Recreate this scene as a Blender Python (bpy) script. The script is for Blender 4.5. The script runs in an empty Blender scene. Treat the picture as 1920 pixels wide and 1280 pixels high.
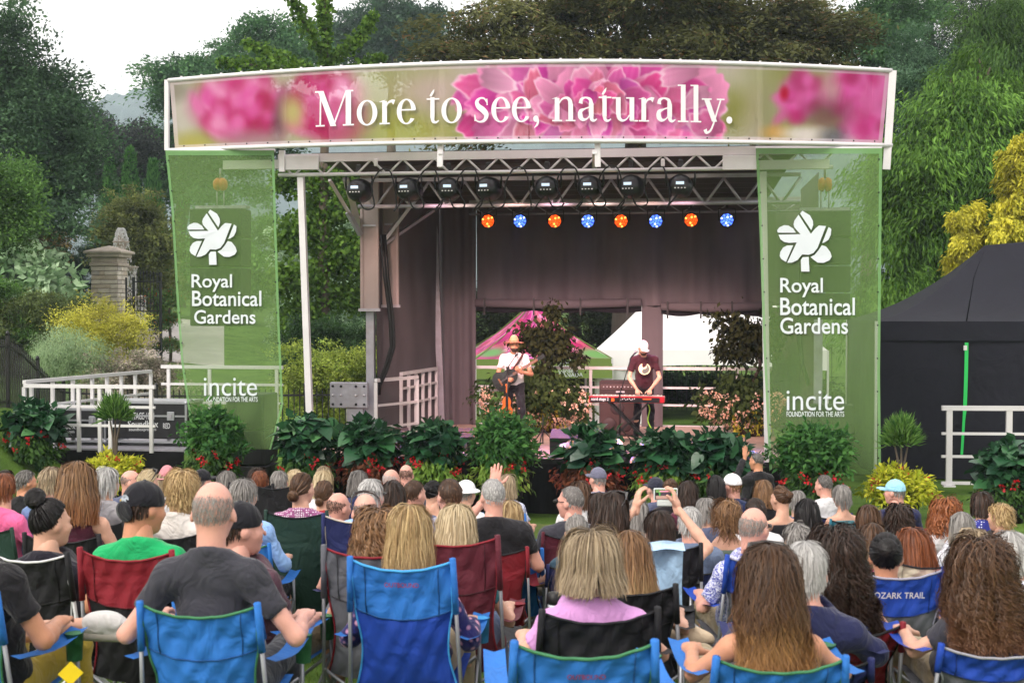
import bpy, math, random
import numpy as np
from mathutils import Vector, Matrix, geometry
R = math.radians
sc = bpy.context.scene
col = sc.collection
random.seed(7)
rng = np.random.default_rng(7)

# ------------------------------------------------------------------ camera
F = 2667.0; CH = 3.3                       # focal length in photo pixels, camera height above the stage lawn
PITCH = -math.atan(70.0 / F)
cam = bpy.data.cameras.new('camera'); cam.lens = 50.0; cam.sensor_width = 36.0
cam.clip_start = 0.1; cam.clip_end = 6000
cam.dof.use_dof = True; cam.dof.focus_distance = 23.0; cam.dof.aperture_fstop = 7.1
camo = bpy.data.objects.new('camera', cam); col.objects.link(camo)
camo.location = (0, 0, CH); camo.rotation_euler = (math.pi / 2 + PITCH, 0, 0)
sc.camera = camo

# ------------------------------------------------------------------ sky, sun, exposure
SUN_EL, SUN_AZ = R(42), R(-140)            # azimuth from +Y towards +X: behind the left shoulder
w = bpy.data.worlds.new('World'); sc.world = w; w.use_nodes = True
nt = w.node_tree; nt.nodes.clear()
out = nt.nodes.new('ShaderNodeOutputWorld'); bg = nt.nodes.new('ShaderNodeBackground')
sky = nt.nodes.new('ShaderNodeTexSky'); sky.sky_type = 'NISHITA'; sky.sun_disc = False
sky.sun_elevation = SUN_EL; sky.sun_rotation = SUN_AZ
sky.air_density = 1.0; sky.dust_density = 6.0; sky.ozone_density = 1.0
mx = nt.nodes.new('ShaderNodeMix'); mx.data_type = 'RGBA'
mx.inputs[0].default_value = 0.72          # a closed layer of thin bright cloud over the clear sky
mx.inputs[7].default_value = (15.4, 14.6, 13.7, 1)
nt.links.new(sky.outputs[0], mx.inputs[6]); nt.links.new(mx.outputs[2], bg.inputs[0])
bg.inputs[1].default_value = 0.1
nt.links.new(bg.outputs[0], out.inputs[0])
sun = bpy.data.lights.new('sun', 'SUN'); sun.energy = 1.5; sun.angle = R(24); sun.color = (1.0, 0.95, 0.88)
suno = bpy.data.objects.new('sun', sun); col.objects.link(suno)
sd = Vector((math.sin(SUN_AZ) * math.cos(SUN_EL), math.cos(SUN_AZ) * math.cos(SUN_EL), math.sin(SUN_EL)))
suno.rotation_euler = (-sd).to_track_quat('-Z', 'Y').to_euler(); suno.location = (-20, -10, 30)
vs = sc.view_settings
vs.view_transform = 'Standard'; vs.look = 'None'; vs.exposure = 0.54; vs.gamma = 1.0; vs.use_curve_mapping = False
sc.cycles.use_denoising = True
sc.cycles.max_bounces = 5; sc.cycles.transparent_max_bounces = 16; sc.cycles.diffuse_bounces = 3; sc.cycles.glossy_bounces = 2; sc.cycles.transmission_bounces = 3; sc.cycles.volume_bounces = 1; sc.cycles.use_adaptive_sampling = True; sc.cycles.adaptive_threshold = .03
sc.cycles.sample_clamp_indirect = 6.0

# ------------------------------------------------------------------ pixel <-> place
cp, sp = math.cos(PITCH), math.sin(PITCH)
def ray(px, py):
    a = (px - 960) / F; b = (640 - py) / F
    return np.array([a, cp - sp * b, sp + cp * b])
def W(px, py, d):                          # the point seen at a pixel, d metres ahead
    r = ray(px, py); t = d / r[1]
    return np.array([r[0] * t, d, CH + r[2] * t])
TH = R(9); CT, STN = math.cos(TH), math.sin(TH)
SO = np.array([(1010 - 960) / F * 22.4, 22.4, 0.0])      # stage origin: middle of the deck's front edge, on the lawn
UX = np.array([CT, -STN, 0]); VX = np.array([STN, CT, 0])
def S2W(u, v, z): return SO + UX * u + VX * v + np.array([0, 0, z])
def P2S(px, py, v):                        # pixel -> stage (u, v, z) on the plane v
    r = ray(px, py); o = np.array([0, 0, CH]) - SO
    t = (v - o @ VX) / (r @ VX)
    p = o + r * t
    return (p @ UX, v, p[2])
def stage_pix(u, v, z):
    p = S2W(u, v, z) - np.array([0, 0, CH])
    dd = p[1] * cp + p[2] * sp; uu = -p[1] * sp + p[2] * cp
    return 960 + F * p[0] / dd, 640 - F * uu / dd
def ss(a, b, x):
    t = np.clip((np.asarray(x, float) - a) / (b - a), 0, 1); return t * t * (3 - 2 * t)
def zg(x, y):                              # height of the lawn
    x = np.asarray(x, float); y = np.asarray(y, float)
    a = 2.05 - 0.131 * y
    lawn = 0.5 * (a + np.sqrt(a * a + 0.02)) - 0.004
    lawn = np.where(y < 0, 2.05 - 0.05 * y, lawn)
    back = 0.05 * np.clip(y - 24, 0, 40) * ss(3, -4, x) + 0.02 * np.clip(y - 28, 0, 60) * ss(-4, 3, x)
    bank = 2.0 * ss(-6.6, -10.2, x) * ss(30, 24.5, y) * ss(12, 22, y) + 0.1 * np.clip(-9 - x, 0, 12) * ss(24, 30, y)
    far = 0.015 * np.clip(y - 64, 0, 100)
    return lawn + back + bank + far
def G(px, d):                              # place on the lawn under a pixel column, d metres ahead
    x = (px - 960) / F * d; return np.array([x, d, float(zg(x, d))])

# ------------------------------------------------------------------ colours and materials
def L(r, g=None, b=None):
    if g is None: r, g, b = r
    f = lambda c: (c / 255 / 12.92) if c / 255 <= 0.04045 else ((c / 255 + 0.055) / 1.055) ** 2.4
    return (f(r), f(g), f(b))
MATS = {}
def M(name, c, r=0.6, var=0.12, s=5.0, bump=0.0, bs=60.0, metal=0.0, spec=0.4, sheen=0.0, emit=None, es=0.0, stretch=None, dirt=None, wrinkle=0.0, ws=7.0):
    if name in MATS: return MATS[name]
    m = bpy.data.materials.new(name); m.use_nodes = True; n = m.node_tree; b = n.nodes['Principled BSDF']
    b.inputs['Roughness'].default_value = r; b.inputs['Metallic'].default_value = metal
    b.inputs['Specular IOR Level'].default_value = spec
    if sheen: b.inputs['Sheen Weight'].default_value = sheen
    tc = n.nodes.new('ShaderNodeTexCoord'); src = tc.outputs['Object']
    if stretch:
        mp = n.nodes.new('ShaderNodeMapping'); mp.inputs['Scale'].default_value = stretch
        n.links.new(src, mp.inputs[0]); src = mp.outputs[0]
    nz = n.nodes.new('ShaderNodeTexNoise'); nz.inputs['Scale'].default_value = s; nz.inputs['Detail'].default_value = 5
    n.links.new(src, nz.inputs['Vector'])
    mr = n.nodes.new('ShaderNodeMapRange'); mr.inputs[1].default_value = 0.25; mr.inputs[2].default_value = 0.75
    mr.inputs[3].default_value = 1 - var; mr.inputs[4].default_value = 1 + var
    n.links.new(nz.outputs[0], mr.inputs[0])
    mul = n.nodes.new('ShaderNodeVectorMath'); mul.operation = 'SCALE'; mul.inputs[0].default_value = c[:3]
    n.links.new(mr.outputs[0], mul.inputs['Scale'])
    fin = mul.outputs[0]
    if dirt:
        dn = n.nodes.new('ShaderNodeTexNoise'); dn.inputs['Scale'].default_value = s * 0.6; dn.inputs['Detail'].default_value = 8
        dr = n.nodes.new('ShaderNodeMapRange'); dr.inputs[1].default_value = 0.48; dr.inputs[2].default_value = 0.7
        n.links.new(src, dn.inputs['Vector']); n.links.new(dn.outputs[0], dr.inputs[0])
        dm = n.nodes.new('ShaderNodeMix'); dm.data_type = 'RGBA'; dm.inputs[7].default_value = (*dirt, 1)
        n.links.new(dr.outputs[0], dm.inputs[0]); n.links.new(fin, dm.inputs[6]); fin = dm.outputs[2]
    n.links.new(fin, b.inputs['Base Color'])
    last = None
    if bump:
        n2 = n.nodes.new('ShaderNodeTexNoise'); n2.inputs['Scale'].default_value = bs; n2.inputs['Detail'].default_value = 4
        n.links.new(src, n2.inputs['Vector'])
        bp = n.nodes.new('ShaderNodeBump'); bp.inputs['Strength'].default_value = bump; bp.inputs['Distance'].default_value = 0.02
        n.links.new(n2.outputs[0], bp.inputs['Height']); last = bp.outputs[0]
    if wrinkle:
        n3 = n.nodes.new('ShaderNodeTexNoise'); n3.inputs['Scale'].default_value = ws; n3.inputs['Detail'].default_value = 2
        n3.inputs['Distortion'].default_value = 1.5
        n.links.new(tc.outputs['Object'], n3.inputs['Vector'])
        b2 = n.nodes.new('ShaderNodeBump'); b2.inputs['Strength'].default_value = wrinkle; b2.inputs['Distance'].default_value = 0.05
        n.links.new(n3.outputs[0], b2.inputs['Height'])
        if last is not None: n.links.new(last, b2.inputs['Normal'])
        last = b2.outputs[0]
    if last is not None: n.links.new(last, b.inputs['Normal'])
    if emit:
        b.inputs['Emission Color'].default_value = (*emit, 1); b.inputs['Emission Strength'].default_value = es
    MATS[name] = m
    return m
def MV(name, r=0.55, trans=0.25, spec=0.3, tint=(1, 1, 1), fine=0.0):   # colour from the mesh's own leaf / hair / print colours
    if name in MATS: return MATS[name]
    m = bpy.data.materials.new(name); m.use_nodes = True; n = m.node_tree; b = n.nodes['Principled BSDF']
    b.inputs['Roughness'].default_value = r; b.inputs['Specular IOR Level'].default_value = spec
    a = n.nodes.new('ShaderNodeAttribute'); a.attribute_name = 'Col'
    cc = a.outputs[0]
    if fine:
        tc = n.nodes.new('ShaderNodeTexCoord'); nz = n.nodes.new('ShaderNodeTexNoise'); nz.inputs['Scale'].default_value = 30
        n.links.new(tc.outputs['Object'], nz.inputs['Vector'])
        mr = n.nodes.new('ShaderNodeMapRange'); mr.inputs[1].default_value = 0.3; mr.inputs[2].default_value = 0.7
        mr.inputs[3].default_value = 1 - fine; mr.inputs[4].default_value = 1 + fine; n.links.new(nz.outputs[0], mr.inputs[0])
        vm = n.nodes.new('ShaderNodeVectorMath'); vm.operation = 'SCALE'
        n.links.new(cc, vm.inputs[0]); n.links.new(mr.outputs[0], vm.inputs['Scale']); cc = vm.outputs[0]
    n.links.new(cc, b.inputs['Base Color'])
    if trans:
        t = n.nodes.new('ShaderNodeBsdfTranslucent'); n.links.new(cc, t.inputs[0])
        x = n.nodes.new('ShaderNodeMixShader'); x.inputs[0].default_value = trans
        n.links.new(b.outputs[0], x.inputs[1]); n.links.new(t.outputs[0], x.inputs[2])
        n.links.new(x.outputs[0], n.nodes['Material Output'].inputs[0])
    MATS[name] = m
    return m

# ------------------------------------------------------------------ objects
def place(o, parent=None, loc=None, rz=0.0, rot=None, scale=None):
    col.objects.link(o)
    if parent is not None: o.parent = parent
    if loc is not None: o.location = [float(q) for q in loc]
    if rot is not None: o.rotation_euler = rot
    elif rz: o.rotation_euler = (0, 0, rz)
    if scale is not None: o.scale = scale
    return o
def tag(o, label=None, cat=None, group=None, kind=None):
    if label: o['label'] = label
    if cat: o['category'] = cat
    if group: o['group'] = group
    if kind: o['kind'] = kind
    return o
def thing(name, label, cat, loc=(0, 0, 0), rz=0.0, group=None):
    o = bpy.data.objects.new(name, None); o.empty_display_size = 0.1
    place(o, None, loc, rz); return tag(o, label, cat, group)
def fast(name, V, Q, mats, colors=None, smooth=False, mi=None):    # numpy verts and equal-sized faces -> mesh
    V = np.asarray(V, np.float32); Q = np.asarray(Q, np.int32); k = Q.shape[1]
    me = bpy.data.meshes.new(name); me.vertices.add(len(V)); me.vertices.foreach_set('co', V.ravel())
    me.loops.add(Q.size); me.loops.foreach_set('vertex_index', Q.ravel())
    me.polygons.add(len(Q)); me.polygons.foreach_set('loop_start', np.arange(len(Q), dtype=np.int32) * k)
    if smooth: me.polygons.foreach_set('use_smooth', np.ones(len(Q), bool))
    if mi is not None: me.polygons.foreach_set('material_index', np.asarray(mi, np.int32))
    for m in (mats if isinstance(mats, (list, tuple)) else [mats]): me.materials.append(m)
    if colors is not None:
        at = me.color_attributes.new('Col', 'FLOAT_COLOR', 'POINT')
        c4 = np.ones((len(V), 4), np.float32); c4[:, :3] = colors
        at.data.foreach_set('color', c4.ravel())
    me.update(calc_edges=True); me.validate()
    return me
def obj(name, me, parent=None, loc=None, rz=0.0, **k):
    return place(bpy.data.objects.new(name, me), parent, loc, rz, **k)
class MB:
    def __init__(s): s.v = []; s.f = []; s.m = []; s.n = 0; s.sm = []
    def add(s, V, Fc, mi=0, sm=False):
        V = [tuple(float(q) for q in p) for p in V]
        s.v += V; s.f += [tuple(i + s.n for i in f) for f in Fc]; s.m += [mi] * len(Fc); s.sm += [sm] * len(Fc); s.n += len(V); return s
    def box(s, c, d, rz=0.0, mi=0, bev=0.0):
        x, y, z = d[0] / 2, d[1] / 2, d[2] / 2
        if bev:
            b = min(bev, x * .9, y * .9, z * .9)
            V = []
            for zz, i in ((-z, b), (-z + b, 0), (z - b, 0), (z, b)):
                V += [(-x + i, -y + i, zz), (x - i, -y + i, zz), (x - i, y - i, zz), (-x + i, y - i, zz)]
            Fc = [(3, 2, 1, 0), (12, 13, 14, 15)]
            for k in range(3):
                for j in range(4): Fc.append((k * 4 + j, k * 4 + (j + 1) % 4, k * 4 + 4 + (j + 1) % 4, k * 4 + 4 + j))
        else:
            V = [(a * x, b * y, e * z) for e in (-1, 1) for a, b in ((-1, -1), (1, -1), (1, 1), (-1, 1))]
            Fc = [(3, 2, 1, 0), (4, 5, 6, 7), (0, 1, 5, 4), (1, 2, 6, 5), (2, 3, 7, 6), (3, 0, 4, 7)]
        ca, sa = math.cos(rz), math.sin(rz)
        return s.add([(c[0] + p[0] * ca - p[1] * sa, c[1] + p[0] * sa + p[1] * ca, c[2] + p[2]) for p in V], Fc, mi)
    def bar(s, a, b, w, h=None, mi=0, up=(0, 0, 1)):
        a = np.array(a, float); b = np.array(b, float); h = h or w
        t = b - a; t = t / np.linalg.norm(t); up = np.array(up, float)
        if abs(t @ up) > 0.95: up = np.array([0, 1., 0])
        x = np.cross(t, up); x /= np.linalg.norm(x); y = np.cross(x, t)
        V = [p + x * i * w / 2 + y * j * h / 2 for p in (a, b) for i, j in ((-1, -1), (1, -1), (1, 1), (-1, 1))]
        return s.add(V, [(3, 2, 1, 0), (4, 5, 6, 7), (0, 1, 5, 4), (1, 2, 6, 5), (2, 3, 7, 6), (3, 0, 4, 7)], mi)
    def tube(s, pts, r, n=8, mi=0, cap=True):
        P = np.array(pts, float); k = len(P); rr = np.full(k, r) if np.isscalar(r) else np.array(r, float)
        T = np.gradient(P, axis=0); T /= np.linalg.norm(T, axis=1)[:, None] + 1e-9
        u = np.array([0, 0, 1.]) if abs(T[0][2]) < 0.9 else np.array([1., 0, 0])
        V = []
        for i in range(k):
            u = u - T[i] * (u @ T[i]); u /= np.linalg.norm(u) + 1e-9; w_ = np.cross(T[i], u)
            for j in range(n):
                a = 2 * math.pi * j / n; V.append(P[i] + rr[i] * (u * math.cos(a) + w_ * math.sin(a)))
        Fc = [(i * n + j, i * n + (j + 1) % n, (i + 1) * n + (j + 1) % n, (i + 1) * n + j) for i in range(k - 1) for j in range(n)]
        if cap: Fc += [tuple(range(n - 1, -1, -1)), tuple((k - 1) * n + j for j in range(n))]
        return s.add(V, Fc, mi, True)
    def lathe(s, prof, n=16, c=(0, 0, 0), mi=0, axis='z', sx=1.0, sy=1.0):
        V = []
        for r, z in prof:
            for j in range(n):
                a = 2 * math.pi * j / n; p = (r * math.cos(a) * sx, r * math.sin(a) * sy, z)
                if axis == 'y': p = (p[0], p[2], p[1])
                if axis == 'x': p = (p[2], p[0], p[1])
                V.append((c[0] + p[0], c[1] + p[1], c[2] + p[2]))
        k = len(prof)
        Fc = [(i * n + j, i * n + (j + 1) % n, (i + 1) * n + (j + 1) % n, (i + 1) * n + j) for i in range(k - 1) for j in range(n)]
        if prof[0][0] > 1e-4: Fc.append(tuple(range(n - 1, -1, -1)))
        if prof[-1][0] > 1e-4: Fc.append(tuple((k - 1) * n + j for j in range(n)))
        return s.add(V, Fc, mi, True)
    def grid(s, P, mi=0, sm=True):
        P = np.asarray(P, float); a, b = P.shape[:2]
        return s.add(P.reshape(-1, 3), [(i * b + j, i * b + j + 1, (i + 1) * b + j + 1, (i + 1) * b + j) for i in range(a - 1) for j in range(b - 1)], mi, sm)
    def poly(s, pts, mi=0):
        pts = [tuple(p) for p in pts]
        t = geometry.tessellate_polygon([[Vector(p) for p in pts]])
        return s.add(pts, [tuple(q) for q in t], mi)
    def mesh(s, name, mats):
        me = bpy.data.meshes.new(name); me.from_pydata(s.v, [], s.f)
        for m in (mats if isinstance(mats, (list, tuple)) else [mats]): me.materials.append(m)
        me.polygons.foreach_set('material_index', np.array(s.m, np.int32)); me.polygons.foreach_set('use_smooth', np.array(s.sm, bool))
        me.update(); return me
    def build(s, name, mats, parent=None, loc=None, rz=0.0, **k):
        return obj(name, s.mesh(name, mats), parent, loc, rz, **k)
def smooth_by_angle(me, ang=40):
    try: me.set_sharp_from_angle(angle=R(ang))
    except Exception: pass
def copy_tree(o, parent=None):
    c = o.copy(); col.objects.link(c); c.parent = parent
    for ch in list(o.children): copy_tree(ch, c)
    return c
def leaf_cloud(P, N, D, ln, wd, colr, fold=0.15):
    """rhombic leaves: P bases, D directions (unit), N normals, ln/wd per leaf, colr (n,3)"""
    n = len(P); X = np.cross(D, N); X /= np.linalg.norm(X, axis=1)[:, None] + 1e-9
    N2 = np.cross(X, D)
    ln = np.broadcast_to(ln, (n,))[:, None]; wd = np.broadcast_to(wd, (n,))[:, None]
    mid = P + D * ln * 0.45 + N2 * ln * fold * 0.5
    V = np.stack([P, mid + X * wd * 0.5 , P + D * ln - N2 * ln * fold * 0.4, mid - X * wd * 0.5], 1).reshape(-1, 3)
    Q = np.arange(n * 4).reshape(n, 4)
    return V, Q, np.repeat(colr, 4, axis=0)
def unit(n):
    v = rng.normal(size=(n, 3)); return v / np.linalg.norm(v, axis=1)[:, None]
def norm(v): return v / (np.linalg.norm(v, axis=-1, keepdims=True) + 1e-9)
# ================================================================== the ground, the hills
def spaced(a, b, fine, grow):
    o = [0.0]; st = fine
    while o[-1] < b: o.append(o[-1] + st); st *= grow
    n = [0.0]; st = fine
    while n[-1] > a: n.append(n[-1] - st); st *= grow
    return np.array(sorted(set(n + o)))
gx = spaced(-1600, 1600, 0.45, 1.06); gy = spaced(-60, 2600, 0.4, 1.028)
GX, GY = np.meshgrid(gx, gy, indexing='ij')
GZ = zg(GX, GY) + 0.012 * np.sin(GX * 2.1 + 1.3 * np.sin(GY)) * np.cos(GY * 1.7)
b = len(gy); ii, jj = np.meshgrid(np.arange(len(gx) - 1), np.arange(b - 1), indexing='ij')
q0 = (ii * b + jj).ravel()
gm = bpy.data.materials.new('lawn_grass'); gm.use_nodes = True; n = gm.node_tree; bs = n.nodes['Principled BSDF']
bs.inputs['Roughness'].default_value = 0.9; bs.inputs['Specular IOR Level'].default_value = 0.15
tc = n.nodes.new('ShaderNodeTexCoord'); n1 = n.nodes.new('ShaderNodeTexNoise'); n1.inputs['Scale'].default_value = 1.3; n1.inputs['Detail'].default_value = 8
n2 = n.nodes.new('ShaderNodeTexNoise'); n2.inputs['Scale'].default_value = 45; n2.inputs['Detail'].default_value = 3
cr = n.nodes.new('ShaderNodeValToRGB'); cr.color_ramp.elements[0].color = (*L(52, 78, 26), 1); cr.color_ramp.elements[1].color = (*L(98, 128, 52), 1)
cr.color_ramp.elements[0].position = 0.3; cr.color_ramp.elements[1].position = 0.72
ad = n.nodes.new('ShaderNodeMath'); ad.operation = 'ADD'; ml = n.nodes.new('ShaderNodeMath'); ml.operation = 'MULTIPLY_ADD'; ml.inputs[1].default_value = 0.6; ml.inputs[2].default_value = -0.3
n.links.new(tc.outputs['Object'], n1.inputs['Vector']); n.links.new(tc.outputs['Object'], n2.inputs['Vector'])
n.links.new(n2.outputs[0], ml.inputs[0]); n.links.new(n1.outputs[0], ad.inputs[0]); n.links.new(ml.outputs[0], ad.inputs[1])
n.links.new(ad.outputs[0], cr.inputs[0]); n.links.new(cr.outputs[0], bs.inputs['Base Color'])
bp = n.nodes.new('ShaderNodeBump'); bp.inputs['Strength'].default_value = 0.8; bp.inputs['Distance'].default_value = 0.03
n.links.new(n2.outputs[0], bp.inputs['Height']); n.links.new(bp.outputs[0], bs.inputs['Normal'])
tag(obj('ground', fast('ground', np.stack([GX, GY, GZ], -1).reshape(-1, 3), np.stack([q0, q0 + b, q0 + b + 1, q0 + 1], 1), gm, smooth=True)),
    'sloping green lawn running down to the stage', None, kind='structure')
# grass blades between the nearest chairs
nb = 42000
bx = rng.uniform(-4.2, 4.2, nb); by = 3.2 + 7.5 * rng.random(nb) ** 1.3
keep = np.abs(bx) < by * 0.42; bx, by = bx[keep], by[keep]; nb = len(bx)
P = np.stack([bx, by, zg(bx, by) - 0.005], 1)
D = norm(np.stack([rng.normal(0, .45, nb), rng.normal(0, .45, nb), np.ones(nb)], 1))
hue = rng.random((nb, 1)); cg = np.array(L(60, 92, 26)) * (1 - hue) + np.array(L(128, 150, 66)) * hue
V, Q, Cc = leaf_cloud(P, unit(nb), D, rng.uniform(.03, .075, nb), .006, cg, 0.1)
tag(obj('grass', fast('grass', V, Q, MV('grass_blades', .6, .3), Cc)), 'short mown grass between the folding chairs', 'grass', kind='stuff')

# far wooded ridge
hx = np.linspace(-650, 650, 321); rows = []
top = 143 + 9 * np.sin(hx / 160 + 1.0) + 7 * np.sin(hx / 47.0) + 3 * np.sin(hx / 13.) + rng.normal(0, 1.6, len(hx))
for k, fr in enumerate(np.sin(np.linspace(0, 1.75, 22))):
    rows.append(np.stack([hx + rng.normal(0, 1, len(hx)), np.full_like(hx, 700 + 13 * k) + rng.normal(0, 3, len(hx)), -5 + top * fr + rng.normal(0, 1.6, len(hx))], 1))
hb = MB(); hb.grid(np.array(rows), sm=True)
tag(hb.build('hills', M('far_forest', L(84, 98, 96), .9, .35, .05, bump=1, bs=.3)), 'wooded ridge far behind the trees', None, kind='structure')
# paved walk beyond the garden gate
pb = MB(); pv = []
for k in range(9):
    d = 47 + k * 2.2; a = (268 - 960) / F * d; c_ = (420 - 960) / F * d
    pv.append([(a + t * (c_ - a), d, float(zg(a + t * (c_ - a), d)) + 0.03) for t in (0, .33, .66, 1)])
pb.grid(pv)
tag(pb.build('path', M('pale_paving', L(196, 188, 186), .85, .1, 1.5, bump=.2, bs=12)), 'pale paved walk beyond the garden gate', None, kind='structure')

# ================================================================== trees
BARK = M('bark', L(88, 78, 68), .9, .3, 3, bump=1, bs=18, stretch=(1, 1, .25))
BARKD = M('bark_dark', L(60, 52, 46), .9, .3, 3, bump=1, bs=18, stretch=(1, 1, .25))
LEAF = MV('foliage', .7, .35, .08)
def crown(blobs, nclump, per, ls, asp, c0, c1, style='round', gap=.35, spread=.5, tipc=None):
    """leaf clumps spread through lumpy ellipsoids; blobs = [(centre, radii)]"""
    vol = np.array([r[0] * r[2] for c, r in blobs]); vol = vol / vol.sum()
    cnt = np.maximum(3, (vol * nclump).astype(int)); Vs = []; Qs = []; Cs = []; o = 0
    for (c, r), k in zip(blobs, cnt):
        d = unit(k); d[:, 2] = np.where(d[:, 2] < -.55, -d[:, 2], d[:, 2])
        rad = 1 - gap * rng.random(k) ** 1.6
        lump = 1 + .24 * np.sin(d[:, 0] * 5 + c[0]) * np.sin(d[:, 2] * 4 + c[2]) + .15 * np.sin(d[:, 1] * 9 + d[:, 0] * 7 + c[2] * 3)
        ctr = np.array(c) + d * np.array(r) * (rad * lump)[:, None]
        m = per; cl = np.repeat(ctr, m, 0); dd = np.repeat(d, m, 0)
        sz = np.repeat(rng.uniform(.6, 1.3, k), m) * spread
        if style == 'droop':
            j = rng.normal(size=(k * m, 3)) * np.array([.55, .55, .8]) * sz[:, None]
            P = cl + j + np.array([0, 0, -1]) * np.abs(rng.normal(0, .35, k * m))[:, None] * sz[:, None]
            D = norm(dd * np.array([.55, .55, .1]) + rng.normal(0, .38, (k * m, 3)) + np.array([0, 0, -.75]))
            N = norm(dd + rng.normal(0, .5, (k * m, 3)))
        elif style == 'tier':
            j = rng.normal(size=(k * m, 3)) * np.array([.8, .8, .22]) * sz[:, None]
            P = cl + j - np.array([0, 0, 1]) * (np.linalg.norm(j[:, :2], axis=1) * .25)[:, None]
            D = norm(dd * np.array([.8, .8, .1]) + rng.normal(0, .6, (k * m, 3)) * np.array([1, 1, .35]) + np.array([0, 0, -.3]))
            N = norm(np.array([0, 0, 1.]) + rng.normal(0, .35, (k * m, 3)))
        else:
            j = unit(k * m) * (rng.random(k * m) ** .5)[:, None] * sz[:, None]
            P = cl + j
            D = norm(rng.normal(0, .8, (k * m, 3)) + j / (sz[:, None] + .01) + dd * .4 + np.array([0, 0, -.15]))
            N = norm(dd * .8 + np.array([0, 0, .7]) + rng.normal(0, .5, (k * m, 3)))
        h = np.repeat(rng.random(k), m)[:, None] * .65 + rng.random((k * m, 1)) * .35
        cc = (np.array(c0) * (1 - h) + np.array(c1) * h) * 1.2
        if tipc is not None:
            t = (rng.random((k * m, 1)) < .16) & np.repeat(rng.random(k) < .5, m)[:, None]; cc = np.where(t, np.array(tipc), cc)
        l = ls * rng.uniform(.6, 1.3, k * m)
        V, Q, C_ = leaf_cloud(P, N, D, l, l * asp, cc)
        Vs.append(V); Qs.append(Q + o); Cs.append(C_); o += len(V)
    return np.concatenate(Vs), np.concatenate(Qs), np.concatenate(Cs)
BOUGHM = MV('bough_foliage', .7, .35, .07)
_n = BOUGHM.node_tree; _oi = _n.nodes.new('ShaderNodeObjectInfo'); _mr = _n.nodes.new('ShaderNodeMapRange'); _mr.inputs[3].default_value = .6; _mr.inputs[4].default_value = 1.45
_sc = _n.nodes.new('ShaderNodeVectorMath'); _sc.operation = 'SCALE'; _n.links.new(_oi.outputs['Random'], _mr.inputs[0]); _n.links.new(_mr.outputs[0], _sc.inputs['Scale'])
_a = next(q for q in _n.nodes if q.type == 'ATTRIBUTE'); _n.links.new(_a.outputs[0], _sc.inputs[0])
for q in list(_n.nodes):
    if q.type == 'BSDF_PRINCIPLED': _n.links.new(_sc.outputs[0], q.inputs['Base Color'])
    if q.type == 'BSDF_TRANSLUCENT': _n.links.new(_sc.outputs[0], q.inputs[0])
def bough_mesh(B, nl, ls, asp, c0, c1, style, tipc):
    """one leafy bough of radius B growing along +x, many fine leaves on side shoots"""
    ns = 16; a = rng.random(ns) * 2 - 1; tw = np.stack([rng.uniform(-.75, .95, ns), a * .8, rng.normal(0, .3 if style != 'tier' else .1, ns)], 1) * B
    m = nl // ns; cl = np.repeat(tw, m, 0); n = len(cl); t = rng.random(n); sd_ = norm(np.repeat(rng.normal(size=(ns, 3)) * np.array([.7, 1, .35]) + np.array([.8, 0, .1]), m, 0))
    rad = rng.normal(0, 1, (n, 3)) * np.array([.2, .2, .14 if style != 'tier' else .06]) * B
    P = cl + sd_ * (t * .5 * B)[:, None] + rad; P[:, 2] -= .18 * (P[:, 0] ** 2 + P[:, 1] ** 2) / B
    if style == 'droop': P[:, 2] -= np.abs(rng.normal(0, .28, n)) * B; D = norm(sd_ * .4 + rng.normal(0, .3, (n, 3)) + np.array([.15, 0, -.8])); N = norm(np.array([.7, 0, .5]) + rng.normal(0, .5, (n, 3)))
    elif style == 'tier': D = norm(sd_ + rng.normal(0, .6, (n, 3)) * np.array([1, 1, .4]) + np.array([.2, 0, -.35])); N = norm(np.array([.15, 0, 1]) + rng.normal(0, .35, (n, 3)))
    else: D = norm(sd_ + rng.normal(0, .7, (n, 3)) + np.array([.2, 0, -.2])); N = norm(np.array([.4, 0, .8]) + rng.normal(0, .55, (n, 3)))
    h = np.repeat(rng.random(ns), m)[:, None] * .45 + rng.random((n, 1)) * .55; cc = (np.array(c0) * (1 - h) + np.array(c1) * h) * 1.2
    if tipc is not None: cc = np.where((rng.random((n, 1)) < .1) & (t[:, None] > .5), np.array(tipc), cc)
    l = ls * rng.uniform(.6, 1.25, n); V, Q, C_ = leaf_cloud(P, N, D, l, l * asp, cc); return fast('bough', V, Q, BOUGHM, C_)
def boughs(t, blobs, B, nl, ls, asp, c0, c1, style, tipc, most=260, gap=.35):
    ms = [bough_mesh(B, nl, ls, asp, c0, c1, style, tipc) for _ in range(2)]; area = np.array([(r[0] * r[2]) for c, r in blobs]); cnt = area * 8.5 / (B * B); cnt = np.maximum(5, cnt * min(1, most / cnt.sum())).astype(int)
    for (c, r), k in zip(blobs, cnt):
        d = unit(k); d[:, 2] = np.where(d[:, 2] < -.5, -d[:, 2], d[:, 2]); d[:, 1] = np.where(rng.random(k) < .35, -np.abs(d[:, 1]), d[:, 1])
        f = 1 - gap * rng.random(k) ** 1.5; f *= 1 + .14 * np.sin(d[:, 0] * 5 + c[0]) * np.sin(d[:, 2] * 4 + c[2])
        for i in range(k):
            p = np.array(c) + d[i] * np.array(r) * f[i]; s_ = rng.uniform(.7, 1.25); az = math.atan2(d[i][1], d[i][0]) + rng.normal(0, .35); el = math.asin(max(-1, min(1, d[i][2])))
            obj('bough', ms[i % 2], t, p, rot=(rng.normal(0, .2), -el * (.5 if style == 'round' else .25) + rng.normal(0, .15), az), scale=(s_, s_, s_))
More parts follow.
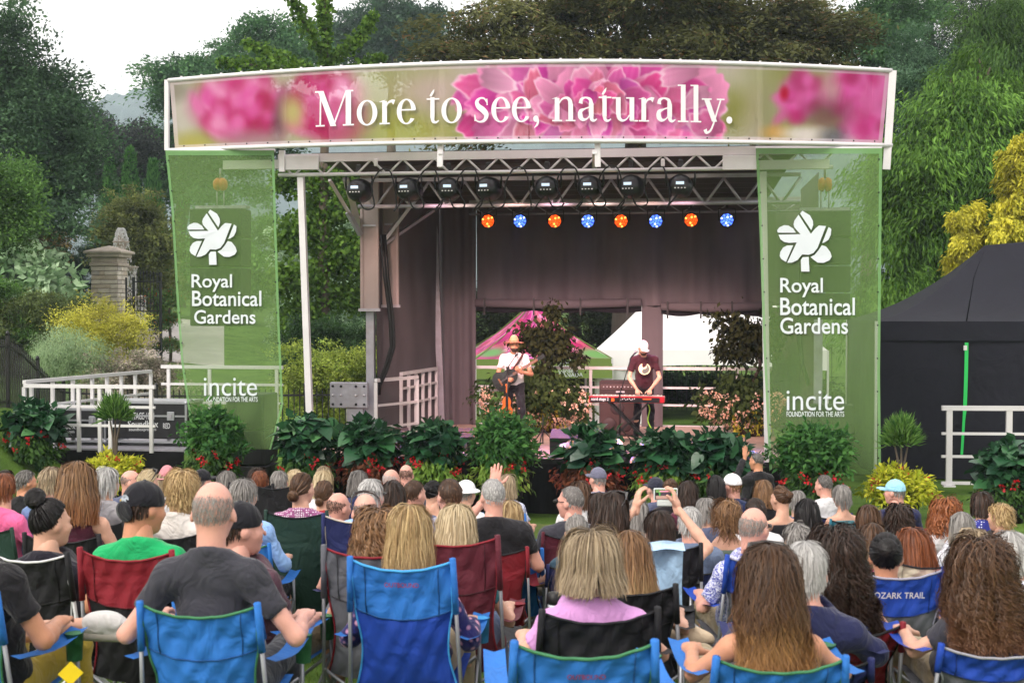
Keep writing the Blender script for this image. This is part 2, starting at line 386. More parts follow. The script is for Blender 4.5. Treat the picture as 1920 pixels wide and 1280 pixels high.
def tree(name, label, px, d, blobs, nclump, per, ls, asp, c0, c1, style='round', gap=.35, spread=.5, trunk=.25, tipc=None, cat='tree', group='trees around the lawn', bark=None, limbs=7, deep=.8, ydeep=None):
    """blobs in photo pixels (px, py, rx, ry) at distance d"""
    base = G(px, d); s = F / d
    bl = []
    for k, (bx_, by_, rx, ry) in enumerate(blobs):
        p = W(bx_, by_, d) - base; dy = rng.uniform(-.35, .35) * rx / s if ydeep is None else ydeep[k]
        e_ = .5 * spread; bl.append((np.array([p[0], dy, p[2]]), (max(rx / s - e_, .35 * rx / s), deep * max(rx / s - e_, .35 * rx / s), max(ry / s - e_, .35 * ry / s))))
    if cat == 'shrub':                     # shrubs are leafy down to the ground
        for c, r in list(bl):
            if c[2] - r[2] > .1: bl.append((np.array([c[0], c[1], (c[2] - .3 * r[2]) / 2]), (r[0] * .85, r[1] * .85, max(.15, (c[2] - .3 * r[2]) / 2))))
    t = thing(name, label, cat, base, 0, group)
    if cat == 'tree': boughs(t, bl, spread * 1.5, 1500 if style != 'droop' else 2000, ls * .42 if style != 'droop' else ls * .62, asp, c0, c1, style, tipc)
    elif name != 'leafy_vine': boughs(t, bl, max(spread, .3) * 1.15, 900, ls * .5, asp, np.array(c0) * 1.35, np.array(c1) * 1.35, style, tipc, 110)
    else:
        V, Q, C_ = crown(bl, nclump, per, ls, asp, c0, c1, style, gap, spread, tipc)
        tag(obj('crown', fast('crown', V, Q, LEAF, C_), t), kind='stuff')
    if trunk:
        top = max(c[2] + r[2] * .6 for c, r in bl); b_ = MB(); mid = np.mean([c for c, r in bl], 0)
        b_.tube([(0, 0, -.3), (.05, 0, top * .25), (mid[0] * .4, mid[1] * .3, top * .55), (mid[0] * .8, mid[1] * .5, top * .95)], [trunk * 1.25, trunk, trunk * .7, trunk * .15], 10)
        o = b_.build('trunk', bark or BARK, t); lb = MB()
        for c, r in bl[:limbs]:
            z0 = max(.5, min(top * .8, c[2] - r[2] * .7)); f = z0 / top
            st = np.array([mid[0] * .6 * f, mid[1] * .4 * f, z0])
            lb.tube([st, (st + c) / 2 + np.array([0, 0, .05 * r[2]]), c, c + np.array([rng.uniform(-.3, .3) * r[0], 0, .4 * r[2]])], [trunk * .5, trunk * .38, trunk * .22, .02], 6)
            for q in range(4):
                e = c + unit(1)[0] * np.array(r) * .8
                lb.tube([(st + c) / 2, (c + e) / 2 + np.array([0, 0, .1]), e], [trunk * .2, trunk * .13, .012], 5)
        tag(lb.build('limb', bark or BARK, o), kind='stuff')
    return t
DKG = (L(38, 58, 44), L(84, 112, 78)); MDG = (L(50, 78, 42), L(104, 138, 72)); OLV = (L(56, 66, 38), L(110, 116, 68)); FRS = (L(46, 78, 36), L(116, 148, 64))
tree('broadleaf_tree', 'tall dark green tree at the far left edge of the lawn', 60, 46,
     [(5, 150, 70, 120), (75, 190, 45, 65), (50, 290, 100, 100), (110, 390, 85, 100), (20, 420, 100, 110), (120, 300, 50, 70), (0, 230, 90, 110)], 950, 34, .34, .5, *DKG, gap=.5, spread=.75, trunk=.4)
tree('broadleaf_tree', 'lighter green leaning tree overlapping the dark one at the left edge', -20, 38,
     [(-25, 350, 55, 70), (-10, 430, 55, 50), (0, 350, 40, 30)], 130, 34, .24, .5, *MDG, gap=.5, spread=.55, trunk=.2)
tree('plum_tree', 'dark purplish tree low behind the cypress cones', 195, 72, [(190, 285, 36, 65), (225, 300, 36, 40), (165, 330, 40, 60)], 210, 28, .5, .5, L(38, 42, 44), L(76, 80, 76), spread=.9, trunk=.3)
tree('walnut_tree', 'rounded green tree rising left of the banner behind cypress cones', 330, 78,
     [(335, 215, 65, 65), (290, 300, 50, 80), (400, 160, 80, 60), (480, 110, 80, 60), (545, 95, 60, 45), (330, 330, 80, 80), (440, 200, 100, 80), (420, 330, 90, 90)], 620, 30, .55, .5, L(42, 70, 48), L(88, 122, 78), gap=.45, spread=1.0, trunk=.45)
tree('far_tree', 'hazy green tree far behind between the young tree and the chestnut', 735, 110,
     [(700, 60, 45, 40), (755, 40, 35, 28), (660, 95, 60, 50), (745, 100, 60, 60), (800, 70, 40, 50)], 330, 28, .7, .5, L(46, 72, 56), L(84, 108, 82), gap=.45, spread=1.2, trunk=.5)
tree('chestnut_tree', 'huge dark horse chestnut with browning leaves behind the banner', 1180, 43,
     [(1180, 40, 200, 90), (880, 100, 110, 70), (1000, 30, 130, 80), (1390, 60, 170, 90), (1250, 170, 280, 110), (850, 175, 80, 70), (1510, 165, 75, 90), (1030, 170, 200, 110), (1440, 180, 130, 90), (1500, 70, 60, 60)],
     1500, 36, .42, .42, L(46, 52, 32), L(116, 118, 74), style='tier', gap=.55, spread=.85, trunk=.55, tipc=L(134, 108, 76), bark=BARKD, deep=.6)
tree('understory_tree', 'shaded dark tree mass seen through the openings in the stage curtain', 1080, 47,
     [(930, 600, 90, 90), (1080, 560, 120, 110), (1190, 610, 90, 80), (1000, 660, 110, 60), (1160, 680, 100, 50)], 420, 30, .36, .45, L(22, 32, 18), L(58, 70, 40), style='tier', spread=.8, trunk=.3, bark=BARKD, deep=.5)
tree('pine_tree', 'dark pine towering at the top right behind lighter cypresses', 1760, 72,
     [(1740, 30, 120, 60), (1700, 120, 110, 70), (1790, 140, 110, 80), (1860, 40, 90, 70), (1730, 210, 90, 70), (1640, 200, 50, 80)], 560, 34, .5, .22, L(26, 42, 30), L(62, 84, 58), style='tier', gap=.6, spread=1.0, trunk=.5, bark=BARKD)
tree('maple_tree', 'fresh green tree filling the gap right of the chestnut', 1625, 62, [(1625, 60, 50, 60), (1660, 130, 55, 70), (1620, 190, 40, 70), (1690, 40, 50, 40)], 240, 30, .42, .5, L(40, 66, 40), L(84, 118, 74), spread=.8, trunk=.35)
tree('slender_tree', 'thin upright grey-green tree just right of the banner post', 1700, 40, [(1700, 120, 22, 60), (1690, 190, 50, 55), (1740, 150, 30, 40), (1670, 280, 40, 80), (1680, 400, 35, 100)], 170, 26, .16, .55, L(44, 70, 54), L(96, 124, 96), spread=.45, trunk=.12)
tree('bald_cypress', 'feathery bright green cypress rising beside the right banner', 1770, 37,
     [(1850, 150, 60, 85), (1895, 260, 60, 110), (1800, 260, 60, 90), (1725, 330, 55, 110), (1760, 420, 80, 100), (1690, 430, 50, 120), (1850, 400, 75, 110), (1740, 540, 95, 80), (1680, 560, 50, 90), (1890, 530, 60, 90)],
     1250, 44, .34, .2, L(36, 68, 32), L(112, 150, 66), style='droop', gap=.6, spread=.62, trunk=.35, deep=.7)
tree('bald_cypress', 'feathery cypress cut off by the top right corner', 1925, 41, [(1900, 30, 45, 50), (1940, 110, 60, 70), (1880, 80, 25, 40)], 150, 40, .3, .17, L(38, 62, 36), L(96, 128, 64), style='droop', spread=.6, trunk=.3)
tree('golden_conifer', 'golden yellow conifer at the right edge above the black tent', 1900, 33.5, [(1918, 270, 9, 22), (1912, 315, 15, 26), (1908, 365, 20, 26), (1912, 415, 26, 28), (1888, 430, 12, 12), (1918, 465, 26, 30)], 130, 30, .2, .35, L(120, 122, 36), L(206, 198, 76), style='droop', spread=.2, trunk=.14)
tree('golden_conifer', 'small golden conifer peeking over the left slope of the black tent', 1812, 34, [(1808, 405, 9, 18), (1812, 440, 17, 22), (1815, 485, 22, 30)], 90, 34, .2, .35, L(120, 122, 36), L(206, 198, 76), style='droop', spread=.18, trunk=.1)
# young ginkgo: leader and upswept limbs sheathed in leaves
def ginkgo():
    d = 38.0; base = G(612, d); t = thing('ginkgo_tree', 'young upright tree with spiky upswept limbs behind the left truss end', 'tree', base, 0, 'trees around the lawn')
    p = lambda x, y, dy=0.0: W(x, y, d) - base + np.array([0, dy, 0])
    b_ = MB(); b_.tube([(0, 0, -.2), p(606, 560), p(608, 300), p(611, 120), p(609, -60)], [.2, .17, .12, .075, .02], 9); o = b_.build('trunk', BARK, t)
    limbs = [((610, 110), (575, 50), (545, -20)), ((610, 150), (560, 120), (440, 60)), ((610, 160), (540, 130), (420, 125)), ((610, 120), (660, 80), (700, 20)), ((610, 170), (670, 120), (712, 95)),
             ((608, 250), (540, 200), (470, 170)), ((608, 360), (560, 330), (520, 340)), ((608, 400), (660, 370), (690, 380)), ((608, 450), (560, 430), (530, 450)), ((607, 480), (650, 470), (692, 500)),
             ((607, 530), (560, 520), (520, 530)), ((607, 560), (650, 550), (690, 560)), ((610, 60), (606, 0), (602, -60)), ((608, 330), (640, 330), (670, 330)), ((607, 590), (570, 590), (540, 600)), ((606, 420), (600, 400), (580, 380)), ((606, 500), (620, 480), (640, 440))]
    lb = MB(); Ps = []; Ds = []
    for k, (a, m, e) in enumerate(limbs):
        dy = rng.uniform(-1.4, 1.4); A, B_, E = p(*a), p(*m, dy * .5), p(*e, dy); lb.tube([A, B_, E], [.05, .035, .008], 6)
        big = 1.0 if a[1] > 250 else .42
        nn = 1500 if a[1] > 250 else 700
        tt = rng.random(nn) ** .8; X = np.where(tt[:, None] < .5, A + (B_ - A) * tt[:, None] * 2, B_ + (E - B_) * (tt[:, None] * 2 - 1))
        Ps.append(X + unit(nn) * (rng.random(nn) ** .6)[:, None] * (.22 + .5 * tt * (1 - tt) * 2)[:, None] * big * 1.35); Ds.append(unit(nn) + np.array([0, 0, -.2]))
    tt = rng.random(900); Ps.append(p(610, 170) + (p(609, -60) - p(610, 170)) * tt[:, None] + unit(900) * .16); Ds.append(unit(900))
    lb.build('limb', BARK, o)
    P = np.concatenate(Ps); D = norm(np.concatenate(Ds)); nn = len(P); h = rng.random((nn, 1)) ** .8
    V, Q, C_ = leaf_cloud(P, unit(nn) + np.array([0, 0, .5]), D, rng.uniform(.09, .17, nn), .12, np.array(L(46, 78, 30)) * (1 - h) + np.array(L(112, 146, 62)) * h)
    tag(obj('crown', fast('crown', V, Q, LEAF, C_), t), kind='stuff')
ginkgo()
def cone_tree(px, d, ytop, ybot, hw, label):
    base = G(px, d); s = F / d; zt = W(px, ytop, d)[2] - base[2]; r = hw / s; nn = 9000
    t = thing('arborvitae', label, 'tree', base, 0, 'arborvitae cones')
    z = rng.random(nn); ang = rng.random(nn) * 2 * np.pi; rr = r * (1.02 * (1 - z ** 2.2) + .03) * (1 + .12 * np.sin(ang * 6 + z * 9)) * (.8 + .2 * rng.random(nn))
    P = np.stack([rr * np.cos(ang), rr * np.sin(ang), z * zt * .97], 1); D = norm(np.stack([np.cos(ang) * .35, np.sin(ang) * .35, np.ones(nn)], 1) + rng.normal(0, .2, (nn, 3)))
    h = rng.random((nn, 1)); V, Q, C_ = leaf_cloud(P, np.stack([np.cos(ang), np.sin(ang), np.zeros(nn)], 1), D, rng.uniform(.2, .42, nn), .1, np.array(L(40, 84, 44)) * (1 - h) + np.array(L(100, 150, 80)) * h)
    tag(obj('crown', fast('crown', V, Q, LEAF, C_), t), kind='stuff'); b_ = MB(); b_.tube([(0, 0, -.2), (0, 0, zt * .8)], [.14, .03], 7); b_.build('trunk', BARKD, t)
cone_tree(208, 58, 300, 450, 26, 'leftmost and shortest of the three arborvitae cones')
cone_tree(246, 57, 278, 450, 27, 'middle and tallest of the three arborvitae cones')
cone_tree(289, 59, 300, 450, 24, 'arborvitae cone touching the edge of the left banner')
# garden shrubs
def shrub(name, label, px, d, blobs, ncl, per, ls, asp, c0, c1, **k):
    k.setdefault('trunk', .05)
    return tree(name, label, px, d, blobs, ncl, per, ls, asp, c0, c1, cat='shrub', group='garden shrubs', limbs=3, **k)
shrub('loose_shrub', 'olive bush below the arborvitae beside the stone pillar', 262, 54, [(258, 405, 44, 40), (290, 430, 44, 50), (232, 445, 36, 40)], 190, 30, .3, .45, *OLV, spread=.6)
shrub('leafy_vine', 'mound of large pale green vine leaves left of the stone pillar', 60, 44, [(45, 500, 70, 36), (95, 525, 55, 32), (0, 500, 50, 40), (130, 545, 25, 18)], 210, 18, .34, .8, L(76, 116, 66), L(196, 218, 184), spread=.5)
shrub('garden_hedge', 'clipped olive hedge below the pale vine', 60, 40, [(20, 590, 60, 28), (90, 585, 60, 28), (150, 590, 40, 25)], 150, 34, .16, .5, L(60, 74, 44), L(110, 122, 76), spread=.35)
shrub('dill_shrub', 'airy yellow-green flowering shrub in front of the stone pillar', 195, 37, [(190, 600, 45, 38), (150, 620, 40, 30), (235, 615, 25, 35)], 170, 36, .13, .35, L(120, 124, 48), L(184, 178, 82), spread=.4, gap=.6)
shrub('wispy_shrub', 'wispy grey-green shrub behind the white ramp rails', 130, 33, [(125, 650, 50, 42), (85, 665, 35, 35), (165, 670, 30, 30)], 160, 36, .16, .14, L(86, 110, 80), L(142, 160, 122), style='droop', spread=.35, gap=.6)
shrub('perennial_bed', 'mauve and green perennials behind the white ramp rails', 250, 33, [(250, 690, 60, 30), (200, 700, 40, 25), (300, 705, 35, 20)], 190, 36, .12, .4, L(90, 104, 72), L(156, 140, 136), spread=.32, gap=.6)
shrub('bamboo_shrub', 'upright green shrub at the left garden edge above the fence', 10, 40, [(25, 640, 40, 30), (75, 625, 30, 25), (-10, 560, 40, 30)], 110, 30, .2, .25, *MDG, spread=.4)
shrub('dark_juniper', 'spreading dark juniper behind the stone pillar', 150, 57, [(150, 470, 45, 25), (120, 490, 30, 20), (190, 450, 40, 30)], 110, 34, .26, .2, L(22, 36, 28), L(48, 66, 48), style='tier', spread=.55)
shrub('rust_shrub', 'rust and olive shrub under the dark left tree', 30, 52, [(25, 430, 50, 30), (70, 455, 45, 25), (0, 400, 40, 30)], 130, 30, .26, .45, L(70, 66, 40), L(120, 106, 70), spread=.5)
shrub('dark_hedge', 'dark clipped hedge right of the left banner', 620, 36, [(600, 640, 45, 30), (650, 640, 45, 32), (560, 650, 40, 28), (690, 640, 30, 30)], 170, 36, .16, .45, L(28, 44, 28), L(56, 78, 48), spread=.35)
shrub('yellow_shrub', 'yellow-green shrub in front of the dark hedge by the trailer', 600, 33, [(570, 690, 40, 40), (620, 700, 40, 40), (660, 690, 35, 40)], 170, 34, .14, .5, L(70, 92, 44), L(150, 160, 74), spread=.35)
shrub('pale_shrub', 'pale silvery shrub seen through the young tree', 620, 58, [(640, 430, 50, 40), (580, 450, 60, 50), (660, 520, 50, 60), (600, 560, 80, 50)], 190, 28, .3, .5, L(80, 104, 84), L(150, 168, 140), spread=.6)
shrub('lantana', 'small bush dotted with orange flowers beside the iron gate', 318, 47, [(318, 560, 16, 28)], 40, 30, .16, .5, L(50, 76, 40), L(96, 118, 66), tipc=L(214, 84, 44), spread=.3)
shrub('far_shrub', 'green bank of shrubs behind the fountain', 300, 66, [(290, 480, 60, 40), (360, 500, 70, 50), (430, 520, 70, 60), (490, 480, 60, 80), (250, 500, 40, 30)], 260, 30, .3, .5, *MDG, spread=.65)
shrub('boundary_hedge', 'dark hedge behind the black fence under the white tent', 1350, 44, [(1280, 760, 60, 50), (1350, 755, 60, 50), (1430, 760, 60, 50), (1230, 760, 50, 50), (1500, 760, 60, 50)], 300, 34, .22, .5, L(20, 34, 24), L(44, 62, 42), spread=.45, deep=.4)
shrub('low_clump', 'low round green clump behind the rear stage rail', 915, 38, [(915, 778, 32, 16)], 40, 34, .16, .3, L(70, 112, 46), L(130, 164, 84), spread=.25)

# ================================================================== garden walls, gate, fountain, fences
IRON = M('black_iron', L(24, 24, 26), .45, .15, 8, spec=.5)
STONE = M('stone_cap', L(178, 166, 154), .9, .18, 4, bump=.6, bs=30)
ST = [M('stone_%d' % i, L(*c), .92, .2, 3, bump=.8, bs=25) for i, c in enumerate(((192, 182, 170), (172, 164, 156), (204, 194, 182), (184, 170, 154)))]
def pillar():
    d = 48.0; base = G(206, d); s = F / d; wd = 50 / s; top = W(206, 500, d)[2] - base[2]
    t = thing('gate_pillar', 'square stone gate pillar with a wide moulded cap', 'pillar', base, R(-6))
    b_ = MB(); b_.box((0, 0, top / 2 - .15), (wd - .06, wd - .06, top + .3)); b_.build('pillar_core', M('mortar', L(120, 112, 106), .95, .1), t)
    meshes = {}
    nc = int(round((top + .2) / .145)); hc = (top + .2) / nc
    for k in range(nc):
        z = -.2 + (k + .5) * hc
        for side in range(4):
            cuts = [0.0] + sorted(rng.uniform(.25, .75, rng.integers(1, 3))) + [1.0]
            for a, c in zip(cuts[:-1], cuts[1:]):
                if c - a < .12: continue
                ln = round((c - a) * wd - .015, 2); mi = int(rng.integers(0, 4)); key = (ln, mi)
                if key not in meshes: meshes[key] = MB().box((0, 0, 0), (ln, .07, hc - .016), bev=.012).mesh('stone', ST[mi])
                xx = -wd / 2 + (a + c) / 2 * wd; ang = side * math.pi / 2; yy = -wd / 2 + .02 + rng.uniform(-.008, .008)
                obj('stone', meshes[key], t, (xx * math.cos(ang) - yy * math.sin(ang), xx * math.sin(ang) + yy * math.cos(ang), z), ang)
    cb = MB()
    for z, h_, e in ((top + .07, .12, .05), (top + .22, .18, .0), (top + .37, .12, .12), (top + .47, .09, .2)): cb.box((0, 0, z), (wd + e * 2, wd + e * 2, h_), bev=.02)
    e = wd / 2 + .17; z = top + .515
    cb.add([(-e, -e, z), (e, -e, z), (e, e, z), (-e, e, z), (0, 0, z + .2)], [(0, 1, 4), (1, 2, 4), (2, 3, 4), (3, 0, 4)])
    cb.build('cap', STONE, t)
pillar()
def spiral(c, r, turns, a0, sgn=1, n=22):
    return [(c[0] + sgn * r * (1 - k / n * .85) * math.cos(a0 + k / n * turns * 2 * math.pi), 0, c[1] + r * (1 - k / n * .85) * math.sin(a0 + k / n * turns * 2 * math.pi)) for k in range(n)]
def gate():
    d = 46.5; base = G(276, d); s = F / d; t = thing('iron_gate', 'open black wrought iron gate with scrolls beside the stone pillar', 'gate', base, R(-28))
    hgt = W(276, 525, d)[2] - base[2]; wd = 1.15; b_ = MB()
    for x in (-wd / 2, wd / 2): b_.bar((x, 0, 0), (x, 0, hgt + (.25 if x > 0 else .1)), .07)
    for z in (.12, .42, hgt * .62, hgt - .05): b_.bar((-wd / 2, 0, z), (wd / 2, 0, z), .04)
    b_.build('gate_frame', IRON, t)
    for k in range(1, 8):
        x = -wd / 2 + k * wd / 8; v = MB(); z1 = hgt + .12 + .1 * math.sin(k / 8 * math.pi)
        v.bar((x, 0, hgt * .55), (x, 0, z1), .02); v.lathe([(.0, -.03), (.03, .02), (.0, .12)], 6, (x, 0, z1)); tag(v, None) if False else None; v.build('gate_bar', IRON, t)
    for i, (cx, cz, r, a) in enumerate(((-.28, .75, .2, 0), (.28, .75, .2, 0), (-.28, 1.25, .22, 3), (.28, 1.25, .22, 3), (0, 1.0, .16, 1.5), (0, 1.45, .14, 4.5), (-.4, 1.0, .1, 2), (.4, 1.0, .1, 2), (-.2, .26, .1, 0), (.2, .26, .1, 0), (-.22, hgt * .62 + .25, .13, 1), (.22, hgt * .62 + .25, .13, 1))):
        MB().tube(spiral((cx, cz), r, 1.6, a, -1 if cx < 0 else 1), .017, 6).build('scroll', IRON, t)
    t2 = thing('gate_post', 'slim black openwork iron post between pillar and gate', 'post', G(244, 47.3), R(-10)); b_ = MB()
    h2 = W(244, 520, 47.3)[2] - t2.location[2]
    for x in (-.13, .13): b_.bar((x, 0, 0), (x, 0, h2), .05)
    b_.build('upright', IRON, t2); sb = MB()
    for k in range(7): sb.bar((-.13, 0, .2 + k * .32), (.13, 0, .4 + k * .32), .022); sb.bar((.13, 0, .2 + k * .32), (-.13, 0, .4 + k * .32), .022)
    sb.build('lattice', IRON, t2)
gate()
def fountain():
    d = 51.0; base = G(228, d); s = F / d; zt = W(228, 432, d)[2] - base[2]
    t = thing('garden_fountain', 'tiered stone fountain spouting white water behind the pillar', 'fountain', base)
    MB().lathe([(1.3, 0), (1.35, .5), (1.25, .5), (1.2, .35), (.3, .35), (.22, .9), (.16, zt - .5), (.1, zt - .3), (.06, zt)], 20).build('basin', STONE, t)
    for z, r in ((zt * .42, .95), (zt * .68, .62), (zt * .9, .3)):
        MB().lathe([(.12, z - .18), (r * .7, z - .1), (r, z), (r * .96, z + .02), (.1, z - .03)], 20).build('bowl', STONE, t)
    nn = 2600; a = rng.random(nn) * 6.283; k = rng.random(nn); tier = rng.integers(0, 3, nn)
    rr = np.array([.34, .64, .98])[tier] * (.9 + .2 * rng.random(nn)); z1 = np.array([zt * .92, zt * .7, zt * .44])[tier]
    rr = np.where(tier == 0, .05 + .3 * k, rr * .8); z = np.where(tier == 0, zt + .1 - 1.0 * (k - .15) ** 2 * zt * .4, z1 - k * zt * .25)
    P = np.stack([rr * np.cos(a), rr * np.sin(a), z], 1)
    V, Q, C_ = leaf_cloud(P, unit(nn), norm(np.array([0, 0, -1]) + rng.normal(0, .2, (nn, 3))), rng.uniform(.06, .16, nn), .035, np.full((nn, 3), .8))
    tag(obj('falling_water', fast('falling_water', V, Q, MV('water_drops', .2, .3, .6), C_), t), kind='stuff')
fountain()
u = thing('garden_urn', 'stone urn planter right of the fountain', 'urn', G(272, 60)); zt = W(272, 492, 60)[2] - u.location[2]
MB().lathe([(.3, 0), (.3, .12), (.2, .2), (.16, zt * .5), (.12, zt * .62), (.42, zt * .9), (.5, zt), (.42, zt - .03)], 16).build('bowl', STONE, u)
def fence(name, label, pts, h, sp, d=.02, follow=None, group='black picket fences'):
    t = thing(name, label, 'fence', (pts[0][0], pts[0][1], 0), 0, group); o = np.array([pts[0][0], pts[0][1], 0])
    pk = MB().box((0, 0, h / 2), (.022, .022, h)).lathe([(.016, h), (.0, h + .05)], 4).mesh('picket', IRON)
    ps = MB().box((0, 0, h / 2 + .05), (.065, .065, h + .1), bev=.008).lathe([(.045, h + .1), (.03, h + .16), (0, h + .18)], 8).mesh('post', IRON)
    for a, c in zip(pts[:-1], pts[1:]):
        a = np.array(a, float); c = np.array(c, float); ln = np.linalg.norm(c - a); n_ = int(ln / sp)
        za, zc = float(zg(*a)), float(zg(*c)); prev = None
        for k in range(n_ + 1):
            q = a + (c - a) * k / n_; z = float(zg(*q)); e = (q[0] - o[0], q[1] - o[1], z)
            if k % 16 == 0: obj('post', ps, t, e)
            else: obj('picket', pk, t, e)
            if k % 8 == 0 or k == n_:
                if prev is not None:
                    rb = MB()
                    rb.bar(np.array(prev) + (0, 0, .12), np.array(e) + (0, 0, .12), .03, .04); rb.build('rail', IRON, t)
                    rb = MB(); rb.bar(np.array(prev) + (0, 0, h - .1), np.array(e) + (0, 0, h - .1), .03, .04); rb.build('rail', IRON, t)
                prev = e
    return t
gp = lambda px, d: ((px - 960) / F * d, d)
fence('picket_fence', 'black picket fence between the garden and the stage trailer', [gp(118, 29.3), gp(400, 29.5), gp(700, 29.8)], 1.22, .115)
fence('picket_fence', 'black picket fence climbing the grass bank at the left edge', [gp(118, 29.2), gp(-60, 23.2)], 1.2, .12)
fence('picket_fence', 'low black fence in front of the pale vine', [gp(-20, 42), gp(170, 43)], 1.1, .14)
fence('picket_fence', 'tall black fence behind the stage under the white tent', [gp(1205, 41), gp(1560, 40.5)], 1.9, .14)
# ================================================================== the mobile stage
ALU = M('aluminium', L(196, 192, 198), .42, .08, 3, metal=.55, spec=.5, bump=.05, bs=20)
ALUW = M('white_aluminium', L(214, 210, 214), .5, .07, 3, metal=.15, spec=.5)
GALV = M('galvanised', L(168, 166, 176), .5, .14, 6, metal=.5, spec=.5, dirt=L(150, 146, 150))
PANEL = M('trailer_panel', L(150, 138, 136), .55, .06, 2, spec=.35, dirt=L(134, 122, 120))
CURT = M('black_scrim', L(98, 92, 96), .9, .15, 1.2, bump=.25, bs=50, spec=.1)
CURTD = M('black_cloth', L(34, 32, 36), .92, .18, 1.5, bump=.2, bs=40, spec=.1)
SKIRT = M('skirt_cloth', L(20, 20, 22), .85, .2, 2, bump=.2, bs=30, spec=.2, wrinkle=.4, ws=3)
DECKM = M('deck_boards', L(176, 150, 138), .7, .14, 1.4, bump=.12, bs=18, spec=.3, dirt=L(150, 124, 114), stretch=(1, 6, 1))
RUB = M('black_rubber', L(18, 18, 20), .5, .1, 9, spec=.4)
DK = .85                                                        # deck height
stage = thing('mobile_stage', 'mobile trailer stage with aluminium roof truss and dark curtains', 'stage', SO, -TH)
def SP(px, py, v): return np.array(P2S(px, py, v))
def upx(px, v): return P2S(px, 600, v)[0]                      # u of a pixel column at depth v
UL, UR = upx(560, 0), upx(1470, 0)
VB = 6.4
# deck: planks side by side
w_ = (UR - UL) / 12
pm = MB().box((0, VB / 2, DK - .03), (w_ - .006, VB, .06)).mesh('deck_panel', DECKM)
for k in range(12): obj('deck_panel', pm, stage, (UL + (k + .5) * w_, 0, 0))
MB().box(((UL + UR) / 2, VB / 2, DK - .12), (UR - UL - .04, VB - .1, .11)).build('deck_frame', GALV, stage)
e = MB(); e.bar((UL, -.03, DK - .03), (UR, -.03, DK - .03), .05, .1); e.build('deck_edge', RUB, stage)
sg = []; ux = np.linspace(UL - .02, UR + .02, 160)
for z in np.linspace(.01, DK - .06, 5): sg.append([(u_, -.06 - .05 * (1 - z / DK) - .02 * math.sin(u_ * 9) - .012 * math.sin(u_ * 23 + 1), z) for u_ in ux])
MB().grid(sg).build('skirt', SKIRT, stage)
for u_, nm in ((UL, 0), (UR, 1)): MB().box((u_, VB / 2, (DK - .1) / 2), (.02, VB, DK - .1)).build('side_skirt', SKIRT, stage)
for u_ in np.linspace(UL + .3, UR - .3, 6):
    for v_ in (.4, 3.2, 6.0): MB().box((u_, v_, (DK - .17) / 2), (.08, .08, DK - .17)).build('deck_leg', GALV, stage)
# back curtain with two openings
YB = 6.25
cz = lambda py: P2S(1000, py, YB)[2]
def curtain(name, u0, u1, z0, z1, v=YB, amp=.075, fr=5.0, mat=CURT, n=40, v1=None, sc=1.0):
    g = []; v1 = v if v1 is None else v1
    us = np.linspace(0, 1, n)
    for z in np.linspace(z0, z1, 8):
        k = 1 - .6 * (z - z0) / max(z1 - z0, .01)
        g.append([(u0 + (u1 - u0) * q, v + (v1 - v) * q + k * amp * math.sin(q * (u1 - u0) * fr * 2.6 + z * .5) + k * .4 * amp * math.sin(q * (u1 - u0) * fr * 6.1 + 1), z) for q in us])
    return MB().grid(g).build(name, mat, stage)
zt = 5.34; zo1, zo2 = cz(568), cz(576)
uC = upx(822, YB); uO1a, uO1b, uO2a, uO2b = upx(893, YB), upx(1203, YB), upx(1243, YB), upx(1448, YB)
UBR = upx(1500, YB)
curtain('back_curtain', uC, uO1a, DK, zt); curtain('back_curtain', uO1b, uO2a, DK, zo1 + .1, v=YB + .02, amp=.02); curtain('back_curtain', uO2b, UBR, DK, zo2, amp=.02)
curtain('back_curtain', uO1a, UBR, zo1 - .05, zt, n=90, fr=3)
for a, c, z in ((uO1a, uO1b, zo1), (uO2a - .03, uO2b, zo2 + .02)):    # rolled-up flaps with straps
    MB().tube([(a, YB - .08, z), ((a + c) / 2, YB - .09, z - .03), (c, YB - .08, z + .01)], [.085, .1, .085], 10).build('rolled_flap', CURT, stage)
    fl = []
    for zz in np.linspace(0, 1, 4): fl.append([(a + (c - a) * q, YB - .02, z - .02 - zz * (.13 + .05 * abs(math.sin(q * 9)))) for q in np.linspace(0, 1, 30)])
    MB().grid(fl).build('flap_hem', CURTD, stage)
    for q in (.06, .36, .64, .92):
        uu = a + (c - a) * q; MB().bar((uu, YB - .19, z + .1), (uu, YB - .19, z - .24), .035, .012).build('strap', RUB, stage)
# left wall: trailer end panel, curtain, mast, outrigger
VF = 2.3
uF = upx(692, VF)
gL = []
for z in np.linspace(DK, zt + .2, 8): gL.append([(uF + .1 + (uC - uF - .1) * q + .02 * math.sin(q * 22 + z), VF + .1 + (YB - VF - .1) * q, z) for q in np.linspace(0, 1, 24)])
MB().grid(gL).build('side_curtain', CURT, stage)
def pbar(name, p0, p1, v0, v1, w, h=None, mat=ALU, parent=None):
    return MB().bar(SP(*p0, v0), SP(*p1, v1), w, h).build(name, mat, parent or stage)
pbar('corner_post', (813, 392), (829, 792), YB - .1, YB - .1, .13, .1, GALV)
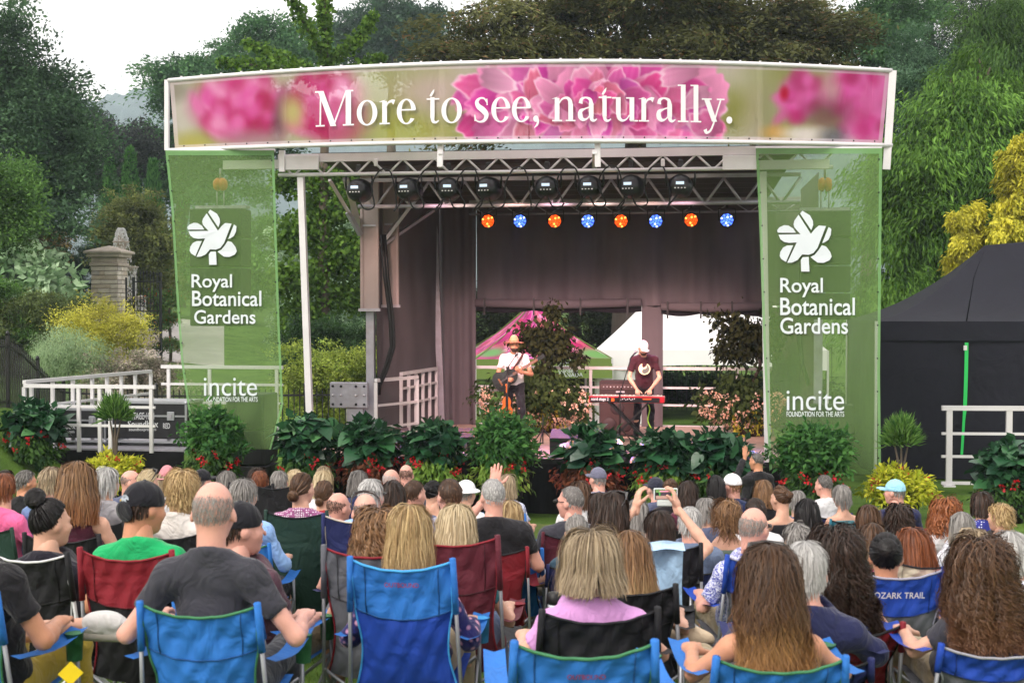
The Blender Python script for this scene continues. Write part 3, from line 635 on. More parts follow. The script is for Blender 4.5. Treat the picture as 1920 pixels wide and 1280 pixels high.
# two hanging side doors of the trailer
def door(px0, px1, y0, y1, v, nm):
    a = SP(px0, y0, v); c = SP(px1, y1, v); zc_ = (a[2] + c[2]) / 2; hh = a[2] - c[2]; ww = c[0] - a[0]
    o = MB().box(((a[0] + c[0]) / 2, v, zc_), (ww, .05, hh), bev=.01).build('side_door', PANEL, stage)
    for xx in (a[0] + .025, c[0] - .025): MB().box((xx, v - .035, zc_), (.045, .03, hh)).build('door_frame', PANEL, o)
    MB().box(((a[0] + c[0]) / 2, v - .03, c[2] + .02), (ww + .06, .07, .05)).build('door_sill', GALV, o)
    MB().box(((a[0] + c[0]) / 2, v - .03, zc_ + hh * .12), (ww, .03, .03)).build('door_rib', GALV, o)
    return o
door(676, 711, 325, 583, VF - .05, 0); door(717, 748, 325, 576, VF + .5, 1)
MB().box((uF - .0, VF + .12, (DK + 3.1) / 2 + .1), (.14, .14, 3.1 - DK + .6)).build('mast', GALV, stage)
MB().box((uF - .0, VF + .12, DK + .35), (.2, .2, .7)).build('mast_sleeve', GALV, stage)
a = SP(620, 716, VF - .1); c = SP(690, 765, VF - .1)
o = MB().box(((a[0] + c[0]) / 2, VF - .1, (a[2] + c[2]) / 2), (c[0] - a[0], .1, a[2] - c[2]), bev=.015).build('outrigger_plate', GALV, stage)
for q in (.08, .3, .7, .92):
    for zq in (.15, .5, .85): MB().lathe([(.022, 0), (.022, -.02), (0, -.022)], 8, (a[0] + (c[0] - a[0]) * q, VF - .15, c[2] + (a[2] - c[2]) * zq), axis='y').build('bolt', RUB if zq != .5 else ALU, o)
c2 = SP(665, 765, VF - .1)
MB().box((c2[0], VF, c2[2] / 2), (.3, .22, c2[2]), bev=.01).build('outrigger_leg', GALV, stage)
MB().box((c2[0], VF, .04), (.45, .4, .08), bev=.01).build('outrigger_foot', GALV, stage)
# hydraulic cable bundle sagging down the left wall
for du, rr in ((0, .035), (.05, .028)):
    MB().tube([SP(716 , 440, VF + .1) + (du, 0, 0), SP(722, 520, VF + .1) + (du, 0, 0), SP(732, 600, VF + .1) + (du, 0, 0), SP(734, 650, VF + .1) + (du, 0, 0), SP(722, 690, VF + .1) + (du, 0, 0), SP(708, 722, VF + .1) + (du, 0, 0), SP(706, 740, VF + .1) + (du, 0, 0)], rr, 8).build('hydraulic_hose', RUB, stage)
pbar('roof_brace', (712, 460), (800, 345), VF + .2, VF + .9, .09, .06); pbar('roof_brace', (716, 460), (860, 362), VF + .2, VF + 2.2, .07, .05)
pbar('roof_brace', (618, 338), (655, 400), .9, VF - .3, .045, None, ALUW); pbar('roof_ram', (652, 398), (676, 440), VF - .35, VF - .1, .075, None, GALV)
pbar('roof_brace', (648, 335), (672, 420), 1.2, VF, .1, .05)
# right mast and hose (seen through the green banner)
uR = upx(1535, VF)
MB().box((uR, VF + .1, 2.4), (.14, .14, 3.6)).build('mast', GALV, stage)
gR = []
for z in np.linspace(DK, zt + .2, 6): gR.append([(uR + (UBR - uR) * q, VF + .2 + (YB - VF - .2) * q + .02 * math.sin(q * 20), z) for q in np.linspace(0, 1, 20)])
MB().grid(gR).build('side_curtain', CURT, stage)
MB().tube([SP(1500, 560, VF), SP(1497, 620, VF), SP(1503, 680, VF), SP(1516, 722, VF)], .04, 8).build('hydraulic_hose', RUB, stage)
MB().box((upx(1560, VF), VF - .2, 1.25), (.7, .4, .75), bev=.02).build('control_box', RUB, stage)
# roof: skin, front truss, inner truss
zr = SP(1000, 290, .1)[2]; zr2 = SP(1000, 322, .1)[2]; u0r, u1r = upx(525, .1), upx(1560, .1)
MB().add([(u0r + .5, .25, zr + .02), (u1r - .5, .25, zr + .02), (u1r - .9, VB, 5.3), (u0r + .9 + .4, VB, 5.3), (u0r + .5, .25, zr + .1), (u1r - .5, .25, zr + .1), (u1r - .9, VB, 5.4), (u0r + 1.3, VB, 5.4)],
         [(0, 3, 2, 1), (4, 5, 6, 7), (0, 1, 5, 4), (1, 2, 6, 5), (2, 3, 7, 6), (3, 0, 4, 7)]).build('roof', M('roof_skin', L(50, 44, 46), .6, .1, 1), stage)
for k in range(9):
    q = (k + .5) / 9; v_ = .6 + q * 5.6; zz = zr + (5.3 - zr) * (v_ / VB) - .06; MB().box(((u0r + u1r) / 2 + .1, v_, zz), (u1r - u0r - 2.4, .06, .1)).build('roof_rib', M('roof_rib_dark', L(70, 62, 64), .6, .1), stage)
def truss(u0, u1, v, z1, z0, n, mat, name, r=.03, wb=.018, top_box=False):
    o = MB().bar((u0, v, z1), (u1, v, z1), .06, .13).build('top_chord', mat, stage) if top_box else MB().bar((u0, v, z1), (u1, v, z1), .07, .06).build('top_chord', mat, stage)
    MB().tube([(u0, v, z0), (u1, v, z0)], r, 8).build('bottom_chord', mat, stage)
    for k in range(n):
        a = u0 + (u1 - u0) * k / n; c = u0 + (u1 - u0) * (k + 1) / n; m = (a + c) / 2
        MB().tube([(a, v, z1 - .04), (m - .02, v, z0)], wb, 6).build('truss_web', mat, stage); MB().tube([(m + .02, v, z0), (c, v, z1 - .04)], wb, 6).build('truss_web', mat, stage)
    return o
truss(u0r, u1r, .05, zr, zr2, 17, ALUW, 'front', top_box=True)
za, zb = SP(1000, 334, 1.3)[2], SP(1000, 384, 1.3)[2]
truss(upx(672, 1.3), upx(1500, 1.3), 1.3, za, zb, 12, GALV, 'inner', r=.035, wb=.022)
zc1 = SP(1000, 400, 5.4)[2]
truss(upx(880, 5.2), upx(1500, 5.2), 5.2, zc1 + .22, zc1 - .02, 10, GALV, 'rear', r=.02, wb=.012)
for (px0, px1) in ((526, 598), (1355, 1420)):
    a = SP(px0, 291, -.02); c = SP(px1, 317, -.02); MB().box(((a[0] + c[0]) / 2, -.03, (a[2] + c[2]) / 2 - .01), (c[0] - a[0], .05, a[2] - c[2]), bev=.006).build('truss_sleeve', ALUW, stage)
for px0, px1 in ((420, 530), (1410, 1555)):     # outrigger arms that carry the loudspeakers behind the green banners
    a = SP(px0, 302, .05); c = SP(px1, 316, .05); MB().box(((a[0] + c[0]) / 2, .05, (a[2] + c[2]) / 2), (c[0] - a[0], .12, .14)).build('speaker_arm', ALUW, stage)
for px in (705, 1243): 
    a = SP(px, 305, -.02); MB().box((a[0], -.03, a[2]), (.06, .03, .12), bev=.01).build('lug', ALUW, stage)
# front legs
pbar('front_leg', (564, 326), (584, 868), .12, .12, .1, .1, ALUW); pbar('front_leg', (1431, 322), (1440, 884), .12, .12, .1, .1, ALUW)
pbar('truss_end', (529, 282), (529, 322), -.06, -.06, .09, .06, ALUW)

# ------------------------------------------------------------------ header banner
def hv(px):                                     # plan depth of the bowed header: the middle comes towards the lawn
    t = (px - 990) / 680.0; return .35 - 1.55 * (1 - t * t)
def htop(px): t = (px - 316) / (1674 - 316); return 152 + (134 - 152) * t - 4 * 26 * t * (1 - t)
def hbot(px): t = (px - 316) / (1674 - 316); return 281 + (272 - 281) * t - 4 * 12.5 * t * (1 - t)
NU, NV = 640, 70
pxs = np.linspace(318, 1668, NU); P = np.zeros((NU, NV, 3))
for i, x in enumerate(pxs):
    t = i / (NU - 1); vv = hv(x)
    lo = x - (14 * t * t if t > .5 else 0) + (10 * (1 - t) ** 2 if t < .5 else 0)
    for j in (0, NV - 1):
        P[i, j] = SP(x if j == 0 else lo, htop(x) + 2 if j == 0 else hbot(x) - 2, vv)
    q = np.linspace(0, 1, NV)[:, None]; P[i] = P[i, 0] * (1 - q) + P[i, -1] * q
    P[i, :, 1] += .02 * math.sin(t * 46) * np.sin(np.linspace(0, math.pi, NV))
A, B_ = np.meshgrid(np.linspace(0, 1360, NU), np.linspace(0, 136, NV), indexing='ij')   # print space, about one unit per photo pixel
def vnoise(x, y, s, seed):
    r_ = np.random.default_rng(seed); T = r_.random((64, 64)); x = x / s % 63; y = y / s % 63
    i = x.astype(int); j = y.astype(int); f = x - i; g_ = y - j; f = f * f * (3 - 2 * f); g_ = g_ * g_ * (3 - 2 * g_)
    return T[i, j] * (1 - f) * (1 - g_) + T[i + 1, j] * f * (1 - g_) + T[i, j + 1] * (1 - f) * g_ + T[i + 1, j + 1] * f * g_
def mixc(Cc, c, m): return Cc * (1 - m[..., None]) + np.array(c, float) * m[..., None]
Cb = np.zeros((NU, NV, 3)) + np.array([172, 170, 132.])
Cb = mixc(Cb, (142, 140, 74), np.clip(vnoise(A, B_, 90, 1) * 1.8 - .6, 0, 1) * .8); Cb = mixc(Cb, (196, 182, 176), np.clip(vnoise(A, B_, 70, 2) * 2 - .9, 0, 1) * .8)
Cb = mixc(Cb, (118, 128, 76), np.clip(vnoise(A, B_, 60, 3) * 2 - 1.0, 0, 1) * (B_ / 136))
def blob(x, y, rx, ry, c, soft=.5, rot=0.0, a=1.0):
    global Cb
    dx, dy = A - x, B_ - y; ca, sa = math.cos(rot), math.sin(rot); e_ = np.sqrt(((dx * ca + dy * sa) / rx) ** 2 + ((-dx * sa + dy * ca) / ry) ** 2)
    Cb = mixc(Cb, c, a * (1 - ss(1 - soft, 1 + soft, e_)))
blob(20, 60, 30, 90, (196, 188, 178), .8); blob(8, 20, 30, 20, (130, 122, 110), .8, 0, .6); blob(35, 128, 40, 22, (176, 168, 92), .9)
r2 = np.random.default_rng(5)
for cx, cy, sx, sy, n_ in ((125, 55, 85, 60, 46), (290, 60, 80, 55, 36)):      # out-of-focus blooms on the left
    blob(cx, cy, sx, sy, (214, 96, 158), .35)
    blob(cx + 20, cy + 45, sx * .8, sy * .5, (178, 44, 96), .5)
    for k in range(n_):
        c_ = [(232, 118, 184), (222, 92, 166), (190, 48, 110), (244, 168, 212), (170, 40, 84)][r2.integers(0, 5)]
        blob(cx + r2.normal(0, sx * .5), cy + r2.normal(0, sy * .45), r2.uniform(10, 26), r2.uniform(8, 18), c_, .8, r2.uniform(0, 3), .75)
blob(205, 85, 14, 50, (90, 70, 76), .9, .2, .7); blob(228, 75, 20, 30, (192, 176, 120), .9); blob(160, 125, 60, 18, (170, 150, 150), .9, 0, .7)
blob(420, 70, 60, 50, (150, 150, 92), .9); blob(500, 45, 70, 30, (196, 172, 170), .9, 0, .8); blob(440, 120, 80, 25, (156, 158, 60), .9, 0, .8)
for cx, cy, sx, sy, n_ in ((1195, 52, 38, 40, 22), (1310, 40, 70, 46, 40), (1330, 95, 50, 40, 20)):
    blob(cx, cy, sx, sy, (216, 100, 168), .4)
    for k in range(n_):
        c_ = [(232, 110, 184), (224, 86, 170), (196, 44, 118), (170, 50, 100)][r2.integers(0, 4)]
        blob(cx + r2.normal(0, sx * .55), cy + r2.normal(0, sy * .5), r2.uniform(8, 20), r2.uniform(8, 16), c_, .8, r2.uniform(0, 3), .6)
blob(1255, 40, 16, 24, (196, 170, 160), .9, 0, .7); blob(1165, 48, 8, 12, (190, 40, 70), .8); blob(1250, 85, 40, 26, (120, 70, 84), .9, 0, .7); blob(1155, 120, 24, 12, (206, 160, 92), .9); blob(1210, 122, 40, 14, (226, 214, 208), .8); blob(1265, 126, 24, 16, (96, 92, 104), .9, 0, .8)
def petal(x, y, rx, ry, rot, base=(220, 66, 140), lit=(250, 170, 212)):
    global Cb
    dx, dy = A - x, B_ - y; ca, sa = math.cos(rot), math.sin(rot); p_ = (dx * ca + dy * sa) / rx; q_ = (-dx * sa + dy * ca) / ry
    p_ = p_ + .14 * np.sin(q_ * 3 + x) + .07 * np.sin(q_ * 9 + y); e_ = np.sqrt(p_ ** 2 + q_ ** 2) + .12 * (vnoise(A, B_, 9, 11) - .5); m = 1 - ss(.86, 1.06, e_)
    vein = .5 + .5 * np.sin(q_ * 14 + p_ * 2); sh = np.clip(.45 - p_ * .55, 0, 1)
    cc = np.array(base) * (.78 + .3 * sh[..., None]) + (np.array(lit) - np.array(base)) * (ss(.72, .97, e_) * np.clip(-p_ + .5, 0, 1) * .9 + .12 * vein * sh)[..., None]
    Cb = Cb * (1 - m[..., None]) + np.clip(cc, 0, 255) * m[..., None]
blob(590, 100, 14, 26, (110, 74, 84), .6, .6, .8)
cxp, cyp = 800, 70
for ring, (rad, n_, sx) in enumerate(((178, 22, 52), (150, 22, 48), (122, 20, 44), (95, 18, 40), (68, 14, 36), (42, 11, 30), (18, 7, 24))):
    for k in range(n_):
        a_ = 2 * math.pi * k / n_ + ring * .5 + r2.normal(0, .12); x = cxp + rad * math.cos(a_) * 1.28 + r2.normal(0, 8); y = cyp + rad * math.sin(a_) * .52 + r2.normal(0, 6)
        light = r2.random() < .3
        petal(x, y, sx * r2.uniform(.55, .95), sx * r2.uniform(.5, .8), a_ + math.pi + r2.normal(0, .5), (238, 148, 194) if light else (220 + r2.integers(-18, 14), 84 + r2.integers(-18, 34), 150 + r2.integers(-18, 24)), (250, 206, 230) if r2.random() < .4 else (240, 150, 200))
petal(1018, 108, 34, 28, .6, (226, 110, 170), (250, 206, 230)); petal(1000, 60, 30, 20, -.4, (236, 160, 200), (252, 224, 236)); petal(604, 112, 44, 26, 2.6, (224, 110, 176), (250, 200, 230)); petal(618, 30, 36, 22, 3.4, (232, 160, 200), (252, 220, 236)); petal(960, 20, 40, 20, -.2, (236, 150, 196), (252, 214, 232))
edge = np.minimum(np.minimum(B_, 136 - B_), np.minimum(A, 1360 - A)); Cb = mixc(Cb, (232, 214, 226), (edge < 7) * .55)
Cb = np.clip(Cb, 0, 255) / 255; Cl = np.where(Cb <= .04045, Cb / 12.92, ((Cb + .055) / 1.055) ** 2.4) * .95
def mesh_cloth(name, opac, vcol=None, c=None, r=.7, weave=0.0):
    m = bpy.data.materials.new(name); m.use_nodes = True; n = m.node_tree; b = n.nodes['Principled BSDF']; b.inputs['Roughness'].default_value = 1.0; b.inputs['Specular IOR Level'].default_value = .0
    tl = n.nodes.new('ShaderNodeBsdfTranslucent'); tr = n.nodes.new('ShaderNodeBsdfTransparent'); m1 = n.nodes.new('ShaderNodeMixShader'); m2 = n.nodes.new('ShaderNodeMixShader')
    if vcol:
        a = n.nodes.new('ShaderNodeAttribute'); a.attribute_name = 'Col'; n.links.new(a.outputs[0], b.inputs['Base Color']); n.links.new(a.outputs[0], tl.inputs[0])
    else:
        b.inputs['Base Color'].default_value = (*c, 1); tl.inputs[0].default_value = (*c, 1)
    wz = n.nodes.new('ShaderNodeTexNoise'); wz.inputs['Scale'].default_value = 1.6; wz.inputs['Detail'].default_value = 3; wz.inputs['Distortion'].default_value = 1.2; wc = n.nodes.new('ShaderNodeTexCoord'); wm = n.nodes.new('ShaderNodeMapping'); wm.inputs['Scale'].default_value = (2.2, 1, .6); n.links.new(wc.outputs['Object'], wm.inputs[0]); n.links.new(wm.outputs[0], wz.inputs['Vector'])
    wb = n.nodes.new('ShaderNodeBump'); wb.inputs['Strength'].default_value = .3; wb.inputs['Distance'].default_value = .1; n.links.new(wz.outputs[0], wb.inputs['Height']); n.links.new(wb.outputs[0], b.inputs['Normal'])
    m1.inputs[0].default_value = .3; m2.inputs[0].default_value = 1 - opac
    n.links.new(b.outputs[0], m1.inputs[1]); n.links.new(tl.outputs[0], m1.inputs[2]); n.links.new(m1.outputs[0], m2.inputs[1]); n.links.new(tr.outputs[0], m2.inputs[2]); n.links.new(m2.outputs[0], n.nodes['Material Output'].inputs[0])
    return m
bi = np.arange(NU * NV).reshape(NU, NV)
header = thing('header_banner', 'long bowed banner printed with pink peonies above the stage', 'banner', SO, -TH)
Qh = np.stack([bi[:-1, :-1], bi[:-1, 1:], bi[1:, 1:], bi[1:, :-1]], -1).reshape(-1, 4)
obj('printed_cloth', fast('printed_cloth', P.reshape(-1, 3), Qh, mesh_cloth('peony_print', .84, True), Cl.reshape(-1, 3), smooth=True), header)
def hpt(x, y, off=.02): return SP(x, y, hv(x) - off - .025)
FR = ALUW
for px in (533, 829, 1118, 1424):
    MB().bar(SP(px, htop(px) - 3, hv(px) + .1), SP(px - (4 if px < 990 else -3), 313 if px in (829, 1118) else hbot(px) + 6, hv(px) + .1), .085, .05).build('upright', FR, header)
MB().bar(SP(313, 150, hv(313)), SP(313, 282, hv(313)), .07, .06).build('upright', FR, header); MB().bar(SP(1674, 133, hv(1674)), SP(1662, 318, hv(1662) + .05), .11, .08).build('upright', FR, header)
for fn, dz in ((htop, -1), (hbot, 1)):
    MB().tube([SP(x, fn(x) + dz, hv(x)) for x in np.linspace(316, 1672, 40)], .035, 8).build('frame_tube', FR, header)
tm = MB().box((0, 0, 0), (.03, .03, .05)).mesh('tie', FR)
for x in np.linspace(340, 1650, 36): obj('tie', tm, header, SP(x, htop(x) - 4, hv(x)))
em = MB().lathe([(.013, 0), (.013, -.006), (0, -.006)], 6, axis='y').mesh('eyelet', RUB)
for x in np.linspace(345, 1640, 34): obj('eyelet', em, header, hpt(x, hbot(x) - 6, 0.0))
for px in (829, 1118):      # struts that tie the bowed header back to the roof truss
    MB().bar(SP(px - 3, 285, hv(px) + .06), SP(px - 3, 312, -.03), .07, .06).build('strut', FR, header)

# serif lettering, built as strokes of changing weight
def catmull(pts, n=10):
    P_ = np.array(pts, float); P_ = np.vstack([2 * P_[0] - P_[1], P_, 2 * P_[-1] - P_[-2]]); o = []
    for i in range(1, len(P_) - 2):
        for k in range(n):
            t = k / n; o.append(.5 * (2 * P_[i] + (P_[i + 1] - P_[i - 1]) * t + (2 * P_[i - 1] - 5 * P_[i] + 4 * P_[i + 1] - P_[i + 2]) * t ** 2 + (3 * P_[i] - P_[i - 1] - 3 * P_[i + 1] + P_[i + 2]) * t ** 3))
    o.append(P_[-2]); return np.array(o)
def brush(pts, ws, n=10):                        # -> (left, right) outline strip
    q = catmull([(x, y, w) for (x, y), w in zip(pts, ws)], n); T = np.gradient(q[:, :2], axis=0); T /= np.linalg.norm(T, axis=1)[:, None] + 1e-9
    N = np.stack([-T[:, 1], T[:, 0]], 1) * np.abs(q[:, 2:3]) / 2; return np.stack([q[:, :2] + N, q[:, :2] - N], 1)
def ring(cx, cy, rx, ry, thick, thin, a0=0, a1=360, n=44):
    a = np.radians(np.linspace(a0, a1, n)); c, s = np.cos(a), np.sin(a)
    return np.stack([np.stack([cx + rx * c, cy + ry * s], 1), np.stack([cx + (rx - thick) * c, cy + (ry - thin) * s], 1)], 1)
def rect(x0, y0, x1, y1, n=4):
    y = np.linspace(y0, y1, n); return np.stack([np.stack([np.full(n, x0), y], 1), np.stack([np.full(n, x1), y], 1)], 1)
def seg(a, b, w, n=6):
    a = np.array(a, float); b = np.array(b, float); t = np.linspace(0, 1, n)[:, None]; q = a + (b - a) * t; return np.stack([q - (w / 2, 0), q + (w / 2, 0)], 1)
S_, T_ = .115, .03
def serif(x, y, w=.2, up=True): return rect(x - w / 2, y if up else y - T_, x + w / 2, y + T_ if up else y, 2)
def glyph(ch):
    if ch == 'M': return 1.02, [seg((.16, 0), (.17, .72), T_ * 1.2), seg((.17, .72), (.48, .0), .14), seg((.48, .0), (.80, .72), T_ * 1.3), rect(.78, 0, .91, .72), serif(.16, 0, .22), serif(.845, 0, .27), serif(.12, .72, .17, False), serif(.87, .72, .19, False)]
    if ch == 'o': return .56, [ring(.28, .245, .25, .26, S_, T_)]
    if ch == 'r': return .42, [rect(.09, 0, .09 + S_, .47), serif(.15, 0, .25), seg((.04, .455), (.16, .49), .06), brush([(.17, .33), (.23, .43), (.32, .465), (.385, .44)], [T_, T_ * 1.2, .06, .11])]
    if ch == 'e': return .5, [ring(.26, .245, .235, .26, S_, T_, 8, 325), rect(.1, .265, .48, .265 + T_, 2)]
    if ch == 't': return .34, [rect(.1, .1, .1 + S_ * .9, .52), brush([(.1, .54), (.16, .62), (.195, .68)], [.05, .05, .01]), rect(.01, .47, .32, .47 + T_, 2), brush([(.15, .12), (.17, .035), (.24, .012), (.31, .05)], [.1, .07, .045, .02])]
    if ch == 's': return .42, [brush([(.335, .4), (.27, .475), (.17, .48), (.095, .41), (.13, .32), (.25, .235), (.325, .145), (.28, .04), (.17, .005), (.075, .04), (.05, .12)], [.03, .035, .04, .085, .11, .125, .11, .07, .035, .03, .03]), seg((.345, .34), (.335, .47), .03), seg((.045, .15), (.05, .02), .03)]
    if ch == ',': return .24, [ring(.11, .055, .065, .065, .065, .065), brush([(.16, .05), (.15, -.05), (.07, -.13)], [.05, .05, .015])]
    if ch == '.': return .22, [ring(.11, .06, .072, .072, .072, .072)]
    if ch == 'n': return .62, [rect(.09, 0, .09 + S_, .47), serif(.15, 0, .24), seg((.04, .455), (.16, .49), .06), rect(.42, 0, .42 + S_, .34), serif(.475, 0, .24), brush([(.19, .36), (.27, .45), (.38, .475), (.455, .42), (.478, .32)], [T_, T_ * 1.2, .05, .09, S_])]
    if ch == 'u': return .62, [rect(.09, .14, .09 + S_, .49), serif(.09, .49, .19, False), brush([(.147, .18), (.17, .07), (.25, .018), (.35, .05), (.42, .13)], [S_, .09, .05, T_, T_]), rect(.42, .02, .42 + S_, .49), serif(.43, .49, .19, False), serif(.53, .0, .19)]
    if ch == 'a': return .53, [rect(.3, .1, .3 + S_, .36), brush([(.1, .36), (.12, .44), (.22, .48), (.33, .44), (.357, .34)], [.1, .07, .035, .07, S_]), brush([(.33, .29), (.2, .25), (.1, .2), (.095, .1), (.16, .035), (.25, .05), (.33, .12)], [T_, .035, .09, .115, .07, T_, T_]), brush([(.357, .12), (.375, .04), (.43, .015), (.5, .05)], [S_, .08, .05, .02])]
    if ch == 'l': return .31, [rect(.1, 0, .1 + S_, .76), serif(.157, 0, .26), serif(.11, .76, .17, False)]
    if ch == 'y': return .55, [seg((.1, .49), (.3, .02), .125), brush([(.46, .49), (.36, .22), (.27, -.03), (.19, -.17), (.1, -.2), (.07, -.14)], [.035, .035, .04, .045, .06, .09]), serif(.11, .49, .24, False), serif(.45, .49, .19, False)]
    return .24, []
def letter_mesh(chars, x0, x1, base, top_scale, mp, name, parent, mat):
    adv = sum(glyph(c)[0] for c in chars); k = (x1 - x0) / adv; x = x0; layer = 0
    for c in chars:
        w, strips = glyph(c)
        if strips:
            b_ = MB()
            for st in strips:
                layer += 1; q = np.zeros(st.shape[:2] + (3,))
                for i in range(st.shape[0]):
                    for j in range(2):
                        X = x + st[i, j, 0] * k; q[i, j] = mp(X, base(X) - st[i, j, 1] * k * top_scale, .02 + .0012 * (layer % 7))
                b_.grid(q, sm=False)
            b_.build(name, mat, parent)
        x += w * k
WHT = M('white_print', L(226, 222, 228), .7, .02); WHG = M('pale_print', L(208, 214, 222), .75, .03)
letter_mesh('More to see, naturally.', 588, 1376, lambda x: 238 + (231 - 238) * (x - 590) / 780 - 26 * (x - 590) / 780 * (1 - (x - 590) / 780), 1.2, hpt, 'letter', header, WHT)

# ------------------------------------------------------------------ green side banners
GRN = mesh_cloth('green_mesh_cloth', .52, c=L(124, 156, 96)); GRNE = mesh_cloth('green_hem', .7, c=L(140, 186, 128))
LOGO = [[(430, 640), (395, 690), (388, 720), (395, 745), (420, 775), (447, 803), (262, 806), (278, 845), (310, 868), (350, 875), (415, 872), (335, 1042), (375, 1040), (420, 1020), (460, 972), (515, 975), (555, 960), (590, 915), (660, 735), (600, 730), (570, 755), (533, 800)],
        [(462, 606), (443, 630), (537, 770), (553, 725), (550, 690), (525, 645)], [(250, 770), (257, 790), (408, 790), (385, 755), (345, 730), (310, 727), (270, 745)], [(385, 895), (325, 1035), (285, 1010), (272, 985), (278, 950), (300, 915), (335, 897)],
        [(682, 742), (705, 760), (700, 810), (680, 850), (650, 870), (628, 878)], [(625, 895), (660, 905), (695, 950), (708, 990), (690, 1020), (640, 1042), (590, 1040), (555, 1015), (530, 993), (565, 975), (595, 940)], [(465, 995), (515, 992), (522, 1115), (452, 1115), (449, 1020)]]
def text_poly(txt, bold=0.0, space=1.0):
    cu = bpy.data.curves.new('t', 'FONT'); cu.body = txt; cu.fill_mode = 'FRONT'; cu.offset = bold; cu.space_character = space; cu.resolution_u = 4
    o = bpy.data.objects.new('t', cu); col.objects.link(o); dg = bpy.context.evaluated_depsgraph_get(); me = bpy.data.meshes.new_from_object(o.evaluated_get(dg))
    V = np.array([v.co[:2] for v in me.vertices]).reshape(-1, 2); Fc = [tuple(p.vertices) for p in me.polygons]
    bpy.data.objects.remove(o); bpy.data.curves.remove(cu); bpy.data.meshes.remove(me); return V, Fc
def lettering(txt, x0, y0, x1, y1, mp, parent, mat, name='lettering', bold=0.0, dx1=None, dy=0.0, off=.03):
    """text filling the pixel box x0..x1, y0(top)..y1(bottom); dy = rise of baseline along it"""
    V, Fc = text_poly(txt, bold); mn, mxx = V.min(0), V.max(0); q = (V - mn) / (mxx - mn)
    pts = [mp(x0 + (x1 - x0) * a, y1 + (y0 - y1) * c + dy * a, off) for a, c in q]
    return MB().add(pts, Fc).build(name, mat, parent)
def green_banner(label, left, right, v, ys, folds, logo, texts, seed):
    t = thing('side_banner', label, 'banner', SO, -TH, 'green side banners'); y0, y1 = ys; n, m = 44, 60
    def fold(a, b_): return .05 * b_ * b_ * math.sin(a * folds + seed) + .035 * b_ * b_ * math.sin(a * folds * 2.3 + b_ * 3 + seed) + .004 * math.sin(a * 20)
    def mp(x, y, off=.0):
        b_ = (y - y0) / (y1 - y0); l = np.interp(y, [k[1] for k in left], [k[0] for k in left]); r_ = np.interp(y, [k[1] for k in right], [k[0] for k in right])
        return SP(x, y, v + fold((x - l) / (r_ - l), b_) - off)
    g = np.zeros((m, n, 3))
    for i in range(m):
        y = y0 + (y1 - y0) * i / (m - 1); l = np.interp(y, [k[1] for k in left], [k[0] for k in left]); r_ = np.interp(y, [k[1] for k in right], [k[0] for k in right])
        for j in range(n): g[i, j] = mp(l + (r_ - l) * j / (n - 1), y)
    MB().grid(g).build('banner_cloth', GRN, t)
    for j0, j1 in ((0, 1), (n - 2, n - 1)): MB().grid(g[:, j0:j1 + 1] - np.array([0, .004, 0])).build('hem', GRNE, t)
    MB().grid(g[0:2, 1:-1] - np.array([0, .004, 0])).build('hem', GRNE, t)
    for i in range(2, m, 6):
        for j in (1, n - 2): obj('eyelet', em, t, g[i, j] - np.array([0, .006, 0]))
    MB().tube([g[0, 0] + (0, .04, 0), g[0, -1] + (0, .04, 0)], .03, 8).build('cross_tube', FR, t)
    lx, ly, lk = logo
    for pl in LOGO: MB().poly([mp(lx + (p[0] - 250) * lk, ly + (p[1] - 606) * lk, .035) for p in pl]).build('logo_petal', WHG, t)
    for tx in texts: lettering(*tx[:5], mp, t, WHG, bold=tx[5] if len(tx) > 5 else 0.0)
    return t
green_banner('green mesh banner left of the stage, tapering towards its foot', [(310, 282), (322, 400), (331, 560), (340, 680), (364, 842)], [(514, 284), (518, 420), (524, 600), (531, 760), (508, 842)], -.15, (282, 842), 9, (351, 393, .203),
             [('Royal', 359, 514, 435, 547, .012), ('Botanical', 360, 545, 490, 574, .012), ('Gardens', 364, 581, 479, 607, .012), ('incite', 382, 708, 482, 742, .0), ('FOUNDATION FOR THE ARTS', 387, 744, 483, 753, .01)], 0.4)
green_banner('green mesh banner right of the stage in front of the black tent', [(1417, 280), (1424, 430), (1431, 640), (1443, 886)], [(1654, 276), (1652, 500), (1650, 700), (1652, 889)], -.1, (278, 889), 8, (1457, 395, .224),
             [('Royal', 1463, 521, 1543, 557, .012), ('Botanical', 1463, 558, 1603, 591, .012), ('Gardens', 1463, 595, 1590, 626, .012), ('incite', 1475, 732, 1583, 769, .0), ('FOUNDATION FOR THE ARTS', 1475, 771, 1583, 781, .01)], 1.9)
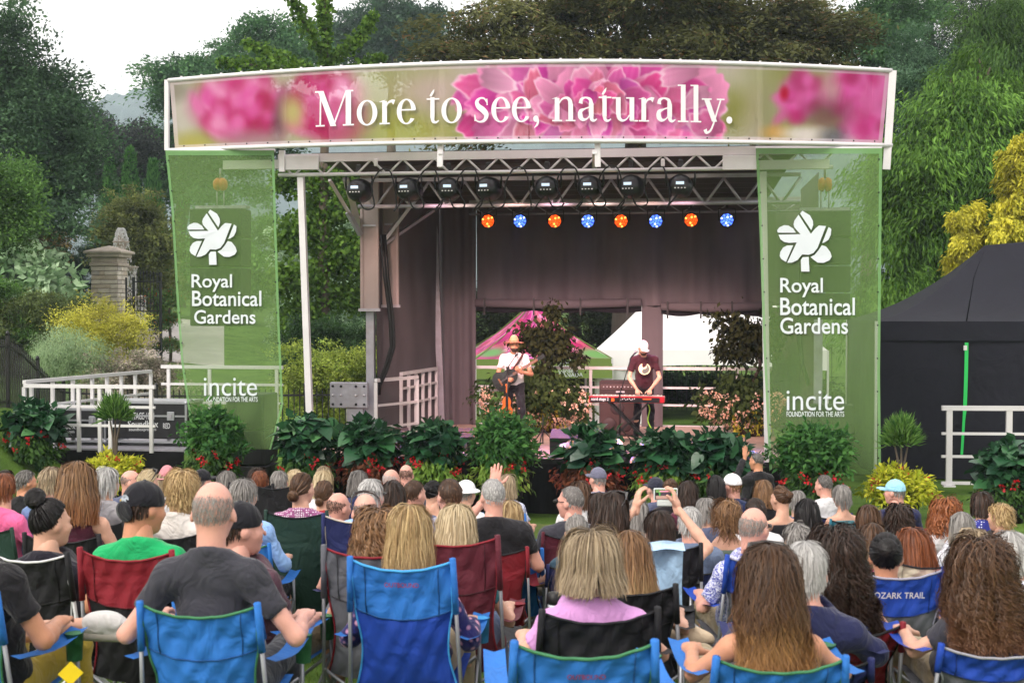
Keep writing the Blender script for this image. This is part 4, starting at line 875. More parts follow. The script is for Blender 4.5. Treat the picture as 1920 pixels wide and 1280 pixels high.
# flown loudspeakers and hoists behind the banners
SPK = M('speaker_black', L(26, 26, 28), .6, .1, 10, bump=.3, bs=90); GRILL = M('speaker_grille', L(18, 18, 20), .7, .2, 160)
def flown(px, px0, px1, ytop, ybot, label, v=.45):
    a = SP(px0, ytop, v); c = SP(px1, ybot, v); n_ = 4; h_ = (a[2] - c[2]) / n_; cx = (a[0] + c[0]) / 2
    t = thing('flown_loudspeaker', label, 'loudspeaker', S2W(cx, v, c[2]), -TH, 'flown loudspeakers')
    for k in range(n_):
        o = MB().box((0, 0, h_ * (k + .5)), (c[0] - a[0], .5, h_ - .02), bev=.015).build('cabinet', SPK, t); MB().box((0, -.255, h_ * (k + .5)), (c[0] - a[0] - .06, .015, h_ - .07)).build('grille', GRILL, o)
    MB().bar((0, 0, n_ * h_ + .03), (0, .2, n_ * h_ + .03), c[0] - a[0], .05).build('fly_bar', GALV, t)
    h = thing('chain_hoist', label.replace('loudspeaker column', 'chain hoist with orange hook block carrying the column'), 'hoist', S2W(cx, v, 0), -TH, 'chain hoists'); zh = SP(px, 346, v)[2]
    OR = M('hoist_orange', L(206, 120, 40), .4, .1); MB().lathe([(.0, -.11), (.08, -.1), (.11, -.06), (.11, -.02), (.07, 0), (.11, .02), (.11, .06), (.08, .1), (0, .11)], 14, (0, 0, zh), axis='x').build('hook_block', OR, h)
    MB().tube([(0, 0, zh + .1), (0, 0, zr - .1)], .018, 6).build('chain', GALV, h)
    for s_ in (-.06, .06): MB().tube([(s_, 0, zh - .1), (s_, 0, n_ * h_ + c[2] + .05)], .012, 6).build('sling', GALV, h)
flown(417, 366, 462, 392, 612, 'black loudspeaker column hanging behind the left green banner'); flown(1551, 1500, 1592, 396, 600, 'black loudspeaker column hanging behind the right green banner')
a = SP(440, 708, .9); c = SP(506, 850, .9); t = thing('subwoofer_stack', 'tall bass loudspeaker stack behind the foot of the left banner', 'loudspeaker', S2W((a[0] + c[0]) / 2, .9, 0), -TH)
for k in range(3): o = MB().box((0, 0, .3 + k * .6), (.66, .7, .58), bev=.015).build('cabinet', SPK, t); MB().box((0, -.356, .3 + k * .6), (.58, .012, .5)).build('grille', GRILL, o)

# ------------------------------------------------------------------ stage lamps
BLK = M('lamp_black', L(22, 22, 26), .4, .1, 8, spec=.5); LCD = M('lamp_display', L(170, 196, 214), .3, 0, emit=(.7, .85, 1), es=.5)
def par_back(name, label, px, zc_, v, yaw, k):
    p = S2W(upx(px, v), v, zc_); t = thing(name, label, 'stage lamp', p, -TH + yaw, 'lamps on the front truss')
    b_ = MB(); b_.lathe([(0, -.14), (.07, -.135), (.12, -.1), (.15, -.02), (.155, .06), (.15, .16), (.13, .17)], 16, axis='y'); b_.build('housing', BLK, t)
    t.scale = (1.25,) * 3; MB().box((0, -.135, .03), (.1, .012, .035)).build('display', LCD, t)
    for q in range(4): MB().box((-.06 + q * .04, -.132, -.03), (.018, .012, .014)).build('button', ALUW, t)
    MB().tube([(-.17, .03, 0), (-.18, .03, .12), (-.17, .03, .22), (.17, .03, .22), (.18, .03, .12), (.17, .03, 0)], .014, 6).build('yoke', BLK, t)
    MB().box((0, .03, .28), (.06, .05, .11), bev=.01).build('clamp', BLK, t)
    MB().lathe([(0, .171), (.128, .171)], 14, axis='y').build('lens', M('lens_glow', L(240, 200, 190), .3, 0, emit=(1, .72, .62), es=3), t)
    li = bpy.data.lights.new('stage_wash', 'SPOT'); li.energy = 640 if k else 130; li.color = [(1, .62, .5), (1, .55, .62), (1, .7, .58)][k % 3]; li.spot_size = R(58); li.spot_blend = .8; li.shadow_soft_size = .12
    lo = bpy.data.objects.new('stage_wash', li); col.objects.link(lo); lo.parent = t; lo.location = (0, .19, 0); lo.rotation_euler = Vector((0, 4.3, -3.2)).to_track_quat('-Z', 'Y').to_euler()
zl = SP(1000, 352, .02)[2]
fp = [672, 765, 841, 914, 1025, 1104, 1182, 1275, 1388]
names = ['leftmost black lamp on the front truss, above the trailer door', 'second lamp from the left on the front truss', 'third lamp from the left on the front truss', 'fourth lamp from the left on the front truss', 'front truss lamp above the red-hatted singer side, fifth from left', 'sixth lamp from the left on the front truss', 'third lamp from the right on the front truss', 'rightmost fully visible lamp on the front truss', 'front truss lamp beside the green right banner']
names[4] = 'fifth lamp from the left on the front truss'
for k, px in enumerate(fp[:8]): par_back('stage_lamp', names[k], px, zl, .08, random.uniform(-.25, .25), k)
def cable(pts, r=.012, label='', nm='cable'): return MB().tube(catmull(pts, 6), r, 6)
for k in range(7):      # lamp leads looping from lamp to lamp
    a = upx(fp[k], 0); c = upx(fp[k + 1], 0); m = (a + c) / 2; z = zl
    o = MB().tube(catmull([(a, -.03, z - .1), (a + .1, 0, z - .3), (a + .26, .02, z - .26), (m - .18, -.02, z + .05), (m - .05, -.01, zr2 + .04), (m + .12, -.01, zr2 + .03), (m + .2, 0, z), (m + .22, .02, z - .24), (c - .22, 0, z - .34), (c - .03, -.03, z - .12)], 6), .013, 6).build('lamp_lead', RUB, None, SO, -TH)
    tag(o, 'black looping lead between the %s lamps of the front truss' % ['first and second', 'second and third', 'third and fourth', 'fourth and fifth', 'fifth and sixth', 'sixth and seventh', 'seventh and eighth'][k], 'cable', 'lamp leads on the front truss')
def led_mat(nm, c): return M(nm, c, .3, 0, emit=c, es=1.3)
LEDO, LEDB = led_mat('led_orange', (1, .09, .008)), led_mat('led_blue', (.1, .25, 1)); LEDY, LEDW = led_mat('led_amber', (1, .55, .1)), led_mat('led_white_blue', (.6, .8, 1))
def par_led(px, py, k):
    v = 5.0; q = SP(px, py, v); order = ['leftmost', 'second from left', 'third from left', 'fourth from left', 'fourth from right', 'third from right', 'second from right', 'rightmost'][k]
    t = thing('led_lamp', '%s lit %s lamp at the back of the stage' % (order, 'orange' if k % 2 == 0 else 'blue'), 'stage lamp', S2W(*q), -TH, 'lit lamps at the back of the stage')
    MB().lathe([(.0, .16), (.09, .15), (.13, .08), (.14, 0), (.14, -.1), (.125, -.1), (.125, -.06), (0, -.06)], 16, axis='y').build('housing', BLK, t)
    MB().tube([(-.16, 0, 0), (-.16, 0, .22), (.16, 0, .22), (.16, 0, 0)], .013, 6).build('yoke', BLK, t); MB().box((0, 0, .27), (.05, .05, .1)).build('clamp', BLK, t)
    MB().lathe([(0, -.064), (.122, -.064)], 16, axis='y').build('glow_plate', led_mat('led_orange_plate', (.5, .045, .004)) if k % 2 == 0 else led_mat('led_blue_plate', (.03, .07, .5)), t); lens = MB(); n_ = 0
    spots = [(0, 0)] + [(.055 * math.cos(a), .055 * math.sin(a)) for a in np.arange(6) * math.pi / 3 + .3] + [(.102 * math.cos(a), .102 * math.sin(a)) for a in np.arange(9) * 2 * math.pi / 9]
    for x, z in spots:
        n_ += 1; lens.lathe([(.023, -.075), (.018, -.092), (0, -.096)], 8, (x, 0, z), axis='y', mi=n_ % 3 == 0)
    tag(lens.build('led_cluster', [LEDO, LEDY] if k % 2 == 0 else [LEDB, LEDW], t), kind='stuff')
    li = bpy.data.lights.new('lamp_beam', 'SPOT'); li.energy = 600; li.color = (1, .35, .12) if k % 2 == 0 else (.42, .25, 1); li.spot_size = R(40); li.spot_blend = .7; li.shadow_soft_size = .1
    lo = bpy.data.objects.new('lamp_beam', li); col.objects.link(lo); lo.parent = t; lo.location = (0, -.12, 0); lo.rotation_euler = Vector((0, -4.6, -4.2)).to_track_quat('-Z', 'Y').to_euler()
for k, px in enumerate((916, 976, 1041, 1103, 1165, 1230, 1296, 1363)): par_led(px, 415 if k < 6 else 413, k)

# ------------------------------------------------------------------ rails
RAIL = M('rail_paint', L(218, 216, 218), .5, .05, 3, metal=.2, spec=.45)
def rails(label, us, v0, v1, ztop, levels, posts, zbot, cat='railing', wide=.065):
    """a guard rail between (u0,v0) and (u1,v1) in stage space"""
    u0, u1 = us; t = thing('guard_rail', label, cat, S2W(u0, v0, zbot), -TH, 'guard rails'); dz = lambda z: z - zbot
    e = (u1 - u0, v1 - v0)
    for k, z in enumerate(levels): MB().bar((0, 0, dz(z)), (e[0], e[1], dz(z)), wide if k == 0 else .042, .06 if k == 0 else .042).build('rail', RAIL, t)
    for q in posts: MB().bar((e[0] * q, e[1] * q, 0), (e[0] * q, e[1] * q, dz(ztop) - .04), .058, .05).build('post', RAIL, t)
    return t
zR = lambda py, px=1000: P2S(px, py, VB)[2]
rails('long white guard rail across the back of the stage', (upx(834, VB), upx(1500, VB)), VB + .05, VB + .05, zR(689), [zR(689), zR(725), zR(757), zR(796)], [.02, .2, .42, .615, .83, .98], DK)
rails('white guard rail along the left stage wall, nearer the back', (upx(752, VF + 1.4), upx(818, YB - .35)), VF + 1.4, YB - .35, 2.0, [2.0, 1.72, 1.42], [0, .2, .4, .6, .8, 1], DK)
rails('short white guard rail at the front of the left stage wall', (uF + .12, uF + .6), VF + .0, VF + 1.2, 1.95, [1.95, 1.5, 1.1], [0, 1], DK)
RAILW = RAIL
# ramp landing at the left with its rails
VL = 1.2
uA, uB = upx(40, VL), upx(345, VL)
lm = thing('ramp_landing', 'low aluminium landing beside the stage carrying the flight cases', 'platform', S2W((uA + uB) / 2, VL + .6, 0), -TH)
MB().box((0, 0, .79), (uB - uA + .3, 2.0, .06)).build('deck', GALV, lm)
for x in (-1, 0, 1):
    for y in (-.9, .9): MB().box((x * (uB - uA) / 2 * .98, y, .38), (.07, .07, .76)).build('leg', GALV, lm)
MB().box((0, -1.02, .4), (uB - uA + .3, .02, .78)).build('skirt', SKIRT, lm)
zz = lambda py, v: P2S(150, py, v)[2]
rails('white ramp rail in front of the flight cases', (upx(44, .25), upx(290, .25)), .25, .25, zz(722, .25), [zz(724, .25), zz(762, .25), zz(797, .25)], [0, .42, .58, .66, .97], .82)
rails('white ramp rail slanting away behind the flight cases', (upx(44, .3), upx(282, 4.3)), .3, 4.3, 1.98, [1.98, 1.55], [.05, .2, .35, .5, .62, .74, .86, 1], .82)
rails('short white rail half hidden by the left green banner', (upx(302, 2.4), upx(530, 2.4)), 2.4, 2.4, zz(686, 2.4), [zz(686, 2.4), zz(718, 2.4), zz(752, 2.4)], [.06, .4, .95], .82)
# rail at the right in front of the black tent
t = thing('guard_rail', 'silver guard rail in front of the black tent', 'railing', W(1779, 912, 24.5), R(-4), 'guard rails'); s = F / 24.5
for py, wd in ((764, .08), (812, .045), (855, .045), (905, .05)): MB().bar(((1765 - 1779) / s, 0, (912 - py) / s), (200 / s, 0, (912 - py) / s), wd, wd).build('rail', ALUW, t)
for x in (0, 110, 196): MB().bar((x / s, 0, 0), (x / s, 0, 150 / s), .1, .06).build('post', ALUW, t)
MB().box((0, 0, .015), (.2, .16, .03)).build('base_plate', ALUW, t)

# ------------------------------------------------------------------ tents
def tent(name, label, corners, zb, ze, zv, apex, mats, wall=(), sag=.25, legs=True, group='tents', seams=None):
    """corners: 4 world (x,y) counter-clockwise; roof sags between eave and apex line (list of 1 or 2 points)"""
    C4 = [np.array([*c, ze]) for c in corners]; ctr = np.mean(C4, 0); t = thing(name, label, 'tent', (ctr[0], ctr[1], zb), 0, group); o = np.array([ctr[0], ctr[1], zb])
    ap = [np.array(a, float) for a in apex]
    for k in range(4):
        a, c = C4[k], C4[(k + 1) % 4]
        near = lambda p: ap[np.argmin([np.linalg.norm(p[:2] - q[:2]) for q in ap])]
        a2, c2 = near(a), near(c); g = []
        for i in np.linspace(0, 1, 12):
            row = []
            for j in np.linspace(0, 1, 12):
                e = a + (c - a) * j; r_ = a2 + (c2 - a2) * j; p = e + (r_ - e) * i; p = p - np.array([0, 0, sag * 4 * i * (1 - i) * (.55 + .45 * abs(2 * j - 1) * 0 + .2)])
                row.append(p - o)
            g.append(row)
        MB().grid(np.array(g)).build('roof_panel', mats[0], t)
        g = [[(a + (c - a) * j) - o - np.array([0, 0, (ze - zv) * i * (1 - .25 * math.sin(j * math.pi) * (0 if seams else 1))]) + norm(np.array([c[1] - a[1], a[0] - c[0], 0.])) * .015 for j in np.linspace(0, 1, 12)] for i in (0, .5, 1)]
        MB().grid(np.array(g)).build('valance', mats[1], t)
        if k in wall:
            g = [[(a + (c - a) * j) * (1, 1, 0) + np.array([0, 0, ze - .03 + (zb - ze + .05) * i]) - o + norm(np.array([c[1] - a[1], a[0] - c[0], 0.])) * (-.03 + .05 * math.sin(j * 11 + i * 2) * i + .02 * math.sin(j * 37 + i * 5) * i) for j in np.linspace(0, 1, 30)] for i in np.linspace(0, 1, 6)]
            MB().grid(np.array(g)).build('wall', mats[2], t)
        if legs: MB().bar(a - o - np.array([0, 0, ze - zb]), a - o, .05).build('leg', ALUW, t)
    return t
WTENT = M('white_tent', L(236, 234, 236), .6, .03, 1, spec=.2, wrinkle=.15, ws=2); GTENT = M('green_valance', L(108, 130, 62), .7, .06, 2)
x0, x1 = (1117 - 960) / F * 37, (1540 - 960) / F * 37
white = tent('frame_tent', 'large white tent behind the stage', [(x0, 37), (x1, 36.2), (x1 + .8, 42), (x0 + .8, 42.6)], .2, W(1200, 655, 37)[2], W(1200, 692, 37)[2], [((x0 + x1) / 2 - .6, 39.6, W(1300, 505, 39.6)[2]), ((x0 + x1) / 2 + 1.2, 39.4, W(1300, 505, 39.6)[2])], [WTENT, WTENT, WTENT], wall=(3,), sag=.12)
g = [[(x0 - .02 + (1205 - 1117) / F * 37 * j + .06 * math.sin(j * 7), 37.02 + .04 * math.sin(j * 9), 2.05 - i * 1.9) for j in np.linspace(0, 1, 10)] for i in np.linspace(0, 1, 5)]
o = MB().grid(np.array(g) - np.array([*white.location[:2], .2])).build('wall', WTENT, white)
# black tent on the right
BT = M('black_tent', L(26, 26, 36), .65, .15, 1.2, spec=.2, wrinkle=.35, ws=1.6, bump=.06, bs=40)
xa, xb = (1643 - 960) / F * 26.8, (2030 - 960) / F * 26.8
blk = tent('canopy_tent', 'black canopy tent with closed walls right of the stage', [(xa, 26.8), (xb, 26.2), (xb + .4, 30.2), (xa + .4, 30.8)], .0, W(1700, 602, 26.8)[2], W(1700, 638, 26.8)[2], [((1845 - 960) / F * 28.6, 28.6, W(1845, 460, 28.6)[2]), ((1960 - 960) / F * 28.4, 28.4, W(1930, 450, 28.4)[2])], [BT, BT, BT], wall=(0, 1, 2, 3), sag=.32, seams=True)
GS = M('green_strap', L(40, 190, 90), .5, .05); q = lambda px, py: W(px, py, 26.55) - np.array(blk.location)
g = [[q(1812 - .05 * k * 3 - 3, 642 + k * 21 ), q(1812 - .05 * k * 3 + 4 - (k > 6) * 2, 642 + k * 21)] for k in range(11)]
for k in range(11): g[k][0][0] -= .0022 * k * k * .3; g[k][1][0] -= .0022 * k * k * .3
MB().grid(np.array(g)).build('strap', GS, blk); MB().box(q(1810, 652), (.06, .02, .09)).build('buckle', ALUW, blk)
MB().tube([q(1845, 470), q(1826, 520), q(1812, 604)], .012, 6).build('seam', BT, blk)
# peony tent
Pt = 40
def peony_attr(n_u, n_v, seed):
    global A, B_, Cb, r2
    A, B_ = np.meshgrid(np.linspace(0, 300, n_u), np.linspace(0, 200, n_v), indexing='ij'); Cb = np.zeros((n_u, n_v, 3)) + np.array([196, 60, 128.]); r2 = np.random.default_rng(seed)
    for k in range(90): petal(r2.uniform(0, 300), r2.uniform(0, 200), r2.uniform(16, 40), r2.uniform(12, 26), r2.uniform(0, 6.3), (r2.integers(196, 236), r2.integers(50, 120), r2.integers(120, 180)), (252, 190, 226))
    blob(20, 30, 30, 20, (120, 170, 110), .6); blob(280, 20, 40, 26, (120, 170, 100), .6)
    C0 = np.clip(Cb, 0, 255) / 255; return np.where(C0 <= .04045, C0 / 12.92, ((C0 + .055) / 1.055) ** 2.4) * 1.0
PEO = MV('peony_tent_print', .7, .3, .2)
def peony_tent():
    d = 36.0; s = F / d; cx = (1002 - 960) / F * d; zb = .2; ze = W(1000, 672, d)[2]; zv = W(1000, 709, d)[2]; zap = W(1000, 566, d + 1.6)[2]; hw = 1.75; a0 = R(8)
    t = thing('canopy_tent', 'pink peony printed canopy tent with green valance behind the singer', 'tent', (cx, d + 1.6, zb), a0, 'tents'); cs = [(-hw, -hw), (hw, -hw), (hw, hw), (-hw, hw)]
    for k in range(4):
        a = np.array([*cs[k], ze - zb]); c = np.array([*cs[(k + 1) % 4], ze - zb]); ap = np.array([0, 0, zap - zb]); n_u, n_v = 60, 44; i = np.linspace(0, 1, n_v)[None, :, None]; j = np.linspace(0, 1, n_u)[:, None, None]
        e = a + (c - a) * j; p = e + (ap - e) * i; p[..., 2] -= (.22 * 4 * i * (1 - i))[..., 0] * .6
        idx = np.arange(n_u * n_v).reshape(n_u, n_v); Q = np.stack([idx[:-1, :-1], idx[1:, :-1], idx[1:, 1:], idx[:-1, 1:]], -1).reshape(-1, 4)
        obj('roof_panel', fast('roof_panel', p.reshape(-1, 3), Q, PEO, peony_attr(n_u, n_v, 20 + k).reshape(-1, 3), smooth=True), t)
        MB().tube([a, (a + ap) / 2 - (0, 0, .13), ap], .014, 6).build('rib', GTENT, t); n_ = norm(np.array([c[1] - a[1], a[0] - c[0], 0.])) * .02
        MB().grid(np.array([[(a + (c - a) * q) - np.array([0, 0, (ze - zv) * r_]) + n_ * (1 + math.sin(q * 14) * r_) for q in np.linspace(0, 1, 16)] for r_ in (0, .5, 1)])).build('valance', GTENT, t)
        MB().bar(a * (1, 1, 0), a, .05).build('leg', ALUW, t)
    mpv = lambda x, y, off: np.array([x, -hw - .06, y])
    for k, tx in enumerate(('Royal', 'Botanical', 'Gardens', 'CANADA')):
        V, Fc = text_poly(tx); V = V * .15 + np.array([.35, ze - zb - .13 - .11 * k]); MB().add([(x, -hw - .055, z) for x, z in V], Fc).build('lettering', WHG, t)
    tb = thing('tent_table', 'white folding table under the peony tent', 'table', (cx - .9, d + 1.2, float(zg(cx, d + 1.2))), 0); MB().box((0, 0, .73), (1.2, .6, .04), bev=.01).build('table_top', WTENT, tb)
    for x in (-.5, .5):
        for y in (-.25, .25): MB().box((x, y, .355), (.03, .03, .71)).build('leg', ALUW, tb)
peony_tent()
# ================================================================== people: bodies grown from rounded limbs as one surface
class Blob:
    def __init__(s): s.p = []
    def cone(s, a, b, ra, rb, k=.03, cut=None): s.p.append(('c', np.array(a, float), np.array(b, float), ra, rb, k, cut)); return s
    def ell(s, c, r, k=.03, rot=None, sub=False, cut=None): s.p.append(('e', np.array(c, float), np.array(r, float), rot, sub, k, cut)); return s
    def mesh(s, h, cut=None, wob=0.0):
        lo = np.min([(np.minimum(q[1] - q[3], q[2] - q[4]) if q[0] == 'c' else q[1] - q[2].max()) for q in s.p], 0) - 3 * h
        hi = np.max([(np.maximum(q[1] + q[3], q[2] + q[4]) if q[0] == 'c' else q[1] + q[2].max()) for q in s.p], 0) + 3 * h
        n = np.ceil((hi - lo) / h).astype(int) + 1; D = np.full(n, .12)
        ax = [lo[i] + h * np.arange(n[i]) for i in range(3)]
        for q in s.p:
            k = q[5]; m = k + .02
            if q[0] == 'c': a, b = np.minimum(q[1] - q[3], q[2] - q[4]) - m, np.maximum(q[1] + q[3], q[2] + q[4]) + m
            else: a, b = q[1] - q[2].max() - m, q[1] + q[2].max() + m
            i0 = np.maximum(((a - lo) / h).astype(int), 0); i1 = np.minimum(((b - lo) / h).astype(int) + 2, n)
            if (i1 <= i0).any(): continue
            sl = tuple(slice(i0[j], i1[j]) for j in range(3)); P = np.stack(np.meshgrid(*[ax[j][sl[j]] for j in range(3)], indexing='ij'), -1)
            if q[0] == 'c':
                ba = q[2] - q[1]; t = np.clip(((P - q[1]) @ ba) / (ba @ ba + 1e-9), 0, 1); d = np.linalg.norm(P - q[1] - t[..., None] * ba, axis=-1) - (q[3] + (q[4] - q[3]) * t)
            else:
                X = P - q[1]
                if q[3] is not None: X = X @ q[3]
                k0 = np.linalg.norm(X / q[2], axis=-1); k1 = np.linalg.norm(X / q[2] ** 2, axis=-1) + 1e-6; d = k0 * (k0 - 1) / k1
            if q[6] is not None: d = np.maximum(d, (P - np.array(q[6][0])) @ np.array(q[6][1]))
            c = D[sl]
            if q[0] == 'e' and q[4]: D[sl] = np.maximum(c, -d); continue
            hh = np.maximum(k - np.abs(c - d), 0) / k; D[sl] = np.minimum(c, d) - hh * hh * k * .25
        if cut is not None or wob:
            P = np.stack(np.meshgrid(*ax, indexing='ij'), -1)
            if wob: D += wob * (np.sin(P[..., 2] * 38 + 5 * np.sin(P[..., 0] * 9) + 3 * np.sin(P[..., 1] * 12)) + .7 * np.sin(P[..., 0] * 41 + P[..., 2] * 23 + 2 * np.sin(P[..., 2] * 17)))
            if cut is not None: D = np.maximum(D, cut(P))
        S = D < 0
        c8 = np.stack([D[i:n[0] - 1 + i, j:n[1] - 1 + j, k:n[2] - 1 + k] for i in (0, 1) for j in (0, 1) for k in (0, 1)], -1)
        neg = c8 < 0; act = neg.any(-1) & ~neg.all(-1); I = np.argwhere(act); v = c8[act]; pos = np.zeros((len(I), 3)); cnt = np.zeros((len(I), 1))
        off = np.array([(i, j, k) for i in (0, 1) for j in (0, 1) for k in (0, 1)], float)
        for a in range(8):
            for b in range(a + 1, 8):
                if np.abs(off[a] - off[b]).sum() != 1: continue
                x = (v[:, a] < 0) != (v[:, b] < 0); t = v[:, a] / (v[:, a] - v[:, b] + 1e-12); e = off[a] + (off[b] - off[a]) * t[:, None]; pos += e * x[:, None]; cnt += x[:, None]
        V = lo + h * (I + pos / cnt); idx = np.full(act.shape, -1); idx[act] = np.arange(len(I)); Q = []
        for axd in range(3):
            o1, o2 = [(1, 2), (2, 0), (0, 1)][axd]; sh = list(n); A_ = [slice(None)] * 3; B2 = [slice(None)] * 3; A_[axd] = slice(0, -1); B2[axd] = slice(1, None)
            ed = S[tuple(A_)] != S[tuple(B2)]; E = np.argwhere(ed); ok = (E[:, o1] > 0) & (E[:, o2] > 0) & (E[:, o1] < n[o1] - 1) & (E[:, o2] < n[o2] - 1); E = E[ok]
            u1 = np.zeros(3, int); u1[o1] = 1; u2 = np.zeros(3, int); u2[o2] = 1
            f = np.stack([idx[tuple((E - u1 - u2).T)], idx[tuple((E - u2).T)], idx[tuple(E.T)], idx[tuple((E - u1).T)]], 1)
            fl = ~S[tuple(E.T)]; f[fl] = f[fl][:, ::-1]; Q.append(f)
        Q = np.concatenate(Q); Q = Q[(Q >= 0).all(1)]
        return V, Q
def rotm(yaw=0, pitch=0, roll=0): return np.array((Matrix.Rotation(yaw, 3, 'Z') @ Matrix.Rotation(pitch, 3, 'X') @ Matrix.Rotation(roll, 3, 'Y')))
CACHE = {}
def head_mesh(h):
    if ('head', h) in CACHE: return CACHE['head', h]
    b = Blob(); b.ell((0, -.008, .02), (.076, .097, .099)).ell((0, .028, -.045), (.06, .066, .08)).ell((0, .064, -.1), (.03, .026, .022)).cone((0, .098, .0), (0, .116, -.034), .007, .013, .012)
    b.ell((0, .082, .022), (.056, .016, .012), .015).ell((0, .092, -.064), (.024, .012, .011), .012).cone((0, -.032, -.03), (0, -.045, -.19), .056, .056, .03)
    for s in (-1, 1):
        b.ell((s * .038, .064, -.03), (.025, .025, .025)); b.ell((s * .08, -.006, -.012), (.011, .02, .033), .008, rotm(0, .15, s * .25).T)
    for s in (-1, 1): b.ell((s * .032, .098, .002), (.015, .013, .01), .01, sub=True)
    CACHE['head', h] = b.mesh(h); return CACHE['head', h]
def hand_mesh(curl, spread=.0, h=.005):
    """right hand, wrist at origin, fingers along +y, palm facing -z, thumb towards -x"""
    key = ('hand', curl, spread, h)
    if key in CACHE: return CACHE[key]
    b = Blob(); b.ell((0, .05, 0), (.042, .055, .017), .015); b.cone((0, -.03, 0), (0, .02, 0), .026, .028, .02)
    for i, (x, l) in enumerate(((-.03, .07), (-.01, .08), (.01, .074), (.029, .058))):
        p = np.array([x, .088 - abs(x + .005) * .3, 0]); a = 0.0; dx = (x + .002) * (1.2 + spread * 9)
        for k, f in enumerate((.45, .32, .23)):
            a += curl * (.5 if k == 0 else .9); d = np.array([dx * .8, math.cos(a), -math.sin(a)]); d /= np.linalg.norm(d); q = p + d * l * f; b.cone(p, q, .0092 - .0008 * k, .0085 - .0009 * k, .006); p = q
    t0 = np.array([-.032, .02, -.005]); t1 = t0 + np.array([-.03 - spread * .03, .028, -.012]); t2 = t1 + np.array([-.012 - spread * .02, .03, -.012 - curl * .01]); b.cone(t0, t1, .014, .011, .012).cone(t1, t2, .0105, .009, .006)
    CACHE[key] = b.mesh(h); return CACHE[key]
def frame_y(d, palm=(0, 0, -1)):                # rotation whose +y is d and -z is close to palm
    y = norm(np.array(d, float)); z = -np.array(palm, float); z = z - y * (z @ y); z = norm(z); return np.stack([np.cross(y, z), y, z], 1)
def join(parts):
    V = []; Q = []; o = 0
    for v, q in parts: V.append(v); Q.append(q + o); o += len(v)
    return np.concatenate(V), np.concatenate(Q)
def figure(J, w=1.0, res=.018, sleeve=.55, legs='long', hem=None, hands=(0.5, 0.5), palms=(None, None), fem=False, vneck=.0, tank=False, wob=.0025, fat=1.0, handh=.006, hscale=1.0, seat=False):
    """J: joint positions. returns dict of (V,Q): body, shirt, trousers, shoe parts"""
    A_ = {k: np.array(v, float) for k, v in J.items()}; pel, nk = A_['pelvis'], A_['neck']; sp_ = lambda t: pel + (nk - pel) * t; g = .0
    cw = .94 if fem else 1.0; tdir = norm(nk - pel); Rt = rotm(0, math.atan2(-(nk - pel)[1], (nk - pel)[2]) * -1.0)
    out = {}
    def torso(b, e):
        b.ell(sp_(.05), (.165 * (1.06 if fem else 1) * (w * .5 + .5) + e, .125 * fat + e, .13 + e), .06); b.ell(sp_(.33), (.15 * cw * w * (fat * .5 + .5) + e, .115 * fat + e, .17 + e), .06, Rt)
        b.ell(sp_(.68) + (0, .0, 0), (.152 * cw * w + e, .115 + e, .19 + e), .06, Rt)
        for s in 'LR':
            sh = A_['sh' + s]; b.cone(sp_(.88), sh, .075 + e, .056 * (w * .4 + .6) + e, .05); b.cone(nk + (0, -.01, .03), sh * .75 + nk * .25 + (0, 0, -.005), .045 + e, .035 + e, .04)
    rU = .047 * (w * .5 + .5) * (.9 if fem else 1)
    def arm(b, s, e, f=1.0, cutit=False):
        sh, el, wr = A_['sh' + s], A_['el' + s], A_['wr' + s]
        if f <= 1:
            if cutit: p = sh + (el - sh) * f; n_ = norm(el - sh); b.cone(sh, p + n_ * .06, rU + e, rU * .93 + e, .04, (p, n_))
            else: b.cone(sh, el, rU + e, rU * .8 + e, .04)
        if not cutit: b.cone(el, el + (wr - el) * .35, rU * .82 + e, rU * .84 + e, .02).cone(el + (wr - el) * .3, wr, rU * .84 + e, .027 + e, .02)
        elif f > 1:
            b.cone(sh, el, rU + e, rU * .9 + e, .04); p = el + (wr - el) * min(f - 1, .95); n_ = norm(wr - el); b.cone(el, p + n_ * .05, rU * .9 + e, .04 + e, .03, (p, n_))
    b = Blob(); torso(b, -.016); b.cone(nk + (0, .025, -.02), A_['head'] + (0, -.03, -.1), .05, .054, .03)
    for s in 'LR':
        arm(b, s, -.002)
        b.cone(A_['hip' + s], A_['kn' + s], .078, .055, .04).cone(A_['kn' + s], A_['kn' + s] * .65 + A_['an' + s] * .35, .054, .055, .02).cone(A_['kn' + s] * .7 + A_['an' + s] * .3, A_['an' + s], .055, .036, .02)
    parts = [b.mesh(res)]
    Hm = rotm(*J.get('headrot', (0, 0, 0))) if not isinstance(J.get('headrot'), np.ndarray) else J['headrot']
    hv_, hq = head_mesh(min(res * .62, .015)); parts.append((hv_ * hscale @ Hm.T + A_['head'], hq))
    for i, s in enumerate('LR'):
        el, wr = A_['el' + s], A_['wr' + s]; d = A_.get('hd' + s); d = norm(wr - el) if d is None else norm(d); Rf = frame_y(d, palms[i] if palms[i] is not None else (0, .1, -1))
        m = np.array([-1, 1, 1]) if s == 'L' else np.array([1, 1, 1]); hv2, hq2 = hand_mesh(hands[i][0], hands[i][1], handh) if isinstance(hands[i], tuple) else hand_mesh(hands[i], 0, handh)
        parts.append(((hv2 * m) @ Rf.T + wr, hq2[:, ::-1] if s == 'L' else hq2))
    out['body'] = join(parts)
    b = Blob(); torso(b, .008 if res < .02 else .012)
    if sleeve > 0:
        for s in 'LR': arm(b, s, .010, sleeve, True)
    nkc = nk + (0, .0, .035 - vneck); hz = pel[2] - .04 if hem is None else hem
